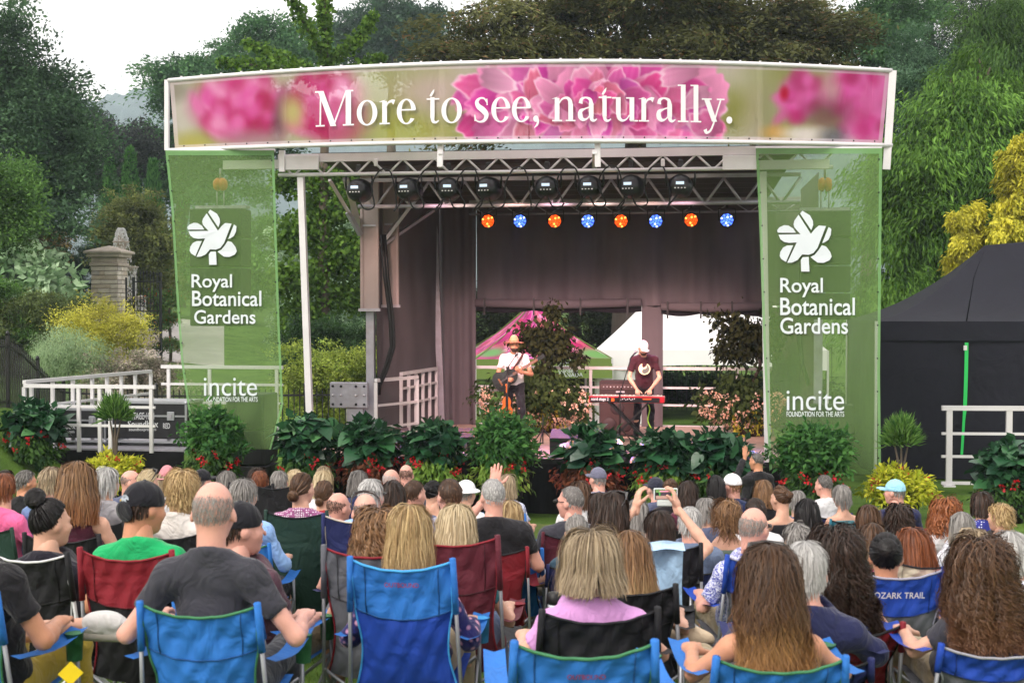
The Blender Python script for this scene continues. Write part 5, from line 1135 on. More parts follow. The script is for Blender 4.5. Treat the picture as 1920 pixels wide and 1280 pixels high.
    def scut(P):
        c1 = (P - nkc) @ norm(np.array([0, .35, 1.])); c = np.where(np.hypot(P[..., 0], (P[..., 1] - nk[1])) < .11, c1, -1)
        if tank: c = np.maximum(c, np.abs(P[..., 0]) - (.13 * w if True else 0)); c = np.maximum(c, (P[..., 2] - (nk[2] - .06)))
        return np.maximum(c, hz - P[..., 2])
    out['shirt'] = b.mesh(res, scut, wob)
    b = Blob(); b.ell(sp_(.02), (.17 * (1.06 if fem else 1) * (w * .5 + .5), .13 * fat, .12), .05)
    for s in 'LR':
        hp, kn, an = A_['hip' + s], A_['kn' + s], A_['an' + s]
        if legs == 'shorts': p = hp + (kn - hp) * .8; b.cone(hp, p + norm(kn - hp) * .05, .092, .082, .05, (p, norm(kn - hp)))
        else: b.cone(hp, kn, .088, .066, .05); p = kn + (an - kn) * .93; b.cone(kn, p + norm(an - kn) * .03, .066, .05, .03, (p, norm(an - kn)))
    out['trousers'] = b.mesh(max(res * 1.4, .018) if seat else res, None, wob)
    sh = []
    for s in 'LR':
        an = A_['an' + s]; fd = A_.get('ft' + s); fd = np.array([0, 1., 0]) if fd is None else norm(fd); b = Blob(); up = np.array([0, 0, 1.]) if abs(fd[2]) < .7 else np.array([0, -1., 0])
        b.cone(an + up * .01, an - up * .03 - fd * .02, .045, .04, .03).cone(an - up * .035 - fd * .03, an - up * .045 + fd * .17, .038, .034, .03); sh.append(b.mesh(max(res, .016)))
    out['shoe'] = sh
    return out
# ------------------------------------------------------------------ hair in head space
SK = np.array([.078, .1, .1]); SC = np.array([0, -.008, .02])
def scalp(d, style):                             # which directions from the skull centre carry hair
    x, y, z = d[:, 0] * SK[0], d[:, 1] * SK[1], d[:, 2] * SK[2]
    line = np.where(y > 0, -.005 + .95 * y, -.02 + .55 * y)
    ok = z > line
    if style == 'bald': ok &= (z < .034 - .3 * np.clip(y + .02, -.06, 1) + rng.normal(0, .006, len(z))) & (y < .03)
    if style == 'capped': ok &= (z < .012) & (y < .04)
    return ok
def hair(n, style, c0, c1, thick=.012, length=.05, zend=None, wave=0.0, curl=0.0, width=.005, seg=7, tip=None, seed=1, volume=1.0, part=0.0, tie=None, drape=0.0):
    r = np.random.default_rng(seed); d = r.normal(size=(n * 4, 3)); d /= np.linalg.norm(d, axis=1)[:, None]; d = d[scalp(d, style)][:n]; n = len(d)
    crown = np.array([part, -.35, .94]); crown /= np.linalg.norm(crown)
    th0 = np.arccos(np.clip(d[:, 2], -1, 1)); ph0 = np.arctan2(d[:, 0], -d[:, 1])
    dsp = r.random(n) * .06; lift = r.random(n) ** .7 * thick + .002; fly = r.random(n) < .1; lift = np.where(fly & (style != 'bald'), lift + r.random(n) * .016, lift)
    L_ = length * r.uniform(.75, 1.15, n)
    if zend is not None: L_ = np.full(n, 10.0)
    t = np.linspace(0, 1, seg); Rr = .098
    P = np.zeros((n, seg, 3)); ze = None if zend is None else zend * (1.08 - .4 * r.random(n) ** 2.2)
    th1 = R(100); s1 = np.maximum(th1 - th0, 0) * Rr
    tot = L_ if zend is None else s1 + np.maximum(-ze - .02 + (np.cos(np.maximum(th0, th1)) * .1) + .02, .02)
    for k in range(seg):
        s = t[k] * tot; th = np.minimum(th0 + s / Rr, np.maximum(th1, th0)); ph = ph0.copy()
        if style != 'bald':
            lim = R(102); big = np.abs(ph0) > lim; f = np.clip((th - th0) / .6, 0, 1); ph = np.where(big, np.sign(ph0) * (np.abs(ph0) * (1 - f) + lim * f), ph0)
        lf = 1 + (lift * (.35 + .65 * np.clip(s / .05, 0, 1)) * volume) / .09
        if zend is not None: lf = lf + .10 * (volume - .8) * np.clip(s / .12, 0, 1)
        p = SC + np.stack([SK[0] * np.sin(th) * np.sin(ph) * lf, -SK[1] * np.sin(th) * np.cos(ph) * lf, SK[2] * np.cos(th) * lf], 1)
        fall = np.maximum(s - s1, 0) * (th0 + s / Rr > th1)
        p[:, 2] -= fall
        if zend is not None:
            sway = r.normal(0, .006, n) if k == 0 else sway
            p[:, 0] += sway * fall * 12 + .012 * np.sign(p[:, 0]) * np.clip(fall / .1, 0, 1) * (volume - 1) * 4; p[:, 1] += -.02 * np.clip(fall / .12, 0, 1)
            inw = np.clip((fall - .06) / .2, 0, 1); p[:, 0] *= 1 - .12 * inw
            low = p[:, 2] < -.19; p[:, 1] = np.where(low & (np.abs(p[:, 0]) < .2), np.minimum(p[:, 1], -.115 - .25 * (-p[:, 2] - .19) * .6 - lift * .8), p[:, 1])
        if drape: p[:, 1] = np.where(np.abs(p[:, 0]) < .22, np.minimum(p[:, 1], -.1 - (drape - .1) * ss(.07, -.05, p[:, 2]) * (1 - 6 * p[:, 0] ** 2) - dsp * np.clip(s / .2, 0, 1)), p[:, 1]); p[:, 0] *= 1 - .22 * ss(-.12, -.34, p[:, 2]) + (dsp - .03) * 2.5 * ss(.0, -.2, p[:, 2])
        if wave: p[:, 0] += wave * np.sin(s * 42 + ph0 * 3 + lift * 200) * np.clip(s / .1, 0, 1.3); p[:, 1] += wave * .5 * np.sin(s * 37 + ph0 * 5) * np.clip(s / .1, 0, 1.3)
        if curl:
            a = s * 78 * (1 + .25 * np.sin(ph0 * 31)) + ph0 * 40 + lift * 900; q = np.clip(s / .04, 0, 1) * curl * 1.35 * (1 + .4 * np.sin(ph0 * 17)); p[:, 0] += q * np.cos(a); p[:, 1] += q * np.sin(a) * .9; p[:, 2] += q * .5 * np.sin(a + 1)
        if tie is not None:
            f = ss(.0, 1.0, np.full(n, t[k])) ; T = np.array(tie); g_ = (1 - f)[:, None]; q2 = d * (1 + lift[:, None] / .09); q3 = q2 * g_ + norm(T - SC) * f[:, None]; q3 = norm(q3) * (1 + lift[:, None] / .09 * .6); p = SC + q3 * SK * 1.03
        P[:, k] = p
    T = np.gradient(P, axis=1); N = P - SC; N[..., 2] *= .3; X = norm(np.cross(T, N)); wd = width * r.uniform(.6, 1.3, n)[:, None] * np.linspace(1, .55, seg)[None]
    X = X + norm(N) * r.normal(0, .35, (n, 1, 1))
    V = np.stack([P - X * wd[..., None] / 2, P + X * wd[..., None] / 2], 2).reshape(-1, 3)
    base = (np.arange(n) * seg * 2)[:, None] + np.arange(seg - 1)[None] * 2; Q = np.stack([base, base + 1, base + 3, base + 2], -1).reshape(-1, 4)
    h = np.clip(r.random(n) * .4 + .6 * (.5 + .5 * np.sin(ph0 * 7 + th0 * 4 + 2.5 * np.sin(ph0 * 19 + th0 * 7))), 0, 1)[:, None]
    cc = np.array(c0) * (1 - h) + np.array(c1) * h; Cc = np.repeat(cc[:, None], seg, 1)
    if tip is not None:
        m = ss(.35, .95, t)[None, :, None] * r.uniform(.5, 1, (n, 1, 1)); Cc = Cc * (1 - m) + np.array(tip) * m
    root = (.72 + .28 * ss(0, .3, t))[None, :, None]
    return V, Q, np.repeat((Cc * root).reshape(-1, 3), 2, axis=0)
def cap_hair(h, style, off=.006, low=.0):        # the dense layer under the strands
    key = ('cap', h, style, off)
    if key in CACHE: return CACHE[key]
    b = Blob(); b.ell(SC, SK + off - .001)
    def cut(P):
        y = P[..., 1] - SC[1]; z = P[..., 2] - SC[2]; line = np.where(y > 0, .0 + .95 * y, -.02 + .55 * y); c = line - z
        if style == 'capped': c = np.maximum(np.maximum(c, z - .012), y - .04)
        if style == 'bald': c = np.maximum(np.maximum(c, z - (.03 - .3 * np.clip(y + .02, -.06, 1))), y - .03)
        return c
    CACHE[key] = b.mesh(h, cut); return CACHE[key]
HAIR = MV('hair_strands', .45, .12, .3)
def make_hair(st, near, seed):
    """st: dict style; returns V,Q,C in head space"""
    kind = st['k']; c0, c1 = np.array(st['c'][0]), np.array(st['c'][1]); n = {0: 350, 1: 1050, 2: 3000}[near]; wd = {0: .0092, 1: .0058, 2: .0032}[near]; seg = {0: 5, 1: 6, 2: 9}[near]; L0 = []
    tip = np.array(st['tip']) if 'tip' in st else None
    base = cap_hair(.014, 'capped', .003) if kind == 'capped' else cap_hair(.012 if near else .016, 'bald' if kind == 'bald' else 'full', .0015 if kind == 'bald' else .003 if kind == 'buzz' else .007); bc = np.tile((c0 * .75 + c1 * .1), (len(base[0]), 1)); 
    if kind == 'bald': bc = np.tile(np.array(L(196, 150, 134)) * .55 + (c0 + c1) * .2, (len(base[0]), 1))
    if kind != 'bald' or near < 2: L0.append((base[0], base[1], bc))
    if kind == 'capped': L0.append(hair(n // 2, 'capped', c0, c1, .005, .03, width=wd * .8, seg=4, seed=seed))
    if kind == 'bald': L0.append(hair(int(n * .7), 'bald', c0, c1, .002, .012, width=wd * .5, seg=3, seed=seed))
    elif kind == 'buzz': L0.append(hair(int(n * 1.3), 'full', c0, c1, .005, .015, width=wd * .6, seg=3, seed=seed))
    elif kind == 'short': L0.append(hair(int(n * 1.3), 'full', c0, c1, st.get('t', .016), st.get('l', .045), width=wd * .8, seg=5, wave=st.get('w', .002), curl=st.get('curl', 0), seed=seed))
    elif kind == 'long': L0.append(hair(n, 'full', c0, c1, st.get('t', .022), zend=st['z'], wave=st.get('w', .004), curl=st.get('curl', 0), width=wd * (1.25 if st.get('curl') else 1.1), seg=seg + (10 if st.get('curl') else 1), tip=tip, volume=st.get('v', 1.0), seed=seed, drape=st.get('drape', 0)))
    elif kind in ('bun', 'pony', 'clip'):
        T = np.array(st.get('tie', (0, -.1, .02))); L0.append(hair(n, 'full', c0, c1, .012, .1, width=wd, seg=6, tie=T, seed=seed)); r = np.random.default_rng(seed)
        tp = SC + norm(T - SC) * SK * 1.05
        if kind == 'pony':
            m = n // 3; P = np.zeros((m, 8, 3)); j = r.normal(0, 1, (m, 3)) * np.array([.018, .012, .01]); ln = st.get('z', .2)
            for k in range(8): t = k / 7; P[:, k] = tp + j * (.5 + t) + np.array([0, -.03 * math.sin(t * 2), .01 - ln * t * t * .4 - ln * t * .6])
        else:
            m = n // 2; R0 = st.get('r', .042); c = tp + norm(T - SC) * R0 * .7; P = np.zeros((m, 8, 3)); ax = norm(norm(T - SC) + r.normal(0, .5, (m, 3))); e1 = norm(np.cross(ax, r.normal(size=(m, 3)))); e2 = np.cross(ax, e1); a0 = r.random(m) * 6.28; q = r.uniform(.7, 1.08, m)
            for k in range(8): a = a0 + k / 7 * 2.4; P[:, k] = c + R0 * q[:, None] * (e1 * np.cos(a)[:, None] + e2 * np.sin(a)[:, None]) + ax * R0 * .35
            if kind == 'clip': P[:, :, 2] += .02
        T_ = np.gradient(P, axis=1); X = norm(np.cross(T_, P - tp - norm(T - SC) * .001)); V = np.stack([P - X * wd * .6, P + X * wd * .6], 2).reshape(-1, 3); b_ = (np.arange(m) * 16)[:, None] + np.arange(7)[None] * 2
        h = r.random((m, 1)); L0.append((V, np.stack([b_, b_ + 1, b_ + 3, b_ + 2], -1).reshape(-1, 4), np.repeat(c0 * (1 - h) + c1 * h, 16, axis=0)))
    o = 0; Vs = []; Qs = []; Cs = []
    for v, q, c in L0: Vs.append(v); Qs.append(q + o); Cs.append(c); o += len(v)
    return np.concatenate(Vs), np.concatenate(Qs), np.concatenate(Cs)
SKIN = {'a': M('skin_light', L(208, 160, 138), .55, .16, 11, bump=.15, bs=90, spec=.3), 'b': M('skin_tan', L(196, 138, 108), .5, .07, 14, bump=.1, bs=120, spec=.35), 'p': M('skin_pink', L(212, 156, 140), .45, .07, 14, bump=.1, bs=120, spec=.4), 'd': M('skin_brown', L(160, 106, 82), .5, .07, 14, spec=.35)}
for m in SKIN.values():
    bb = m.node_tree.nodes['Principled BSDF']; bb.inputs['Sheen Weight'].default_value = .08
def cloth(name, c, kind='plain', c2=None, sc=60.):
    if name in MATS: return MATS[name]
    m = M(name, c, .85, .1, 5, bump=.12, bs=160, spec=.15, sheen=.15, wrinkle=.5, ws=9)
    if kind != 'plain':
        n = m.node_tree; b = n.nodes['Principled BSDF']; tc = n.nodes.new('ShaderNodeTexCoord'); mix = n.nodes.new('ShaderNodeMix'); mix.data_type = 'RGBA'; mix.inputs[6].default_value = (*c, 1); mix.inputs[7].default_value = (*c2, 1)
        if kind == 'dots':
            v = n.nodes.new('ShaderNodeTexVoronoi'); v.inputs['Scale'].default_value = sc; v.inputs['Randomness'].default_value = .25; o = v.outputs['Distance']; lo, hi = .36, .3
        elif kind == 'floral':
            v = n.nodes.new('ShaderNodeTexVoronoi'); v.inputs['Scale'].default_value = sc; v.inputs['Randomness'].default_value = 1; o = v.outputs['Distance']; lo, hi = .42, .25
        elif kind == 'leafy':
            v = n.nodes.new('ShaderNodeTexNoise'); v.inputs['Scale'].default_value = sc; v.inputs['Detail'].default_value = 2; v.inputs['Distortion'].default_value = 2.5; o = v.outputs[0]; lo, hi = .47, .53
        else:
            v = n.nodes.new('ShaderNodeTexWave'); v.inputs['Scale'].default_value = sc; v.bands_direction = 'X'; o = v.outputs['Fac'] if 'Fac' in v.outputs else v.outputs[1]; lo, hi = .6, .66
        n.links.new(tc.outputs['Object'], v.inputs['Vector']); mr = n.nodes.new('ShaderNodeMapRange'); mr.inputs[1].default_value = lo; mr.inputs[2].default_value = hi; n.links.new(o, mr.inputs[0]); n.links.new(mr.outputs[0], mix.inputs[0]); n.links.new(mix.outputs[2], b.inputs['Base Color'])
    return m
def setmat(o, m): 
    o.material_slots[0].link = 'OBJECT'; o.material_slots[0].material = m; return o
GLASSM = M('glasses_frame', L(24, 20, 20), .3, 0); 
def head_empty_mesh(t, me, name, J, hscale=1.0):
    Hm = rotm(*J['headrot']); o = obj(name, me, t, J['head']); o.rotation_euler = Matrix(Hm.tolist()).to_euler(); o.scale = (hscale,) * 3; return o
def cap_mesh(brim=1, back=False, bucket=False, wide=0.0, hh=.0065):
    """headwear in head space: (V,Q)"""
    key = ('hat', brim, back, bucket, wide, hh)
    if key in CACHE: return CACHE[key]
    b = Blob()
    if wide:
        b.ell((0, -.008, .07), (.083, .1, .085), .01, cut=((0, 0, .03), (0, 0, -1.))); b.cone((-.0, -.008, .105), (0, -.008, .115), .07, .066, .02)
        b.ell((0, .0, .04), (wide, wide * 1.1, .012), .008)
    elif bucket: b.ell((0, -.008, .05), (.088, .106, .085), .01, cut=((0, 0, .03), (0, 0, -1.))); b.ell((0, .0, .02), (.135, .15, .03), .02, cut=((0, 0, .012), (0, 0, -1.)))
    else:
        b.ell((0, -.008, .028), (.087, .107, .104), .012, cut=((0, 0, .012), (0, 0, -1.)))
        if brim and not back: b.ell((0, .12, .022), (.072, .085, .009), .012, rotm(0, -.18).T)
        if back: b.ell((0, -.108, -.018), (.07, .012, .05), .014, rotm(0, -.25).T)
        b.ell((0, -.008, .133), (.01, .01, .006), .004)
    CACHE[key] = b.mesh(hh); return CACHE[key]
# ================================================================== performers and instruments
def dress(t, f, skin, shirt, trousers, shoe):
    o = obj('body', fast('body', *f['body'], skin, smooth=True), t); obj('shirt', fast('shirt', *f['shirt'], shirt, smooth=True), t); obj('trousers', fast('trousers', *f['trousers'], trousers, smooth=True), t)
    for V, Q in f['shoe']: obj('shoe', fast('shoe', V, Q, shoe, smooth=True), t)
    return o
def SW(px, v, z=DK): return S2W(upx(px, v), v, z)
TEE = cloth('white_tee', L(226, 222, 224)); JEAN = cloth('black_jeans', L(38, 38, 44)); MAR = cloth('maroon_tee', L(62, 28, 38)); BSHOE = cloth('dark_shoes', L(40, 34, 32))
def beard(t, J, c):
    b = Blob(); b.ell((0, .052, -.078), (.056, .055, .048), .02); b.ell((0, .03, -.05), (.064, .05, .05), .02)
    V, Q = b.mesh(.007, lambda P: np.maximum(np.maximum((P[..., 2] + .052) - .4 * np.abs(P[..., 0]), .0 - P[..., 1]), -1)); head_empty_mesh(t, fast('beard', V, Q, M('beard_' + str(c[0])[:5], c, .8, .3, 60, bump=.6, bs=200), smooth=True), 'beard', J)
def brows(t, J):
    for s in (-1, 1):
        o = head_empty_mesh(t, MB().tube([(s * .018, .1, .022), (s * .034, .1, .028), (s * .05, .088, .022)], [.004, .005, .003], 6).mesh('eyebrow', BSHOE), 'eyebrow', J)
        o = head_empty_mesh(t, MB().lathe([(0, .099), (.008, .097), (.0, .1)], 8, (s * .031, -.004, .003), axis='y').mesh('eye', M('eye_dark', L(20, 16, 14), .2, 0)), 'eye', J)
# singer
vS = 3.3
singer = thing('person', 'singer in tan hat and white tee playing a dark guitar', 'person', SW(964, vS), -TH + math.pi + .12); singer.scale = (1.05,) * 3
J = dict(pelvis=(0, 0, .95), neck=(0, -.02, 1.46), head=(.0, .035, 1.625), headrot=(.15, .08, 0), shR=(.185, -.02, 1.4), shL=(-.185, -.02, 1.4), elR=(.285, -.01, 1.12), wrR=(.14, .2, 1.05), elL=(-.3, .08, 1.13), wrL=(-.12, .27, 1.17),
         hipL=(-.09, 0, .92), hipR=(.09, 0, .92), knL=(-.13, .05, .5), knR=(.1, .0, .5), anL=(-.15, .03, .09), anR=(.12, -.02, .09), hdR=(-.8, .5, -.1), hdL=(.5, .5, .5))
dress(singer, figure(J, 1.02, .016, sleeve=.62, hem=.88, hands=(1.0, .7), palms=((.3, -.5, .6), (.0, -1, 0))), SKIN['b'], TEE, JEAN, BSHOE)
beard(singer, J, L(52, 38, 30)); brows(singer, J)
HATM = M('tan_felt', L(202, 142, 108), .9, .06, 8, bump=.2, bs=80)
V, Q = cap_mesh(wide=.175); head_empty_mesh(singer, fast('hat', V, Q, HATM, smooth=True), 'hat', J); head_empty_mesh(singer, MB().lathe([(.088, .045), (.09, .07), (.086, .07)], 20, (0, -.008, 0), sy=1.18).mesh('hat_band', M('hat_band', L(150, 96, 72), .8, .1)), 'hat_band', J)
ts = MB(); ts.add([(-.07, .118, 1.2), (.05, .118, 1.2), (.05, .118, 1.27), (-.07, .118, 1.27)], [(0, 1, 2, 3)]); ts.build('shirt_print', M('pink_print', L(216, 120, 130), .8, .3, 30), singer)
MB().add([(-.15, .1, .52), (-.08, .115, .53), (-.08, .112, .55), (-.15, .1, .545)], [(0, 1, 2, 3)]).build('ripped_knee', SKIN['b'], singer)
# guitar
WOODD = M('guitar_black', L(20, 16, 16), .25, .1, 8, spec=.6); WOODN = M('guitar_neck', L(120, 76, 48), .4, .15, 20); BODYW = M('violin_wood', L(196, 98, 30), .3, .25, 14, spec=.6, stretch=(1, 1, .3))
def outline(k, n=40):                            # waisted string-instrument outline, length 1 along z
    o = []
    for i in range(n):
        a = 2 * math.pi * i / n; z = math.cos(a) * .5; s = math.sin(a); q = z + .5
        wv = .30 * (1 + .28 * (0.5 - q) * 2) * (1 - k * math.exp(-((q - .55) / .13) ** 2)); o.append((s ** 1 * wv * (1.15 - .15 * abs(s)), z))
    return o
def slab(o, sx, sz, th, mb, mi=0):
    n = len(o); V = [(x * sx, -th / 2, z * sz) for x, z in o] + [(x * sx, th / 2, z * sz) for x, z in o] + [(0, -th / 2 - .01, 0), (0, th / 2 + .01, 0)]
    Fc = [(i, (i + 1) % n, n + (i + 1) % n, n + i) for i in range(n)] + [((i + 1) % n, i, 2 * n) for i in range(n)] + [(n + i, n + (i + 1) % n, 2 * n + 1) for i in range(n)]; return mb.add(V, Fc, mi, False)
gt = thing('acoustic_guitar', 'black acoustic guitar held by the singer', 'guitar', SW(964, vS, DK + 1.1) - VX * .21 + UX * -.12, -TH); gt.rotation_euler = (R(-8), R(58), -TH)
slab(outline(.28), .62, .48, .1, MB()).build('body', WOODD, gt); MB().lathe([(.05, -.0), (.05, -.003), (0, -.003)], 16, (0, -.062, .03), axis='y').build('sound_hole', RUB, gt)
MB().box((0, -.055, .42), (.052, .025, .52)).build('neck', WOODN, gt); MB().box((0, -.058, .74), (.07, .02, .16), bev=.006).build('headstock', WOODD, gt); MB().box((0, -.066, -.11), (.14, .012, .03)).build('bridge', WOODN, gt)
for x in (-.012, 0, .012): MB().tube([(x, -.075, -.11), (x, -.072, .68)], .0015, 4).build('string', ALU, gt)
MB().tube(catmull([(.12, .135, 1.0), (.02, .15, 1.2), (-.1, .11, 1.38), (-.15, 0, 1.47), (-.05, -.13, 1.3), (.2, -.14, 1.05)], 6), .02, 6).build('guitar_strap', M('strap_brown', L(70, 40, 34), .7), singer)
# violin on its stand
vp = thing('violin', 'amber violin hanging upright on a stand before the singer', 'violin', SW(950, 2.9, SP(950, 762, 2.9)[2]), -TH)
slab(outline(.36), .36, .38, .045, MB()).build('body', BODYW, vp); MB().box((0, -.04, .1), (.026, .014, .3)).build('fingerboard', RUB, vp); MB().box((0, -.01, .27), (.024, .028, .2)).build('neck', BODYW, vp); MB().lathe([(.0, -.03), (.02, -.02), (.02, .02), (0, .03)], 10, (0, -.0, .385), axis='x').build('scroll', BODYW, vp); MB().box((0, -.04, -.12), (.03, .01, .11)).build('tailpiece', RUB, vp); MB().box((0, -.05, -.03), (.05, .006, .03)).build('bridge', WOODN, vp)
def tripod(t, r=.26, h=.3):
    for k in range(3):
        a = k * 2.094 + .4; MB().tube([(0, 0, h), (r * math.cos(a), r * math.sin(a), .015)], .011, 6).build('leg', RUB, t); MB().lathe([(0, -.01), (.018, 0), (0, .03)], 6, (r * math.cos(a), r * math.sin(a), .012)).build('rubber_foot', RUB, t)
MICM = M('mic_grille', L(150, 150, 156), .4, .2, 90, metal=.5)
def mic_stand(px, v, zm, label, boom=None, mic=True):
    t = thing('microphone_stand', label, 'stand', SW(px, v), -TH, 'microphone stands'); tripod(t); MB().tube([(0, 0, .05), (0, 0, zm if boom is None else boom[2])], .011, 8).build('pole', RUB, t)
    e = np.array([0, 0, zm]) if boom is None else np.array(boom[0]); 
    if boom is not None: MB().tube([np.array([0, 0, boom[2]]) - (e - np.array([0, 0, boom[2]])) * .25, e], .009, 6).build('boom', RUB, t); MB().lathe([(.02, -.03), (.02, .03)], 8, (0, 0, boom[2]), axis='x').build('clamp', RUB, t)
    if mic:
        d = norm(np.array(boom[1] if boom else (0, .6, .5))); MB().tube([e, e + d * .12], [.012, .018], 8).build('microphone', RUB, t); b = Blob().ell(e + d * .145, (.028, .028, .028)); V, Q = b.mesh(.008); obj('microphone_head', fast('m', V, Q, MICM, smooth=True), t)
mic_stand(952, 2.75, 1.5, 'slim microphone stand at the singer holding the violin', ((.08, .28, 1.5), (.1, .7, .25), 1.32))
mic_stand(1018, 2.0, .55, 'empty low tripod stand right of the singer', mic=False)
mic_stand(1163, 2.5, 1.2, 'boom microphone stand beside the keyboard player', ((.18, .12, 1.52), (.5, .4, .6), .9))
# keyboard player
vK = 3.0
kp = thing('person', 'keyboard player in white cap and dark maroon tee bending over the keys', 'person', SW(1208, vK + .25), -TH + math.pi + .1)
J = dict(pelvis=(0, -.05, .99), neck=(.0, .06, 1.53), head=(.02, .15, 1.675), headrot=(.25, -.5, 0), shR=(.19, .05, 1.46), shL=(-.19, .05, 1.46), elR=(.27, .1, 1.14), wrR=(.13, .36, .93), elL=(-.27, .11, 1.14), wrL=(-.08, .37, .93),
         hipL=(-.09, -.04, .96), hipR=(.09, -.04, .96), knL=(-.12, .02, .52), knR=(.12, .02, .5), anL=(-.13, -.06, .09), anR=(.14, -.02, .09), hdR=(0, 1, -.25), hdL=(0, 1, -.25))
dress(kp, figure(J, 1.02, .016, sleeve=.65, hem=.9, hands=((.35, .1), (.35, .1))), SKIN['a'], MAR, JEAN, BSHOE)
beard(kp, J, L(70, 50, 38)); brows(kp, J); V, Q = cap_mesh(); head_empty_mesh(kp, fast('cap', V, Q, cloth('white_cap', L(232, 228, 228)), smooth=True), 'cap', J)
cr_ = norm(np.array([0, .97, .22])); pc = np.array([0., .155, 1.3]); e2 = np.array([0, -.22, .97])
def disc(r, off, c=(0, 0), n=24): return [pc + cr_ * off + np.array([1, 0, 0]) * (c[0] + r * math.cos(a)) + e2 * (c[1] + r * math.sin(a)) for a in np.linspace(0, 2 * math.pi, n, endpoint=False)]
CREAM = M('cream_print', L(226, 218, 176), .8, .05); GRYP = M('grey_print', L(92, 96, 92), .8, .1)
MB().poly(disc(.105, .004)).build('shirt_emblem', CREAM, kp); rr = MB(); pts = [(.086 * math.cos(a), .086 * math.sin(a)) for a in np.linspace(-1.57, 1.57, 14)] + [(.043 * math.cos(a), .043 + .043 * math.sin(a)) for a in np.linspace(1.57, -1.57, 10)] + [(-.043 * math.cos(a), -.043 + .043 * math.sin(a)) for a in np.linspace(1.57, -1.57, 10)]
rr.poly([pc + cr_ * .008 + np.array([-1, 0, 0]) * x + e2 * y for x, y in pts]).build('shirt_emblem', GRYP, kp)
# keyboard and stand
zk = SP(1176, 742, vK - .15)[2]; kb = thing('stage_keyboard', 'red stage piano with black front panel and white lettering', 'keyboard', SW(1176, vK - .15, zk), -TH); kw = 1.32
REDM = M('keyboard_red', L(176, 24, 40), .3, .05, 8, spec=.5)
MB().box((0, .05, -.06), (kw, .34, .11), bev=.012).build('body', REDM, kb); MB().box((-.03, -.122, -.065), (kw - .1, .01, .085)).build('front_panel', M('panel_black', L(20, 18, 22), .4, .05), kb)
km = MB().box((0, 0, 0), (.021, .14, .015)).mesh('white_key', M('key_white', L(226, 222, 214), .3, .02)); bm = MB().box((0, 0, 0), (.011, .09, .012)).mesh('black_key', RUB)
for k in range(52):
    obj('white_key', km, kb, (-.6 + k * .0235, .13, .003))
    if k % 7 in (0, 1, 3, 4, 5): obj('black_key', bm, kb, (-.6 + (k + .5) * .0235, .1, .014))
lettering('nord stage 2', 1111, 744, 1143, 752, lambda x, y, o_: np.array([(x - 1176) / F * 25.4, -.128, (742 - y) / F * 25.4]), kb, WHT, bold=.02); MB().box((-.24, -.129, -.06), (.055, .006, .055), rz=0).build('panel_mark', M('mark_orange', L(232, 100, 30), .5, 0), kb); MB().box((.36, -.129, -.045), (.15, .006, .02)).build('display', M('mark_orange', L(232, 100, 30), .5, 0), kb)
for k in range(9): MB().box((-.1 + k * .03, -.129, -.06 + .01 * (k % 3)), (.012, .006, .02)).build('knob', WHT, kb)
ks = thing('keyboard_stand', 'black crossed keyboard stand under the red stage piano', 'stand', SW(1180, vK - .1), -TH); hk = zk - DK - .12
for y in (-.14, .14): MB().bar((-.34, y, .02), (.34, y, hk), .035, .035).build('leg', RUB, ks); MB().bar((.34, y + .03, .02), (-.34, y + .03, hk), .035, .035).build('leg', RUB, ks)
for x in (-.34, .34): MB().bar((x, -.22, .02), (x, .25, .02), .03).build('foot', RUB, ks); MB().bar((x, -.2, hk), (x, .2, hk), .03).build('arm', RUB, ks)
tag(MB().tube(catmull([(0, 0, zk - DK - .1), (.05, .05, .6), (.02, .02, .4), (.1, .0, .2), (.08, .1, .01)], 6), .012, 6).build('pedal_cable', M('lime_cable', L(150, 200, 60), .5), None, SW(1213, vK - .1), -TH), 'lime green cable hanging below the keyboard', 'cable')
# amplifier stack
AMPB = M('amp_vinyl', L(52, 34, 36), .6, .12, 6, bump=.2, bs=120); am = thing('amplifier_stack', 'tall dark bass amplifier stack behind the keyboard', 'amplifier', SW(1160, 4.3), -TH)
zz_ = SP(1160, 742, 4.3)[2] - DK; zt_ = SP(1160, 712, 4.3)[2] - DK; aw = .68
o = MB().box((0, 0, zz_ / 2), (aw, .42, zz_ - .01), bev=.02).build('speaker_cabinet', AMPB, am); MB().box((0, -.215, zz_ / 2), (aw - .06, .012, zz_ - .08)).build('grille', M('amp_grille', L(60, 40, 40), .8, .2, 60), o)
for k in range(3): MB().lathe([(.13, 0), (.12, -.008), (0, -.002)], 18, (0 if k == 2 else (-.15 + .3 * k), -.222, zz_ * (.3 if k < 2 else .72)), axis='y').build('speaker_cone', AMPB, o)
o = MB().box((0, 0, (zz_ + zt_) / 2), (aw, .4, zt_ - zz_ - .01), bev=.02).build('amp_head', AMPB, am); MB().box((0, -.205, (zz_ + zt_) / 2 + .03), (aw - .06, .012, .1)).build('control_panel', M('amp_panel', L(80, 60, 60), .4, .1), o)
for k in range(9): MB().lathe([(.014, 0), (.012, -.02), (0, -.02)], 8, (-.26 + k * .065, -.212, (zz_ + zt_) / 2 + .03), axis='y').build('knob', ALU, o)
MB().box((.05, -.212, (zz_ + zt_) / 2 - .06), (.16, .008, .03)).build('badge', ALU, o)
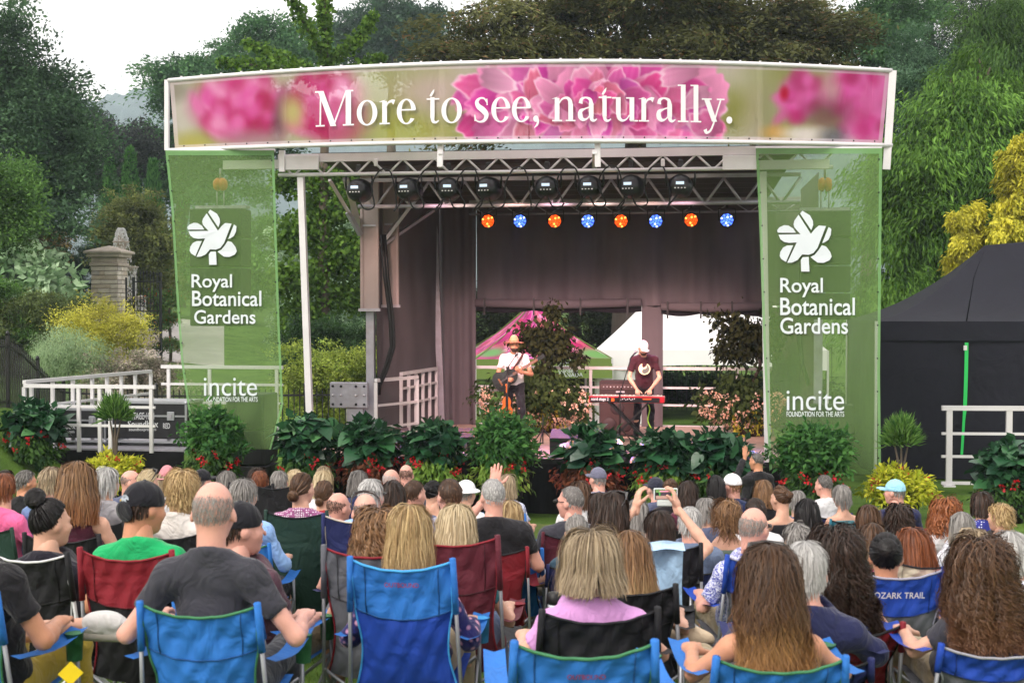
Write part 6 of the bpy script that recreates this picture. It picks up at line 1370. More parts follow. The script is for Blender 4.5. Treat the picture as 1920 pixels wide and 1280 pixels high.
def wedge(px, v, label, wd=.5, rz=0.0):
    t = thing('floor_monitor', label, 'loudspeaker', SW(px, v), -TH + rz, 'floor monitors'); w2 = wd / 2
    MB().add([(-w2, -.2, 0), (w2, -.2, 0), (w2, .26, 0), (-w2, .26, 0), (-w2, -.26, .3), (w2, -.26, .3), (w2, .05, .42), (-w2, .05, .42)], [(3, 2, 1, 0), (4, 5, 6, 7), (0, 1, 5, 4), (1, 2, 6, 5), (2, 3, 7, 6), (3, 0, 4, 7)]).build('cabinet', SPK, t)
    MB().add([(-w2 + .03, .262, .03), (w2 - .03, .262, .03), (w2 - .03, .07, .4), (-w2 + .03, .07, .4)], [(1, 0, 3, 2)]).build('grille', GRILL, t)
wedge(1063, .7, 'black floor monitor wedge right of centre at the stage front', .5); wedge(860, .6, 'black floor monitor wedge left of the bushy centre planter', .5, .3); wedge(740, .5, 'black floor monitor wedge at the left end of the stage front', .45, .3)
# ------------------------------------------------------------------ flight cases
CASE = M('case_black', L(30, 30, 34), .5, .1, 6, bump=.08, bs=60); EDGE = M('case_edge', L(176, 178, 186), .35, .08, 6, metal=.7)
def case(px0, px1, y0, y1, v, label, texts, dep=.75):
    a = SP(px0, y0, v); c = SP(px1, y1, v); w2 = (c[0] - a[0]) / 2; zb = .825; h_ = a[2] - zb; t = thing('flight_case', label, 'case', S2W(a[0] + w2, v + dep / 2, zb), -TH, 'flight cases on the landing')
    MB().box((0, 0, h_ / 2 + .06), (w2 * 2 - .02, dep - .02, h_ - .13)).build('body', CASE, t)
    for x in (-w2, w2):
        for y in (-dep / 2, dep / 2): MB().box((x * .985, y * .985, h_ / 2 + .05), (.035, .035, h_ - .11)).build('edge', EDGE, t)
    for z in (.07, h_ * .68, h_ - .02):
        for y in (-dep / 2, dep / 2): MB().box((0, y * .985, z), (w2 * 2 - .05, .03, .03)).build('edge', EDGE, t)
        for x in (-w2, w2): MB().box((x * .985, 0, z), (.03, dep - .05, .03)).build('edge', EDGE, t)
    MB().box((0, 0, h_ + .0), (w2 * 2 - .01, dep - .01, .02)).build('lid', M('lid_grey', L(150, 152, 156), .6, .1), t)
    for x in (-w2, w2):
        for y in (-dep / 2, dep / 2):
            for z in (.07, h_ - .02): b = Blob().ell((x * .985, y * .985, z), (.035, .035, .035)); V, Q = b.mesh(.012); obj('corner', fast('c', V, Q, EDGE, smooth=True), t)
    for x in (-w2 * .55, w2 * .6): o = MB().box((x, -dep / 2 - .005, h_ * .68), (.13, .03, .15), bev=.008).build('latch', EDGE, t); MB().box((x, -dep / 2 - .025, h_ * .68), (.05, .02, .07)).build('latch_handle', GALV, o)
    for x in (-w2 * .8, w2 * .8): MB().lathe([(.05, -.02), (.05, .02)], 12, (x, -dep / 2 + .12, .0), axis='x').build('caster', RUB, t)
    for tx, x0, yy0, x1, yy1 in texts:
        P0 = np.array([a[0] + w2, 0, zb]); lettering(tx, x0, yy0, x1, yy1, lambda x, y, o_: np.array([(lambda q: (q[0] - P0[0], -dep / 2 - .008, q[2] - zb))(SP(x, y, v))])[0], t, M('case_print', L(200, 202, 206), .6, .1), bold=.01)
case(204, 350, 752, 832, 1.3, 'black flight case touching the left green banner', [('STAGE-1004', 246, 773, 290, 786), ('Soundbox', 240, 788, 297, 801), ('soundboxpro.com', 242, 802, 293, 809), ('RED', 306, 793, 319, 803)])
case(78, 198, 765, 832, 1.25, 'black flight case nearer the left edge behind the ramp rail', [('SOUNDBOX', 92, 796, 142, 804), ('soundboxpro.com', 92, 806, 140, 813)])

# ================================================================== planters and flowers
POT = M('pot_black', L(26, 26, 28), .6, .15, 5); TERRA = M('pot_brown', L(70, 44, 40), .7, .15, 5)
def leafmesh(nm, c, gloss=.35):
    prof = [(0, .0, .0), (.14, -.1, -.01), (.3, -.06, .015), (.4, .12, .02), (.4, .32, .0), (.3, .56, -.02), (.16, .8, -.05)]; V = [(0, 0, 0), (0, .35, -.035), (0, .7, -.05), (0, 1.02, -.13)]; n0 = 4
    for s in (1, -1): V += [(s * x, y, z) for x, y, z in prof[1:]]
    Fc = []
    for s in (0, 1):
        b = n0 + s * 6; q = [(0, b, b + 1), (0, b + 1, b + 2, 1), (1, b + 2, b + 3), (1, b + 3, b + 4, 2), (2, b + 4, b + 5), (2, b + 5, 3)]; Fc += q if s == 0 else [f[::-1] for f in q]
    m = M(nm, c, gloss, .25, 3.5, bump=.25, bs=9, spec=.5); b = m.node_tree.nodes['Principled BSDF']
    return MB().add(V, Fc, 0, True).mesh('leaf', m)
LFS = [leafmesh('leaf_dark', L(34, 74, 46)), leafmesh('leaf_mid', L(48, 92, 54)), leafmesh('leaf_deep', L(24, 58, 40)), leafmesh('leaf_light', L(74, 118, 70))]
RST = [leafmesh('leaf_rust', L(128, 54, 40)), leafmesh('leaf_copper', L(150, 84, 60))]
def part_cloud(t, name, blobs, ncl, per, ls, asp, c0, c1, style='round', spread=.12, gap=.4):
    V, Q, C_ = crown(blobs, ncl, per, ls, asp, c0, c1, style, gap, spread); return tag(obj(name, fast(name, V, Q, LEAF, C_), t), kind='stuff')
def blossoms(t, name, pts, size, c0, c1, per=9):
    P = np.repeat(np.array(pts, float), per, 0); n = len(P); P = P + unit(n) * size * .9; h = rng.random((n, 1))
    V, Q, C_ = leaf_cloud(P, unit(n), unit(n), size * rng.uniform(.7, 1.2, n), size * .8, np.array(c0) * (1 - h) + np.array(c1) * h); return tag(obj(name, fast(name, V, Q, MV('petals', .5, .3, .3), C_), t), kind='stuff')
def dome_pts(n, rx, ry, z0, z1, low=-.4):
    d = unit(n * 4); d = d[d[:, 2] > low][:n]; zc_ = (z0 + z1) / 2; return np.stack([d[:, 0] * rx, d[:, 1] * ry, zc_ + d[:, 2] * (z1 - z0) / 2], 1), d
RED0, RED1 = L(176, 16, 28), L(226, 50, 60)
def planter(label, px, v, ytop, ybot, hw, kind='big', under='red', n=62, lsz=.29, group='planters along the stage front'):
    t = thing('potted_plant', label, 'plant', S2W(upx(px, v), v, 0), -TH, group); hw *= 1.12; s = F / (22.4 + v); zt_ = SP(px, ytop, v)[2]; zb = SP(px, ybot, v)[2]; r = hw / s
    MB().lathe([(.2, 0), (.26, .3), (.3, .46), (.27, .46), (.25, .4), (0, .4)], 18).build('pot', POT, t); st = MB()
    if kind == 'big':
        P, d = dome_pts(n, r * .9, r * .7, zb, zt_ - .08, -.75); rad = rng.uniform(.7, 1.0, len(P)); 
        for i in range(len(P)):
            p = P[i].copy(); p[:2] *= rad[i]; dd = norm(d[i] * np.array([1, 1, .25]) + np.array([0, 0, -.35]) + rng.normal(0, .3, 3)); nn = norm(np.array([0, -.25, .75]) + d[i] * .5 + rng.normal(0, .28, 3)); x = norm(np.cross(dd, nn)); nn = np.cross(x, dd)
            sz = lsz * rng.uniform(.65, 1.25) * (.8 if d[i][2] < -.2 else 1); mw = Matrix(np.stack([x, dd, nn], 1).tolist()); o = obj('leaf', LFS[rng.choice(4, p=[.4, .3, .22, .08])], t, p - dd * sz * .3); o.rotation_euler = mw.to_euler(); o.scale = (sz * rng.uniform(.95, 1.2), sz, sz)
            if i % 3 == 0: st.tube([(p[0] * .1, p[1] * .1, .4), (p[0] * .5, p[1] * .5, (p[2] + .4) / 2 + .05), p - dd * sz * .3], .008, 5)
        tag(st.build('stem', LFS[1].materials[0], t), kind='stuff')
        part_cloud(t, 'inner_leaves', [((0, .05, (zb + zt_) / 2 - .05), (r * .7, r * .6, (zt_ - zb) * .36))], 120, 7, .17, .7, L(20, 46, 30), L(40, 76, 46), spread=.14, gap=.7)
    elif kind == 'bush': part_cloud(t, 'foliage', [((0, 0, (zb + zt_) / 2), (r * .9, r * .7, (zt_ - zb) / 2)), ((0, 0, zt_ - .25), (r * .6, r * .5, .2))], 260, 16, .12, .42, L(32, 72, 40), L(86, 130, 66), spread=.13, gap=.55); MB().tube([(0, 0, .4), (0, 0, zt_ - .3)], .03, 6).build('stem', BARKD, t)
    zu = max(.42, zb - .02)
    if under in ('red', 'lime', 'rust'):
        c = {'red': (L(34, 60, 34), L(76, 106, 52)), 'lime': (L(70, 108, 44), L(140, 164, 76)), 'rust': (L(64, 44, 34), L(128, 74, 54))}[under]
        part_cloud(t, 'trailing_leaves', [((0, -.08, zu - .02), (r * .7, .34, .2))], 90, 12, .11, .4, *c, style='droop', spread=.12)
        P, d = dome_pts(int(rng.integers(6, 15)), r * .85, .46, zu - .2, zu + .3, -.3); P[:, 1] = -np.abs(P[:, 1]); blossoms(t, 'blossoms', P, .05, RED0, RED1, 12)
    return t
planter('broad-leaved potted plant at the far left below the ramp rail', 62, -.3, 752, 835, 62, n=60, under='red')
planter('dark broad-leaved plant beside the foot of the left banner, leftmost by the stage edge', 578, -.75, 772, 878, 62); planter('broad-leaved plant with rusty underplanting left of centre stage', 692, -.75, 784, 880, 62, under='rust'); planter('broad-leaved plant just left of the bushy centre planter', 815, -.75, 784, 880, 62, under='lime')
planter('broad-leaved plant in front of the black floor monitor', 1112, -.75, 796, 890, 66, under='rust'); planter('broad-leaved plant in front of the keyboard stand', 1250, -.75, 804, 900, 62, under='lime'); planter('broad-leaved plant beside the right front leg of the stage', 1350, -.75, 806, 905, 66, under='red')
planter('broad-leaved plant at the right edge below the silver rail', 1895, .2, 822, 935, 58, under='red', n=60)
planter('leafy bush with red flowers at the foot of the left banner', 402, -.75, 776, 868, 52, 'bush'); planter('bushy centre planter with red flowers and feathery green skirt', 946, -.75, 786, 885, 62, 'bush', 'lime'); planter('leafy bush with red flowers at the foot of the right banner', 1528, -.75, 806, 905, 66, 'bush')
def oleander(label, px, v, ytop, ybot, hw, lime):
    t = thing('oleander_standard', label, 'plant', S2W(upx(px, v), v, 0), -TH, 'narrow-leaved standards'); s = F / (22.4 + v); zt_ = SP(px, ytop, v)[2]; zb = SP(px, ybot, v)[2]; r = hw / s
    MB().lathe([(.2, 0), (.26, .3), (.3, .46), (.27, .46), (.25, .4), (0, .4)], 18).build('pot', POT, t); tr = MB()
    for k in range(3): tr.tube([(0, 0, .4), (.03 * k - .03, 0, zb - .2), ((k - 1) * .1, .02, zb + .15)], [.03, .02, .01], 6)
    tag(tr.build('trunk', BARK, t), kind='stuff'); nn = 900; d = unit(nn); d[:, 2] = np.abs(d[:, 2]) * 1.2 - .25; P = np.array([0, 0, zb + (zt_ - zb) * .3]) + d * np.array([r * .6, r * .6, (zt_ - zb) * .5]) * (rng.random(nn) ** .4)[:, None]; h = rng.random((nn, 1))
    V, Q, C_ = leaf_cloud(P, unit(nn), norm(d + np.array([0, 0, .7]) + rng.normal(0, .3, (nn, 3))), rng.uniform(.14, .24, nn), .03, np.array(L(52, 92, 42)) * (1 - h) + np.array(L(122, 158, 82)) * h); tag(obj('crown', fast('crown', V, Q, LEAF, C_), t), kind='stuff')
    part_cloud(t, 'trailing_leaves', [((0, -.05, .52), (.5, .42, .3))], 220, 14, .1, .4, L(120, 140, 30), L(206, 200, 70), spread=.1); P, d = dome_pts(14, .48, .42, .3, .86, -.2); P[:, 1] = -np.abs(P[:, 1]); blossoms(t, 'blossoms', P, .04, RED0, RED1)
oleander('small narrow-leaved standard before the flight cases', 214, -.6, 738, 800, 40, True); oleander('small narrow-leaved standard between right banner and silver rail', 1692, -.6, 772, 850, 42, True)
def begonia(label, px, v, skirt, crowns, tpts, ypot):
    t = thing('begonia_tree', label, 'plant', SW(px, v), -TH, 'tree planters on the stage'); b0 = np.array([upx(px, v), v, DK]); s = F / (22.4 + v + .3); q = lambda x, y: SP(x, y, v) - b0; zp = q(px, ypot)[2]
    MB().lathe([(.24, 0), (.3, .1), (.33, max(.35, zp)), (.3, max(.35, zp))], 18).build('pot', TERRA, t); c = q(skirt[0], skirt[1]); rx, rz_ = skirt[2] / s, skirt[3] / s
    part_cloud(t, 'skirt_leaves', [(c, (rx, rx * .7, rz_)), (c + (0, 0, rz_ * .5), (rx * .6, rx * .5, rz_ * .6))], 240, 15, .12, .55, L(30, 46, 26), L(78, 98, 52), style='droop', spread=.14, gap=.6)
    d = unit(400); d = d[(d[:, 1] < .3) & (d[:, 2] < .45)][:105]; blossoms(t, 'blossoms', c + d * np.array([rx * 1.04, rx * .78, rz_ * 1.04]), .055, L(240, 184, 156), L(255, 230, 212), 8)
    part_cloud(t, 'trailing_leaves', [((0, -.2, .3), (.36, .2, .32))], 60, 14, .06, .6, L(150, 150, 40), L(206, 196, 80), style='droop', spread=.1)
    tr = MB().tube(catmull([q(*p) + np.array([0, .02, 0]) for p in tpts], 5), .035, 7); o = tr.build('trunk', BARKD, t); bl = []
    for x, y, rx_, ry_ in crowns: bl.append((q(x, y), (rx_ / s, rx_ / s * .7, ry_ / s))); l = MB().tube([q(*tpts[-1]), q(x, y)], [.025, .008], 6); l.build('limb', BARKD, o)
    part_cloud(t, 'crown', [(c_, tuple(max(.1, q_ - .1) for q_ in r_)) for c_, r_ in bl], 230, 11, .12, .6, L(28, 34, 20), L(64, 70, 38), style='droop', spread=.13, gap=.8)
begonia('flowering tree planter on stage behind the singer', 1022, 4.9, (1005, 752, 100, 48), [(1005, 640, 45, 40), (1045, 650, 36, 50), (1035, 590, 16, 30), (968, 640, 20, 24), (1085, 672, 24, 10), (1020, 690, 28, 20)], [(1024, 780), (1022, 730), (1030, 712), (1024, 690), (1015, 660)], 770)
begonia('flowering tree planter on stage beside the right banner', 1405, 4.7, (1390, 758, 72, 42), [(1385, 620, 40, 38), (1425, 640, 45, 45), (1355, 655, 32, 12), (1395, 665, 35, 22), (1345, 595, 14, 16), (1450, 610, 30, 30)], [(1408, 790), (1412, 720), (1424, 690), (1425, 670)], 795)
# ================================================================== the audience
HC = {k: (np.array(L(*a)), np.array(L(*b))) for k, (a, b) in dict(wh=((150, 148, 147), (214, 212, 210)), gr=((104, 100, 98), (170, 166, 162)), sg=((78, 74, 72), (146, 142, 138)), bl=((138, 108, 70), (214, 186, 136)), pb=((164, 142, 106), (228, 210, 174)),
      ab=((108, 90, 70), (190, 170, 140)), br=((56, 38, 28), (108, 78, 56)), lb=((90, 64, 44), (156, 118, 82)), db=((32, 24, 20), (72, 52, 42)), bk=((14, 13, 15), (38, 34, 36)), au=((88, 46, 28), (150, 88, 54)), rd=((112, 60, 34), (184, 114, 68))).items()}
def H(k, c, **q): return dict(k=k, c=HC[c], **q)
def chair_meshes(bh, near):
    key = ('chair', round(bh, 2), near)
    if key in CACHE: return CACHE[key]
    d = {}; n = 24 if near else 7; ts = 8 if near else 5; X = [np.array]; d['leg'] = []
    seatm = None
    def backgrid(t0, t1, m, off=0.0):
        g = []
        for t in np.linspace(t0, t1, m):
            row = []
            for s in np.linspace(0, 1, n):
                hw = (.262 - .012 * t) * (1 - .13 * math.sin(math.pi * min(t / .64, 1))); e = 1 - (2 * s - 1) ** 2
                row.append(((2 * s - 1) * hw * (1 - .03 * math.sin(t * math.pi)), -.215 - .15 * t - .055 * e * (.4 + .6 * math.sin(min(t * 1.25, 1) * math.pi)) + off - (.007 * math.sin(s * 15 + t * 16) * (1 - .6 * e) + .005 * math.sin(s * 31 - t * 22 + 1)) * (1 if near else .6), .39 + (bh - .39) * t - .04 * e * t - .035 * e * (1 - t)))
            g.append(row)
        return np.array(g)
    d['back_panel'] = MB().grid(backgrid(0, .64, n)).mesh('back_panel', RUB); d['back_band'] = MB().grid(backgrid(.63, 1.0, n, -.002)).mesh('back_band', RUB)
    g = backgrid(0, 1, 14, -.003); d['seam'] = [MB().tube(backgrid(.632, .64, 2, -.004)[0], .0035, 4).mesh('seam', RUB), MB().tube(backgrid(.62, 1, 6, -.005)[:, 3], .003, 4).mesh('seam', RUB), MB().tube(backgrid(.62, 1, 6, -.005)[:, -4], .003, 4).mesh('seam', RUB)] if near else []
    d['trim'] = [MB().tube(g[-1], .006, 5).mesh('trim', RUB), MB().tube(g[:, 0], .0055, 5).mesh('trim', RUB), MB().tube(g[:, -1], .0055, 5).mesh('trim', RUB)]
    d['sleeve'] = [MB().tube([(s * (.30 - .044 * q), -.19 - .178 * q, (bh + .012) * q) for q in np.linspace((.39 + (bh - .39) * .6) / bh, 1.004, 3)], .0165, ts).mesh('sleeve', RUB) for s in (-1, 1)]
    d['seat'] = MB().grid([[(x * (.27 - .02 * abs(y)), -.23 + .5 * y, .40 + .04 * y - .045 * (1 - x * x) * math.sin(math.pi * min(.98, y * .9 + .08))) for x in np.linspace(-1, 1, n)] for y in np.linspace(0, 1, n)]).mesh('seat', RUB)
    for s in (-1, 1):
        d['leg'].append(MB().tube([(s * .30, -.19, .0), (s * .256, -.368, bh + .005)], .0105, ts).mesh('leg', RUB)); d['leg'].append(MB().tube([(s * .3, .28, 0), (s * .3, .22, .63)], .0105, ts).mesh('leg', RUB))
        d['leg'].append(MB().tube([(s * .305, .28, .02), (s * .275, -.27, .42)], .009, ts).mesh('leg', RUB)); d['leg'].append(MB().tube([(s * .31, -.2, .02), (s * .29, .26, .43)], .009, ts).mesh('leg', RUB))
        d['leg'].append(MB().tube([(-s * .3, .285, .02), (s * .275, .27, .42)], .009, ts).mesh('leg', RUB)); d['leg'].append(MB().tube([(-s * .3, -.21, .02), (s * .275, -.255, .41)], .009, ts).mesh('leg', RUB))
    d['armrest'] = [MB().grid([[(s * (.27 + w_ * .09), -.29 + .52 * t, .635 - .03 * math.sin(math.pi * t) + (.012 if w_ in (0, 1) else 0)) for w_ in (0, .5, 1)] for t in np.linspace(0, 1, 6)]).mesh('armrest', RUB) for s in (-1, 1)]
    d['cup'] = MB().lathe([(.035, .52), (.042, .635), (.045, .635)], 10, (.325, .16, 0)).mesh('cup_holder', RUB)
    d['foot'] = MB().lathe([(.022, 0), (.024, .03), (.012, .04)], 8).mesh('foot', RUB); CACHE[key] = d; return d
FAB = {}
def fab(c, mesh=False):
    k = (c, mesh)
    if k not in FAB: FAB[k] = M('chair_fabric_%d_%d_%d' % c, L(*c), .7, .1, 4, bump=.15, bs=220, spec=.25, wrinkle=.45, ws=6)
    return FAB[k]
STEEL = M('chair_steel', L(150, 152, 158), .35, .08, 8, metal=.6, spec=.5); DSTEEL = M('chair_black_steel', L(30, 30, 34), .4, .1, 8, spec=.5); WSTEEL = M('chair_white_steel', L(206, 208, 212), .4, .05, 8, spec=.5)
def folding_chair(loc, rz, panel, band, trim, bh, label, near=0, steel=STEEL, text=None, cw=.88):
    lw = label.split(); lw = lw[:16]
    while lw[-1] in ('and', 'with', 'the', 'of', 'a', 'an', 'on', 'in', 'over', 'to', 'near', 'just', 'very', 'at', 'by'): lw.pop()
    label = ' '.join(lw); t = thing('folding_chair', label, 'chair', loc, rz, 'folding chairs of the audience'); t.scale = (cw, 1, 1); d = chair_meshes(bh, near)
    setmat(obj('back_panel', d['back_panel'], t), fab(panel)); b = setmat(obj('back_band', d['back_band'], t), fab(band)); setmat(obj('seat', d['seat'], t), fab(panel))
    for m in d['trim']: setmat(obj('trim', m, t), fab(trim))
    for m in d['seam']: setmat(obj('seam', m, t), fab(tuple(int(q * .7) for q in band)))
    for m in d['sleeve']: setmat(obj('sleeve', m, t), fab(band))
    for m in d['leg']: setmat(obj('leg', m, t), steel)
    for m in d['armrest']: setmat(obj('armrest', m, t), fab(band))
    if near: setmat(obj('cup_holder', d['cup'], t), fab(trim))
    for x in (-.3, .3):
        for y in (-.19, .28): obj('foot', d['foot'], t, (x, y, -.012))
    if text:
        V, Fc = text_poly(text[0], .01); V = V - V.mean(0); k = text[1] / (V[:, 0].max() - V[:, 0].min()); V *= k; zc_ = bh - text[2]
        MB().add([(x, -.215 - .15 * ((z + zc_ - .39) / (bh - .39)) - .055 * (1 - (x / .26) ** 2) * .55 - .022, z + zc_) for x, z in V], Fc).build('lettering', text[3], b)
    return t
def seated(h, ys=-.20, w=1.0, yaw=0.0, pitch=0.0, arms='rest', roll=0.0):
    J = dict(pelvis=(0, 0, .48), neck=(0, ys, h - .295), head=(0, ys + .05, h - .125), headrot=(yaw, pitch, roll))
    for s, x in (('L', -1), ('R', 1)):
        J['sh' + s] = (x * .162 * w, ys, h - .365); J['hip' + s] = (x * .09, .03, .45); J['kn' + s] = (x * .15, .46, .5); J['an' + s] = (x * .16, .5, .09)
        J['el' + s] = (x * .285 * (w * .5 + .5), ys + .06, max(h - .61, .6)); J['wr' + s] = (x * .24, ys + .31, max(h - .6, .62))
    if arms == 'lap':
        for s, x in (('L', -1), ('R', 1)): J['el' + s] = (x * .25, ys + .06, h - .62); J['wr' + s] = (x * .08, ys + .36, h - .68)
    if arms == 'wide':
        for s, x in (('L', -1), ('R', 1)): J['el' + s] = (x * .335, ys - .0, h - .6); J['wr' + s] = (x * .31, ys + .25, h - .58)
    if arms == 'phone':
        for s, x in (('L', -1), ('R', 1)): J['el' + s] = (x * .33, ys + .22, h - .26); J['wr' + s] = (x * .13 + .03, ys + .42, h - .03)
        J['hdL'] = (.15, .2, 1); J['hdR'] = (-.15, .2, 1)
    if arms == 'raise': J['elL'] = (-.26, ys + .2, h - .42); J['wrL'] = (.02, ys + .36, h - .1); J['hdL'] = (.1, .1, 1)
    return J
PPL = {}
AUD = []
def body_set(h, w, fem, sleeve, legs, arms, yaw, pitch, res, tank, fat):
    key = ('ppl', round(h, 2), w, fem, sleeve, legs, arms, round(yaw, 1), round(pitch, 1), res, tank, fat)
    if key not in CACHE:
        J = seated(h, w=w * (.92 if fem else 1), yaw=yaw, pitch=pitch, arms=arms); kw = dict(hands=(.4, .4), palms=(None, None))
        if arms == 'phone': kw = dict(hands=((.7, .2), (.7, .2)), palms=((1, .3, 0), (-1, .3, 0)))
        if arms == 'raise': kw = dict(hands=((.1, .25), .4), palms=((0, 1, 0), None))
        f = figure(J, w * (.92 if fem else 1), res, sleeve, legs, fem=fem, tank=tank, fat=fat, handh=.006 if res < .02 or arms in ('phone', 'raise') else (.009 if res < .03 else .013), seat=True, hscale=.96 if fem else 1.0, **kw)
        me = {k: fast(k, *f[k], SKIN['a'], smooth=True) for k in ('body', 'shirt', 'trousers')}; me['shoe'] = [fast('shoe', *q, BSHOE, smooth=True) for q in f['shoe']]; CACHE[key] = (J, me)
    return CACHE[key]
TR = [cloth('trousers_denim', L(70, 84, 116)), cloth('trousers_khaki', L(150, 136, 112)), cloth('trousers_dark', L(44, 46, 54))]
SHOES = [BSHOE, cloth('white_shoes', L(206, 204, 202)), cloth('grey_shoes', L(120, 120, 124))]
CN = {(30, 30, 34): 'black', (38, 44, 92): 'navy', (44, 110, 190): 'blue', (130, 34, 46): 'red', (96, 40, 52): 'maroon', (36, 60, 52): 'dark green', (44, 112, 132): 'teal', (96, 98, 106): 'grey', (34, 70, 168): 'royal blue', (72, 50, 42): 'brown', (88, 122, 170): 'denim blue'}
BK, NV_, BL, RD, MR, DG, TL, GY, RB, BN, DN = list(CN)
GRT = (64, 120, 84)
def person(px, yt, s, hr, who, shirt, chair=(BK, BK, BK, .86), skin='a', fem=True, w=1.0, sleeve=.55, yaw=0.0, pitch=0.0, arms='rest', tank=False, fat=1.0, legs='long', hat=None, text=None, steel=STEEL, dx=0.0, bh=None, seed=None):
    d = F / s; x = (px - 960) / F * d; zt_ = W(px, yt, d)[2]; tx, ty = .4 - x, 25 - d; rz = -math.atan2(tx, ty) * .8 + dx
    hd = np.array([x, d]); off = np.array([-math.sin(rz), math.cos(rz)]) * -.15; bx_, by_ = hd - off; zb = float(zg(bx_, by_)); lift = .014 if hr and hr['k'] != 'bald' else .004
    rs = random.Random(int(px * 3 + yt)); dx += rs.uniform(-.14, .14); rz += rs.uniform(-.14, .14)
    near0 = s < 300
    if yaw == 0 and s < 415: yaw = rs.choice((-.6, -.3, 0, 0, .3, .6)); pitch = 0.0 if near0 else rs.choice((-.1, 0, .1))
    h = min(max(zt_ - zb - lift, 1.06), 1.44); near = 2 if s >= 415 else (1 if s >= 300 else 0); res = {2: .0155, 1: .024, 0: .034}[near]
    if near == 0: h = round(h / .05) * .05
    J, me = body_set(h, w, fem, sleeve, legs, arms, yaw, pitch, res, tank, fat)
    t = thing('person', who, 'person', (bx_, by_, zb), rz, 'seated audience'); sd_ = seed or int(px * 7 + yt)
    r_ = random.Random(sd_)
    setmat(obj('body', me['body'], t), SKIN[skin]); setmat(obj('shirt', me['shirt'], t), shirt); setmat(obj('trousers', me['trousers'], t), r_.choice(TR)); sm = r_.choice(SHOES)
    for m in me['shoe']: setmat(obj('shoe', m, t), sm)
    hs = .96 if fem else 1.0
    if hat and hr and hr['k'] == 'short' and not hat[0].get('wide'): hr = dict(hr, k='capped')
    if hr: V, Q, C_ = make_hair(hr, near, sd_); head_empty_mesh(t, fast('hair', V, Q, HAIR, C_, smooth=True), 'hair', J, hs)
    if hat:
        kind, mat_ = hat; V, Q = cap_mesh(**kind, hh=.0065 if near else .01); head_empty_mesh(t, fast(kind.get('nm', 'hat') if False else 'hat', V, Q, mat_, smooth=True), 'hat', J, hs)
    ch_ = None
    if chair: ch_ = folding_chair((bx_, by_, zb), rz, *chair[:3], max(.62, h - (1.25 - chair[3])), '%s folding chair of the %s' % (CN.get(chair[0], 'plain'), who), near > 0, steel, text)
    AUD.append(dict(t=t, ch=ch_, px=px, s=s, shirt=shirt.name, hat=hat[1].name if hat else None, cc=CN.get(chair[0], 'plain'), band=CN.get(chair[1]), arms=arms, tank=tank))
    return t, J, h
c = cloth
BKT = c('tee_black', L(34, 33, 37)); CHAR = c('tee_charcoal', L(58, 58, 66)); NAVY = c('shirt_navy', L(36, 40, 74)); WHS = c('shirt_white', L(222, 220, 224)); PNK = c('tee_pink', L(206, 150, 208)); GRS = c('tee_green', L(30, 160, 96)); GRYT = c('tee_grey', L(140, 140, 158)); MRN = c('top_maroon', L(92, 44, 62)); LBL = c('shirt_light_blue', L(140, 176, 226)); HOT = c('top_hot_pink', L(226, 100, 150)); SLT = c('tee_slate', L(84, 90, 116)); SAGE = c('top_sage', L(84, 98, 90))
DOT = c('blouse_dots', L(146, 84, 128), 'dots', L(230, 222, 232), 62); FLO = c('blouse_floral', L(40, 40, 92), 'floral', L(206, 150, 176), 22); LEA = c('shirt_leafy', L(216, 218, 236), 'leafy', L(70, 78, 170), 55); NVP = c('blouse_navy_print', L(222, 222, 230), 'dots', L(40, 46, 90), 70); BDT = c('top_blue_dots', L(52, 56, 140), 'dots', L(206, 210, 236), 45); STR = c('shirt_stripes', L(226, 228, 236), 'stripe', L(70, 90, 160), 26)
CAPB = c('cap_black', L(30, 30, 36)); CAPG = c('cap_grey', L(104, 104, 124)); CAPL = c('cap_sky', L(150, 204, 226)); CAPW = c('cap_white', L(228, 228, 230)); HPK = c('hat_pink', L(200, 132, 140)); CAPD = c('cap_dark', L(46, 48, 62))
P_ = person
# nearest rows -------------------------------------------------------------
bald1 = P_(399, 898, 480, H('bald', 'gr'), 'bald man in charcoal tee with arms spread over the near blue chair', CHAR, (BL, BL, GRT, .80), 'p', False, .96, .62, arms='wide', fat=1.15)
P_(772, 938, 420, H('long', 'bl', z=-.26, v=1.15, w=.004), 'long straight blonde hair woman in navy floral top on the tall blue chair', FLO, (RB, BL, (70, 160, 226), 1.03), 'a', True, .98, 1.8, text=('OUTBOUND', .17, .1, fab((150, 50, 70))))
P_(1101, 989, 470, H('long', 'ab', z=-.115, v=1.5, t=.035, w=.003), 'ash blonde bob woman in lilac pink tee on a black chair', PNK, (BK, BK, BK, .97), 'a', True, 1.1, .6, steel=WSTEEL)
P_(1444, 1012, 520, H('long', 'br', z=-.40, v=1.3, t=.03, w=.012, tip=L(196, 146, 92)), 'woman with very long brown hair fading to blonde and bare shoulders', c('straps_slate', L(70, 72, 92)), (BL, BL, GRT, .88), 'b', True, .98, 0, tank=True)
P_(1847, 1058, 456, H('long', 'br', z=-.3, v=1.5, t=.045, curl=.012, tip=L(120, 84, 62)), 'woman with very long curly brown hair in the near right corner', CHAR, (GY, RB, (150, 150, 160), .86), 'a', True, .94, .5)
P_(1562, 985, 425, H('long', 'db', z=-.32, v=1.5, t=.04, curl=.009), 'woman with long dark curls and a bare shoulder on a red chair', c('top_wine', L(96, 28, 44)), (RD, RD, BK, .86), 'a', True, .98, 0, tank=True)
P_(1515, 1012, 460, H('short', 'wh', l=.05), 'white-haired man in navy blazer behind the long-haired woman', NAVY, (NV_, NV_, BK, .7), 'p', False, 1.02, 1.9, yaw=-.3, dx=-.05)
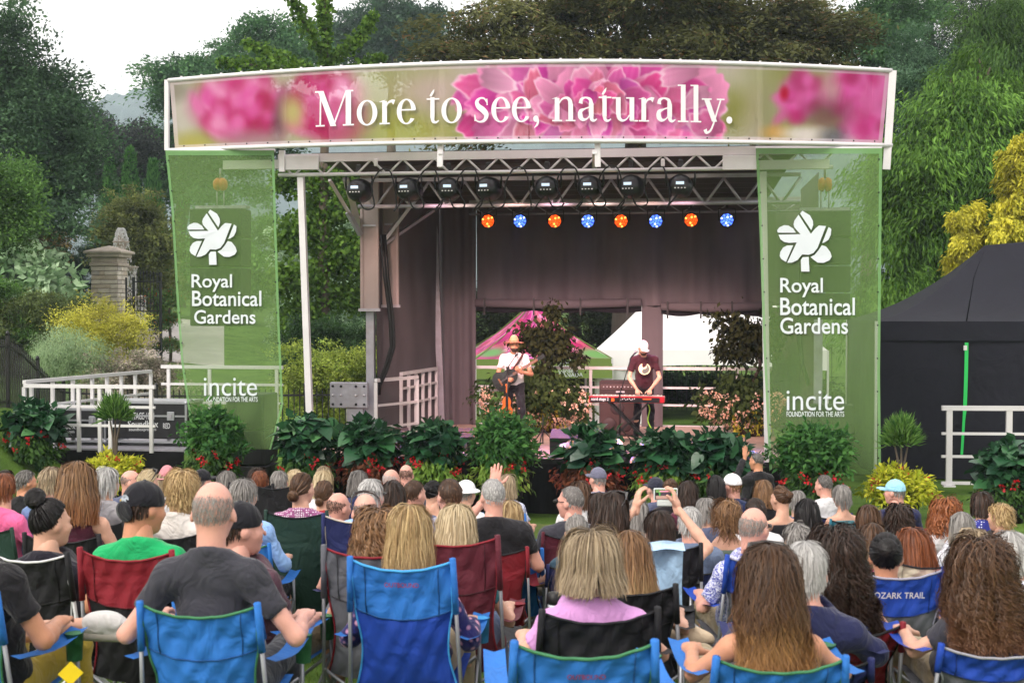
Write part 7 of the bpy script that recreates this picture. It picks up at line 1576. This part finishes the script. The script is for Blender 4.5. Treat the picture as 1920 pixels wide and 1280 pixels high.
folding_chair((lambda q: (q[0], q[1], float(zg(q[0], q[1]))))(G(1080, 4.9)), R(2), BL, BL, GRT, .80, 'empty blue folding chair with green trim at the bottom centre', 1, STEEL, ('OUTBOUND', .14, .1, fab((150, 50, 70))))
P_(-62, 905, 470, H('short', 'db'), 'man in black tee and mustard shorts cut off by the left edge', BKT, (BL, BL, GRT, .86), 'b', False, 1.1, .6, dx=-.1)
P_(99, 930, 372, H('bun', 'bk', tie=(-.02, -.06, .11), r=.05), 'dark-haired woman with a high bun on a white-framed black chair', c('dark_top', L(36, 34, 44)), (BK, BK, WSTEEL and (206, 206, 210), 1.01), 'a', True, .95, .5, yaw=-.5, steel=WSTEEL)
cap15 = P_(271, 898, 392, H('short', 'db', l=.03), 'man in green tee and backward black cap on a red chair', GRS, (BK, RD, RD, .95), 'b', False, 1.02, .62, hat=(dict(back=True), CAPB))
P_(710, 948, 385, H('long', 'lb', z=-.14, v=1.35, t=.04, curl=.009), 'woman with curly light brown hair on a grey chair with red trim', BKT, (GY, GY, RD, 1.09), 'a', True, .92, .55)
P_(1187, 987, 392, H('long', 'lb', z=-.25, v=1.1, tip=L(190, 160, 116)), 'long dark blonde hair woman on the black chair right of the lilac tee', c('top_ink', L(44, 44, 60)), (BK, BK, BK, 1.02), 'a', True, .92, .3)
P_(860, 938, 372, H('long', 'pb', z=-.17, v=1.2), 'pale blonde woman on the tall maroon chair', c('top_teal', L(60, 120, 130)), (MR, MR, RD, 1.11), 'a', True, .92, .5)
P_(454, 936, 398, H('short', 'db', l=.03), 'man in backward black cap and khaki shorts right of the bald man', c('tee_plum', L(80, 54, 66)), (BL, BL, GRT, .8), 'p', False, 1.0, .6, yaw=-.7, hat=(dict(back=True), CAPB), legs='shorts', dx=-.25)
P_(1668, 1000, 378, H('clip', 'bk', tie=(0, -.1, .04), r=.045), 'woman with black clipped-up hair and black tee on a blue and grey chair', BKT, (GY, RB, (150, 150, 170), 1.10), 'b', True, 1.0, .7, text=('OZARK TRAIL', .28, .12, WHT), yaw=-.2)
P_(1714, 990, 335, H('long', 'au', z=-.2, v=1.15), 'auburn-haired woman on a cream and brown chair', c('top_rose', L(150, 90, 110)), (BN, (206, 196, 176), BK, 1.10), 'a', True, .92, .5, text=('Coleman', .24, .12, fab((60, 46, 40))), dx=.1)
P_(1832, 1000, 345, H('long', 'ab', z=-.15, v=1.2), 'woman with streaked blonde bob and hot pink top', HOT, (NV_, NV_, BK, .93), 'a', True, .94, .5)
P_(1893, 1002, 362, H('short', 'wh', l=.07, t=.025, w=.004), 'silver-haired woman with navy print top at the right edge', NVP, (NV_, RB, BK, .86), 'a', True, 1.05, .6, yaw=.3)
P_(142, 845, 318, H('long', 'lb', z=-.25, v=1.35, t=.03, tip=L(150, 96, 62)), 'tall woman with long auburn-brown hair and sleeveless maroon top', MRN, (BK, BK, BK, .84), 'a', True, 1.1, 0, tank=True)
P_(343, 875, 312, H('short', 'bl', l=.08, t=.04, curl=.006, w=.004), 'woman with full wavy blonde hair behind the bald man', c('top_cream', L(206, 200, 196)), (BK, BK, BK, .9), 'a', True, 1.0, .5)
P_(1410, 948, 328, H('bald', 'gr'), 'bald man with glasses in blue and white leafy shirt', LEA, (GY, RB, (150, 150, 170), 1.0), 'p', False, 1.08, .8, yaw=-.75)
P_(1237, 953, 305, H('short', 'db', l=.07, t=.02), 'dark-haired person holding up a phone with both hands', c('tee_sky', L(150, 180, 214)), (BK, BK, BK, 1.07), 'a', False, .95, .5, arms='phone')
P_(1149, 916, 308, H('long', 'db', z=-.3, v=1.25, w=.006), 'woman with very long dark brown hair and sunglasses on her head', WHS, (NV_, NV_, BK, .8), 'a', True, .94, .3)
# middle rows ----------------------------------------------------------------
P_(921, 891, 276, H('buzz', 'wh'), 'bald man in black tee waving his left hand', BKT, (RD, RD, BK, .8), 'p', False, 1.25, .6, arms='raise', fat=1.1)
P_(684, 916, 292, H('bald', 'sg'), 'bald pink-headed man with sunglasses on top on a tall navy and grey chair', WHS, (GY, NV_, (190, 180, 170), 1.13), 'p', False, 1.0, .6)
P_(697, 894, 262, H('short', 'wh', l=.05), 'white-haired man with glasses just beyond the tall navy chair', LBL, (NV_, NV_, BK, .84), 'p', False, 1.05, .6, yaw=-.3)
P_(454, 887, 270, H('short', 'gr', l=.07, t=.028, w=.004), 'grey-haired woman in light blue shirt near the bald man', LBL, (BL, BL, GRT, .82), 'a', True, 1.05, 1.5, yaw=-.3)
P_(564, 887, 252, H('bun', 'br', tie=(0, -.1, -.03), r=.04), 'brunette with messy low bun and dotted mauve blouse', DOT, (DG, DG, BK, .98), 'a', True, 1.12, .4, yaw=-.4)
P_(634, 920, 236, H('bald', 'db'), 'balding man with dark fringe between bun and tall navy chair', BKT, (RD, RD, RD, .88), 'p', False, 1.0, .6)
P_(846, 899, 268, H('short', 'br', l=.025, t=.01), 'broad man with short brown hair left of the waving man', GRYT, (BK, BK, BK, .8), 'p', False, 1.1, .6)
P_(780, 893, 218, H('short', 'br', l=.022, t=.01), 'young man with cropped brown hair beside the dark long hair', SLT, (BK, BK, BK, .8), 'p', False, 1.0, .6)
P_(737, 890, 236, H('long', 'db', z=-.26), 'woman with straight dark hair left of the cropped young man', c('top_black2', L(40, 38, 44)), (BK, BK, BK, .8), 'a', True, .95, .5)
P_(1068, 910, 250, H('buzz', 'gr'), 'grey cropped man in sunglasses turned left on a maroon chair', CHAR, (MR, MR, BK, .92), 'p', False, 1.08, .6, yaw=.9)
P_(1078, 953, 268, H('bun', 'gr', tie=(0, -.1, -.04), r=.036), 'woman with grey low bun on a purple-navy chair', c('top_teal2', L(60, 90, 110)), (NV_, NV_, BK, .92), 'a', True, .92, .4)
P_(954, 932, 262, H('long', 'bl', z=-.15, v=1.1), 'blonde woman in striped shirt behind the waving man', STR, (BL, BL, BK, .92), 'a', True, .92, 1.4)
P_(1290, 944, 262, H('short', 'wh', l=.045), 'white-haired man right of the raised phone', c('shirt_steel', L(96, 110, 136)), (NV_, NV_, BK, .84), 'p', False, 1.05, .6, yaw=-.3)
P_(1360, 932, 256, H('short', 'lb', l=.13, t=.05, curl=.011), 'woman with big brown curls and sage sleeveless top', SAGE, (MR, MR, BK, .8), 'a', True, 1.05, 0, tank=True)
P_(1502, 970, 275, H('short', 'gr', l=.06, t=.025, curl=.005), 'woman with short grey curls right of the leafy shirt', WHS, (BN, BN, BK, .84), 'a', True, 1.0, .6)
P_(1199, 932, 232, H('long', 'gr', z=-.2), 'woman with long grey-blond hair left of the raised phone', WHS, (BK, BK, BK, .8), 'a', True, .92, .5)
P_(197, 862, 236, H('short', 'wh', l=.1, t=.03, w=.004), 'woman with silver bob right of the auburn-haired woman', c('top_stone', L(150, 146, 150)), (BK, BK, BK, .84), 'a', True, 1.0, .6)
P_(93, 873, 246, H('short', 'ab', l=.06, t=.022), 'older person with thin reddish grey hair on a denim blue chair', LBL, (DN, DN, DN, .86), 'p', True, 1.0, .6)
P_(104, 857, 212, H('short', 'wh', l=.04), 'person with fine white hair partly hidden by long auburn hair', WHS, (RD, RD, BK, .84), 'p', False, 1.0, .6)
P_(6, 876, 250, H('short', 'au', l=.06), 'woman with reddish hair and pink top at the left edge', HOT, (DG, DG, BK, .86), 'a', True, 1.0, .6)
P_(272, 838, 208, H('pony', 'pb', tie=(0, -.1, -.02), z=.13), 'blonde woman with a ponytail and sunglasses on a green chair', c('top_white2', L(210, 208, 212)), (DG, DG, BK, .88), 'a', True, 1.0, .5)
P_(1516, 929, 226, H('long', 'bk', z=-.24, v=1.2, w=.006), 'woman with long black wavy hair right of centre', BKT, (BK, BK, BK, .8), 'a', True, .95, .4)
P_(1626, 938, 232, H('long', 'br', z=-.2, v=1.1), 'woman with straight brown hair on a grey and black chair', GRYT, (GY, BK, (200, 200, 204), .92), 'a', True, .95, .5)
P_(1692, 944, 228, H('long', 'db', z=-.2, v=1.35, t=.035, curl=.008), 'woman with dark shoulder-length curls below the sky blue cap', CHAR, (GY, GY, BK, .84), 'a', True, .95, .5)
P_(1638, 982, 272, H('long', 'br', z=-.2, tip=L(150, 124, 100)), 'woman with ash brown hair left of the clipped black hair', HOT, (BK, BK, BK, .86), 'a', True, .92, .5)
P_(1808, 951, 238, H('long', 'gr', z=-.24, v=1.1, tip=L(176, 160, 136)), 'woman with long straight grey-blond hair and navy patterned blouse', NVP, (BL, BL, GRT, .8), 'a', True, 1.05, .6, text=('OUTBOUND', .12, .08, fab((150, 50, 70))))
P_(1773, 932, 222, H('long', 'rd', z=-.2, v=1.5, t=.04, curl=.011), 'woman with red curls and white top', WHS, (BK, BK, BK, .8), 'a', True, 1.02, .5)
P_(1880, 942, 218, H('short', 'bl', l=.07, t=.035, curl=.009), 'person with short blonde curls near the right edge', c('top_dark3', L(44, 44, 50)), (BK, BK, BK, .86), 'a', True, .98, .6)
P_(1117, 914, 222, H('long', 'db', z=-.18), 'woman with dark brown hair leaning left of the long dark hair', RB and c('top_royal', L(44, 70, 160)), (RB, RB, BK, .84), 'a', True, .92, .5, yaw=.4)
# front rows -----------------------------------------------------------------
P_(8, 841, 186, H('short', 'db', l=.035), 'dark-haired man in black tee at the far left edge', BKT, (BK, BK, BK, .8), 'b', False, 1.1, .6, yaw=-.4)
maple = P_(45, 834, 188, H('short', 'sg', l=.03), 'grey-haired man in a black jacket with red maple leaf', BKT, (BK, BK, BK, .66), 'b', False, 1.12, 1.9, yaw=-.5)
P_(95, 832, 184, H('long', 'gr', z=-.2, v=1.1), 'woman with long silver hair beside the maple leaf jacket', GRYT, (BK, BK, BK, .8), 'a', True, .95, .6)
P_(130, 834, 166, H('short', 'bl', l=.06), 'short blonde person behind the auburn-haired woman', WHS, (BK, BK, BK, .8), 'a', True, .95, .6)
P_(156, 831, 170, H('short', 'pb', l=.07), 'pale blonde person next to the yellow flowers', SLT, (NV_, NV_, BK, .8), 'a', True, .95, .6)
P_(246, 829, 184, H('bald', 'sg'), 'bald man in slate tee looking right near the flight cases', SLT, (BK, BK, BK, .8), 'p', False, 1.1, .6, yaw=-1.0)
P_(312, 834, 182, H('long', 'ab', z=-.13), 'woman in a dusty pink brimmed hat', WHS, (BK, BK, BK, .8), 'a', True, .95, .6, yaw=-.3, hat=(dict(wide=.135), HPK))
P_(334, 850, 190, H('long', 'bk', z=-.16), 'black-haired woman right of the pink hat', BKT, (BK, BK, BK, .8), 'a', True, .95, .6)
P_(380, 848, 180, H('short', 'sg', l=.03), 'man in a black cap before the left red flowers', c('shirt_plaid', L(150, 120, 110)), (BK, BK, BK, .8), 'p', False, 1.05, .6, yaw=-.3, hat=(dict(), CAPB))
P_(424, 847, 186, H('long', 'sg', z=-.15, v=1.2), 'grey-haired woman below the left banner', GRYT, (BK, BK, BK, .9), 'a', True, .98, .6)
P_(484, 852, 172, H('short', 'db', l=.06, t=.03, curl=.006), 'dark curly-haired person below the left banner foot', BKT, (BK, BK, BK, .8), 'b', False, 1.0, .6)
P_(487, 873, 190, H('short', 'au', l=.05), 'brown-haired person sunk low in a black and grey chair', CHAR, (GY, BK, BK, 1.13), 'a', True, .95, .6)
P_(519, 881, 192, H('short', 'gr', l=.05), 'grey-haired person low in the chair beside the blonde', NAVY, (GY, BK, BK, 1.13), 'p', True, .95, .6)
P_(551, 867, 176, H('short', 'pb', l=.07, t=.025), 'short pale blonde head before the left red begonias', c('top_rose2', L(170, 110, 110)), (BK, BK, BK, .8), 'a', True, .95, .6)
P_(606, 880, 196, H('long', 'pb', z=-.15), 'bright blonde woman on a red chair', WHS, (RD, RD, BK, .9), 'a', True, .95, .5)
P_(604, 899, 216, H('bun', 'br', tie=(0, -.1, -.05), r=.034), 'brown-haired woman with low bun beside the dotted blouse', c('top_red', L(150, 40, 50)), (RD, RD, BK, .84), 'a', True, .95, .5)
P_(607, 872, 168, H('short', 'ab', l=.05), 'sandy-haired person half hidden by the bright blonde', GRYT, (BK, BK, BK, .8), 'a', True, .95, .6)
P_(675, 879, 182, H('long', 'sg', z=-.15), 'woman with streaked grey-brown hair before the rusty planter', c('top_navy3', L(46, 56, 96)), (NV_, NV_, BK, .9), 'a', True, .95, .6)
P_(731, 877, 176, H('bald', 'wh'), 'pink bald head behind the straight dark hair', LBL, (BK, BK, BK, .8), 'p', False, 1.0, .6)
P_(760, 870, 166, H('bald', 'db'), 'bald head above a slate chair before the plants', SLT, (SLT and GY, GY, BK, .95), 'p', False, 1.0, .6)
P_(813, 899, 196, H('clip', 'bk', tie=(0, -.1, .03), r=.035), 'black-haired woman with a white hair clip', c('top_pale', L(206, 190, 186)), (BK, BK, BK, .7), 'a', True, .95, 0, tank=True)
P_(876, 901, 200, H('short', 'gr', l=.04), 'person in a white bucket hat', WHS, (BK, BK, BK, .8), 'a', True, .95, .5, yaw=-.4, hat=(dict(bucket=True), CAPW))
P_(954, 886, 176, H('long', 'ab', z=-.15, v=1.1), 'woman with dark blonde bob behind the waving hand', STR, (BL, BL, BK, .84), 'a', True, .95, .6)
P_(1086, 894, 192, H('long', 'br', z=-.16, v=1.3), 'woman with full brown bob below the floor monitor', WHS, (BL, BL, BK, .7), 'a', True, 1.0, .6)
P_(1124, 874, 172, H('short', 'gr', l=.03), 'man in grey cap and grey tee near the stage edge', GRYT, (NV_, NV_, BK, .78), 'p', False, 1.08, .6, hat=(dict(), CAPG))
P_(1227, 890, 174, H('short', 'sg', l=.03), 'man in a dark cap above the raised phone', SLT, (NV_, NV_, BK, .8), 'p', False, 1.0, .6, hat=(dict(), CAPD))
P_(1261, 893, 178, H('bun', 'br', tie=(0, -.08, .07), r=.03), 'woman with brown top bun near the keyboard plant', BKT, (BK, BK, BK, .8), 'a', True, .95, .6)
P_(1287, 898, 192, H('long', 'db', z=-.17, v=1.3, w=.008), 'woman with dark wavy hair above the bracelet arm', MRN, (BK, BK, BK, .8), 'a', True, .95, .6)
P_(1341, 888, 180, H('long', 'bk', z=-.22), 'woman with straight black hair left of the white cap', BKT, (BK, BK, BK, .8), 'a', True, .95, .6)
P_(1322, 931, 216, H('short', 'gr', l=.07, t=.025), 'grey blond head left of the big curls', SLT, (MR, MR, BK, .8), 'a', True, .95, .6)
P_(1373, 888, 178, H('short', 'lb', l=.03), 'man in a white cap right of the black hair', c('tee_navy4', L(44, 56, 96)), (RD, RD, BK, .8), 'p', False, 1.05, .6, hat=(dict(), CAPW))
P_(1434, 892, 180, H('long', 'lb', z=-.18, v=1.2, w=.01), 'woman with wavy light brown hair below the right front leg', BKT, (BK, BK, BK, .8), 'a', True, .95, .6)
P_(1421, 929, 226, H('short', 'db', l=.03), 'dark cropped head just beyond the glasses', WHS, (DG, DG, BK, .8), 'b', False, 1.0, .6)
P_(1462, 912, 200, H('bun', 'br', tie=(0, -.09, .04), r=.032), 'brunette with bun and strappy black top', BKT, (RB, RB, BK, .7), 'a', True, .98, 0, tank=True)
P_(1495, 914, 186, H('short', 'gr', l=.06), 'grey-haired woman with glasses turned right', SLT, (RB, RB, BK, .8), 'a', True, .95, .6, yaw=-.6)
P_(1545, 886, 168, H('buzz', 'sg'), 'man with shaved head and white shirt near the right banner', WHS, (NV_, NV_, BK, .82), 'p', False, 1.12, .7)
P_(1579, 908, 184, H('short', 'gr', l=.08, t=.028), 'woman with grey bob and bare arms on a teal chair', c('top_teal5', L(70, 120, 130)), (TL, TL, BK, .92), 'a', True, 1.0, 0, tank=True)
P_(1680, 898, 186, H('short', 'gr', l=.03), 'man in a sky blue cap and navy shirt', NAVY, (RD, RD, BK, .76), 'p', False, 1.15, .8, hat=(dict(), CAPL))
P_(1845, 919, 204, H('long', 'db', z=-.12, v=1.2), 'woman with dark chin-length bob and blue dotted top', BDT, (BL, BL, BK, .72), 'a', True, 1.05, .5)
P_(1419, 848, 136, H('buzz', 'sg'), 'dark-clothed man right at the stage edge with one arm raised', BKT, (BK, BK, BK, .8), 'b', False, 1.05, 1.9, arms='raise')
# ------------------------------------------------------------------ small things worn and carried
def on_head(t, J, mb, name, mat, hs=1.0): return head_empty_mesh(t, mb.mesh(name, mat), name, J, hs)
def find(who):
    return next(o for o in col.objects if o.get('label') == who)
def shades(t, J):
    b = MB()
    for s in (-1, 1): b.lathe([(.0, -.003), (.026, -.002), (.026, .002), (0, .003)], 10, (s * .034, .07, .108), axis='y')
    b.tube([(-.012, .072, .112), (.012, .072, .112)], .004, 5)
    for s in (-1, 1): b.tube([(s * .058, .07, .11), (s * .082, .02, .09), (s * .088, -.05, .05)], .004, 5)
    tag(on_head(t, J, b, 'sunglasses', M('shade_lens', L(30, 22, 20), .15, .1, spec=.6)), kind=None)
for who, h_, yaw in (('woman with very long brown hair fading to blonde and bare shoulders', 0, 0), ('woman with very long dark brown hair and sunglasses on her head', 0, 0), ('blonde woman with a ponytail and sunglasses on a green chair', 0, 0), ('bald pink-headed man with sunglasses on top on a tall navy and grey chair', 0, 0), ('woman with very long curly brown hair in the near right corner', 0, 0)):
    t = find(who); hd = next(o for o in t.children if o.name.startswith('hair'))
    b = MB(); z = .125
    for s in (-1, 1): b.lathe([(.0, -.004), (.028, -.002), (.028, .002), (0, .004)], 10, (s * .036, z, -.045), axis='z'); b.tube([(s * .06, .05, z - .008), (s * .09, .0, z - .03), (s * .093, -.06, z - .075)], .005, 6)
    b = MB(); b.tube([(-.094, -.07, .04), (-.09, -.01, .085), (-.062, .055, .118), (0, .065, .128), (.062, .055, .118), (.09, -.01, .085), (.094, -.07, .04)], [.004, .005, .012, .008, .012, .005, .004], 6)
    o = b.build('sunglasses', M('shade_lens', L(30, 22, 20), .15, .1, spec=.6), t, hd.location); o.rotation_euler = hd.rotation_euler; o.scale = hd.scale
# spectacles on two men in profile
for who in ('bald man with glasses in blue and white leafy shirt', 'white-haired man with glasses just beyond the tall navy chair', 'grey cropped man in sunglasses turned left on a maroon chair', 'grey-haired woman with glasses turned right'):
    t = find(who); hd = next(o for o in t.children if o.name.startswith('hair')); b = MB()
    b.tube([(-.08, -.01, .008), (-.076, .08, .008), (-.055, .112, .004), (0, .125, .01), (.055, .112, .004), (.076, .08, .008), (.08, -.01, .008)], [.003, .003, .012, .005, .012, .003, .003], 6)
    o = b.build('glasses', GLASSM, t, hd.location); o.rotation_euler = hd.rotation_euler
# maple leaf on the black jacket
t = find('grey-haired man in a black jacket with red maple leaf')
ML = [(0, 1), (.18, .62), (.4, .72), (.32, .28), (.58, .52), (.68, .38), (.98, .42), (.84, .1), (.94, -.02), (.5, -.36), (.54, -.56), (.06, -.48), (.06, -.95)]; ML = ML + [(-x, y) for x, y in reversed(ML[1:])]
hz_ = maple[2] - .52
def on_back(x, z, off): return (x, -.305 + .28 * (x * x) * 4 - off + .05 * (z - hz_), z)
MB().poly([on_back(x * .105, hz_ + z * .105, .03) for x, z in ML]).build('maple_leaf', WHT, t); MB().poly([on_back(x * .085, hz_ + z * .085, .036) for x, z in ML]).build('maple_leaf', M('leaf_red', L(196, 34, 40), .7, .05), t)
# bird crest on the backward black cap
t = find('man in green tee and backward black cap on a red chair'); J15 = cap15[1]
b = MB(); cpt = lambda x, z, o_=.0: (x, -.008 - math.sqrt(max(0, 1 - (x / .087) ** 2 - ((z - .028) / .104) ** 2)) * .107 - .006 - o_, z)
b.poly([cpt(*p) for p in ((-.03, .045), (-.012, .062), (.012, .066), (.03, .055), (.036, .04), (.02, .045), (.026, .03), (.006, .036), (.0, .026), (-.012, .036), (-.034, .026), (-.022, .04))]); o = on_head(t, J15, b, 'cap_crest', M('crest_grey', L(150, 158, 170), .6, .3, 60))
on_head(t, J15, MB().poly([cpt(*p, .003) for p in ((-.032, .03), (-.02, .044), (-.006, .04), (-.014, .033))]), 'cap_crest', M('crest_gold', L(206, 170, 60), .6))
# phone held up
ph = find('dark-haired person holding up a phone with both hands'); loc = np.array(ph.location); rz = ph.rotation_euler[2]
hp = person_h = None
wr = W(1248, 926, float(loc[1]) + .3)
p = thing('smartphone', 'white smartphone held up showing the stage on its screen', 'phone', wr, rz)
MB().box((0, 0, 0), (.155, .012, .078), bev=.004).build('case', M('phone_white', L(214, 226, 224), .4, 0), p); MB().box((-.0, -.0075, 0), (.14, .003, .066)).build('bezel', RUB, p)
scr = MB(); cols = [(90, 120, 70), (214, 120, 150), (60, 50, 60), (150, 120, 110), (70, 130, 70)]
for k, (x0, x1, z0, z1, cc) in enumerate(((-.065, .065, .012, .03, 0), (-.04, .04, .016, .024, 1), (-.03, .03, -.008, .014, 2), (-.065, .065, -.03, -.008, 3), (-.045, -.035, -.01, .016, 4), (.035, .045, -.01, .016, 4))):
    y = -.0095 - .0006 * k; scr.add([(x0, y, z0), (x1, y, z0), (x1, y, z1), (x0, y, z1)], [(0, 1, 2, 3)], cc)
tag(scr.build('screen', [M('screen_%d' % i, L(*q), .3, 0, emit=L(*q), es=.8) for i, q in enumerate(cols)], p), kind='stuff')
MB().box((.01, -.0, -.058), (.13, .02, .04), bev=.006).build('grip', M('phone_white', L(214, 226, 224), .4, 0), p)
# things beside the chairs
q = G(1040, 6.6); t = thing('steel_flask', 'steel flask with black lid on a tray left of the lilac tee', 'flask', (q[0], q[1], float(zg(*q[:2])) + .5)); MB().lathe([(.036, 0), (.038, .01), (.038, .2), (.03, .22)], 14).build('body', M('flask_steel', L(190, 192, 198), .25, .05, metal=.9), t); MB().lathe([(.032, .22), (.034, .23), (.034, .27), (.02, .275)], 14).build('lid', RUB, t)
def tray(px, d, label, h_=.48):
    q = G(px, d); t = thing('side_table', label, 'table', q); MB().box((0, 0, h_), (.42, .3, .02), bev=.005).build('table_top', fab((60, 60, 66)), t)
    for x in (-.17, .17): MB().bar((x, -.12, 0), (x, .12, h_), .015).build('leg', STEEL, t); MB().bar((x, .12, 0), (x, -.12, h_ - .005), .015).build('leg', STEEL, t)
    return q, h_
tray(1040, 6.6, 'small folding table left of the lilac tee holding a steel flask')
q, h_ = tray(1292, 6.9, 'small folding table beside the black chairs holding a paper bag')
t = thing('paper_bag', 'crumpled brown paper bag on the small folding table', 'bag', (q[0], q[1], q[2] + h_ + .01)); b = Blob().ell((0, 0, .04), (.13, .09, .05), .03); V, Q = b.mesh(.012, lambda P: -P[..., 2], .006); obj('bag', fast('bag', V, Q, M('kraft', L(196, 176, 150), .9, .1, 8, bump=.5, bs=30), smooth=False), t)
t = find('white-haired man right of the raised phone')
def towel(px, py, d, wd, hh, label, c1, c2):
    p0 = W(px, py, d); t = thing('towel', label, 'towel', p0); g = [[(x * wd, .03 * math.sin(x * 9 + z * 5) + (-.09 if z == 0 else 0), -z * hh + (.0 if z else -.04)) for x in np.linspace(-.5, .5, 12)] for z in (0, .03, .1, .3, .6, 1)]
    m = cloth('towel_' + label[:5], L(*c1), 'stripe', L(*c2), 9) if c2 else cloth('towel_' + label[:5], L(*c1)); MB().grid(np.array(g)).build('towel_cloth', m, t)
towel(1232, 1010, 7.2, .26, .4, 'light blue towel draped over a black chair back', (166, 200, 232), None)
# ankle of the man at the left edge resting on his knee: white canvas shoe
q = W(190, 1172, 6.1); t = find('man in black tee and mustard shorts cut off by the left edge'); im = Matrix.Translation(t.location) @ Matrix.Rotation(t.rotation_euler[2], 4, 'Z'); im = im.inverted()
b = Blob(); lp = lambda v: np.array(im @ Vector([float(e) for e in v])); A1 = lp(W(-10, 1190, 6.1)); A2 = lp(q); b.cone(A1, A2, .05, .04, .03); V, Q = b.mesh(.014); obj('shin', fast('shin', V, Q, SKIN['a'], smooth=True), t)
b = Blob(); e1 = lp(W(172, 1172, 6.1)); e2 = lp(W(228, 1178, 6.1)); b.cone(e1, e2, .05, .042, .03); b.ell((e1 + e2) / 2 + (0, 0, .03), (.07, .045, .04), .04); V, Q = b.mesh(.01); obj('raised_shoe', fast('s', V, Q, SHOES[1], smooth=True), t); b = Blob(); b.cone(e1 - (.02, .02, .035), e2 - (-.02, .02, .03), .028, .024, .02); V, Q = b.mesh(.01); obj('raised_sole', fast('s', V, Q, M('rubber_sole', L(170, 164, 156), .8, .05), smooth=True), t)
for o in t.children:
    if o.name.startswith('trousers'): setmat(o, cloth('mustard', L(176, 152, 60)))
t = find('man in backward black cap and khaki shorts right of the bald man')
for o in t.children:
    if o.name.startswith('trousers'): setmat(o, TR[1])
# a yellow warning tag on the left chair
q = W(132, 1262, 5.3); tag(MB().add([(0, 0, .045), (.045, .01, 0), (0, 0, -.045), (-.045, -.01, 0), (0, .004, .045), (.045, .014, 0), (0, .004, -.045), (-.045, -.006, 0)], [(3, 2, 1, 0), (4, 5, 6, 7), (0, 1, 5, 4), (1, 2, 6, 5), (2, 3, 7, 6), (3, 0, 4, 7)]).build('warning_tag', M('tag_yellow', L(226, 196, 30), .5, .05), None, q), 'yellow diamond tag hanging at the left blue chair', 'tag')
# ------------------------------------------------------------------ labels: clothing, pose, seat and place in the rows
SHIRT = dict(tee_black='black tee', tee_charcoal='charcoal tee', shirt_navy='navy shirt', shirt_white='white top', tee_pink='lilac pink tee', tee_green='bright green tee', tee_grey='grey tee', top_maroon='maroon top', shirt_light_blue='light blue shirt', top_hot_pink='hot pink top', tee_slate='slate blue tee', top_sage='sage green top', blouse_dots='dotted mauve blouse', blouse_floral='navy floral blouse', shirt_leafy='blue leaf-print shirt', blouse_navy_print='navy patterned blouse', top_blue_dots='blue dotted top', shirt_stripes='striped shirt', straps_slate='slate strap top', top_wine='wine red top', dark_top='dark top', top_ink='ink blue top', top_teal='teal top', tee_plum='plum tee', top_rose='dusty rose top', top_cream='cream top', tee_sky='pale blue tee', top_stone='stone grey top', top_white2='off-white top', top_dark3='dark top', top_royal='royal blue top', shirt_plaid='tan shirt', top_rose2='rose top', top_red='red top', top_navy3='navy top', top_pale='pale top', tee_navy4='navy tee', top_teal5='teal top', top_teal2='blue-green top', shirt_steel='steel blue shirt', top_black2='black top')
HATN = dict(cap_black='black cap', cap_grey='grey cap', cap_sky='sky blue cap', cap_white='white hat', hat_pink='dusty pink hat', cap_dark='dark cap')
ORD = ['first', 'second', 'third', 'fourth', 'fifth', 'sixth', 'seventh', 'eighth', 'ninth', 'tenth', 'eleventh', 'twelfth', 'thirteenth', 'fourteenth', 'fifteenth', 'sixteenth', 'seventeenth', 'eighteenth', 'nineteenth', 'twentieth'] + ['twenty-' + q for q in ('first', 'second', 'third', 'fourth', 'fifth', 'sixth', 'seventh', 'eighth', 'ninth')]
ROWS = [(455, 'nearest row'), (365, 'second-nearest row'), (300, 'third-nearest row'), (255, 'fourth-nearest row'), (215, 'fifth-nearest row'), (186, 'second-farthest row'), (0, 'farthest row')]
hi = 9999
for lo, rn in ROWS:
    row = sorted([a for a in AUD if lo <= a['s'] < hi], key=lambda a: a['px']); hi = lo
    for i, a in enumerate(row):
        sh = SHIRT.get(a['shirt'], 'plain top'); sh = ('sleeveless ' + sh) if a['tank'] else sh; h_ = (HATN[a['hat']] + ' and ') if a['hat'] else ''
        verb = {'phone': 'holding up a phone', 'raise': 'raising one hand', 'wide': 'with arms spread'}.get(a['arms'], '')
        place_ = '%s from left, %s' % (ORD[i], rn); lab = 'person in %s%s %s%s' % (h_, sh, (verb + ', ') if verb else 'on %s chair, ' % a['cc'], place_)
        if a['shirt'] == 'tee_black' and a['t'] == maple[0]: lab = 'person in black jacket with red maple leaf, %s' % place_
        a['t']['label'] = lab
        two = a['cc'] if a['band'] in (None, a['cc']) else '%s and %s' % (a['band'], a['cc'])
        if a['ch'] is not None: a['ch']['label'] = '%s folding chair of the audience, %s' % (two, place_)
# ================================================================== haze
HZ = bpy.data.materials.new('haze_air'); HZ.use_nodes = True; n = HZ.node_tree; n.nodes.clear(); o_ = n.nodes.new('ShaderNodeOutputMaterial'); v_ = n.nodes.new('ShaderNodeVolumePrincipled')
v_.inputs['Color'].default_value = (.72, .83, 1.0, 1); v_.inputs['Density'].default_value = .0005; v_.inputs['Anisotropy'].default_value = .2; n.links.new(v_.outputs[0], o_.inputs['Volume'])
tag(MB().box((0, 470, 82), (3200, 1080, 190)).build('haze', HZ), 'thin evening haze over the valley', 'haze', kind='stuff')
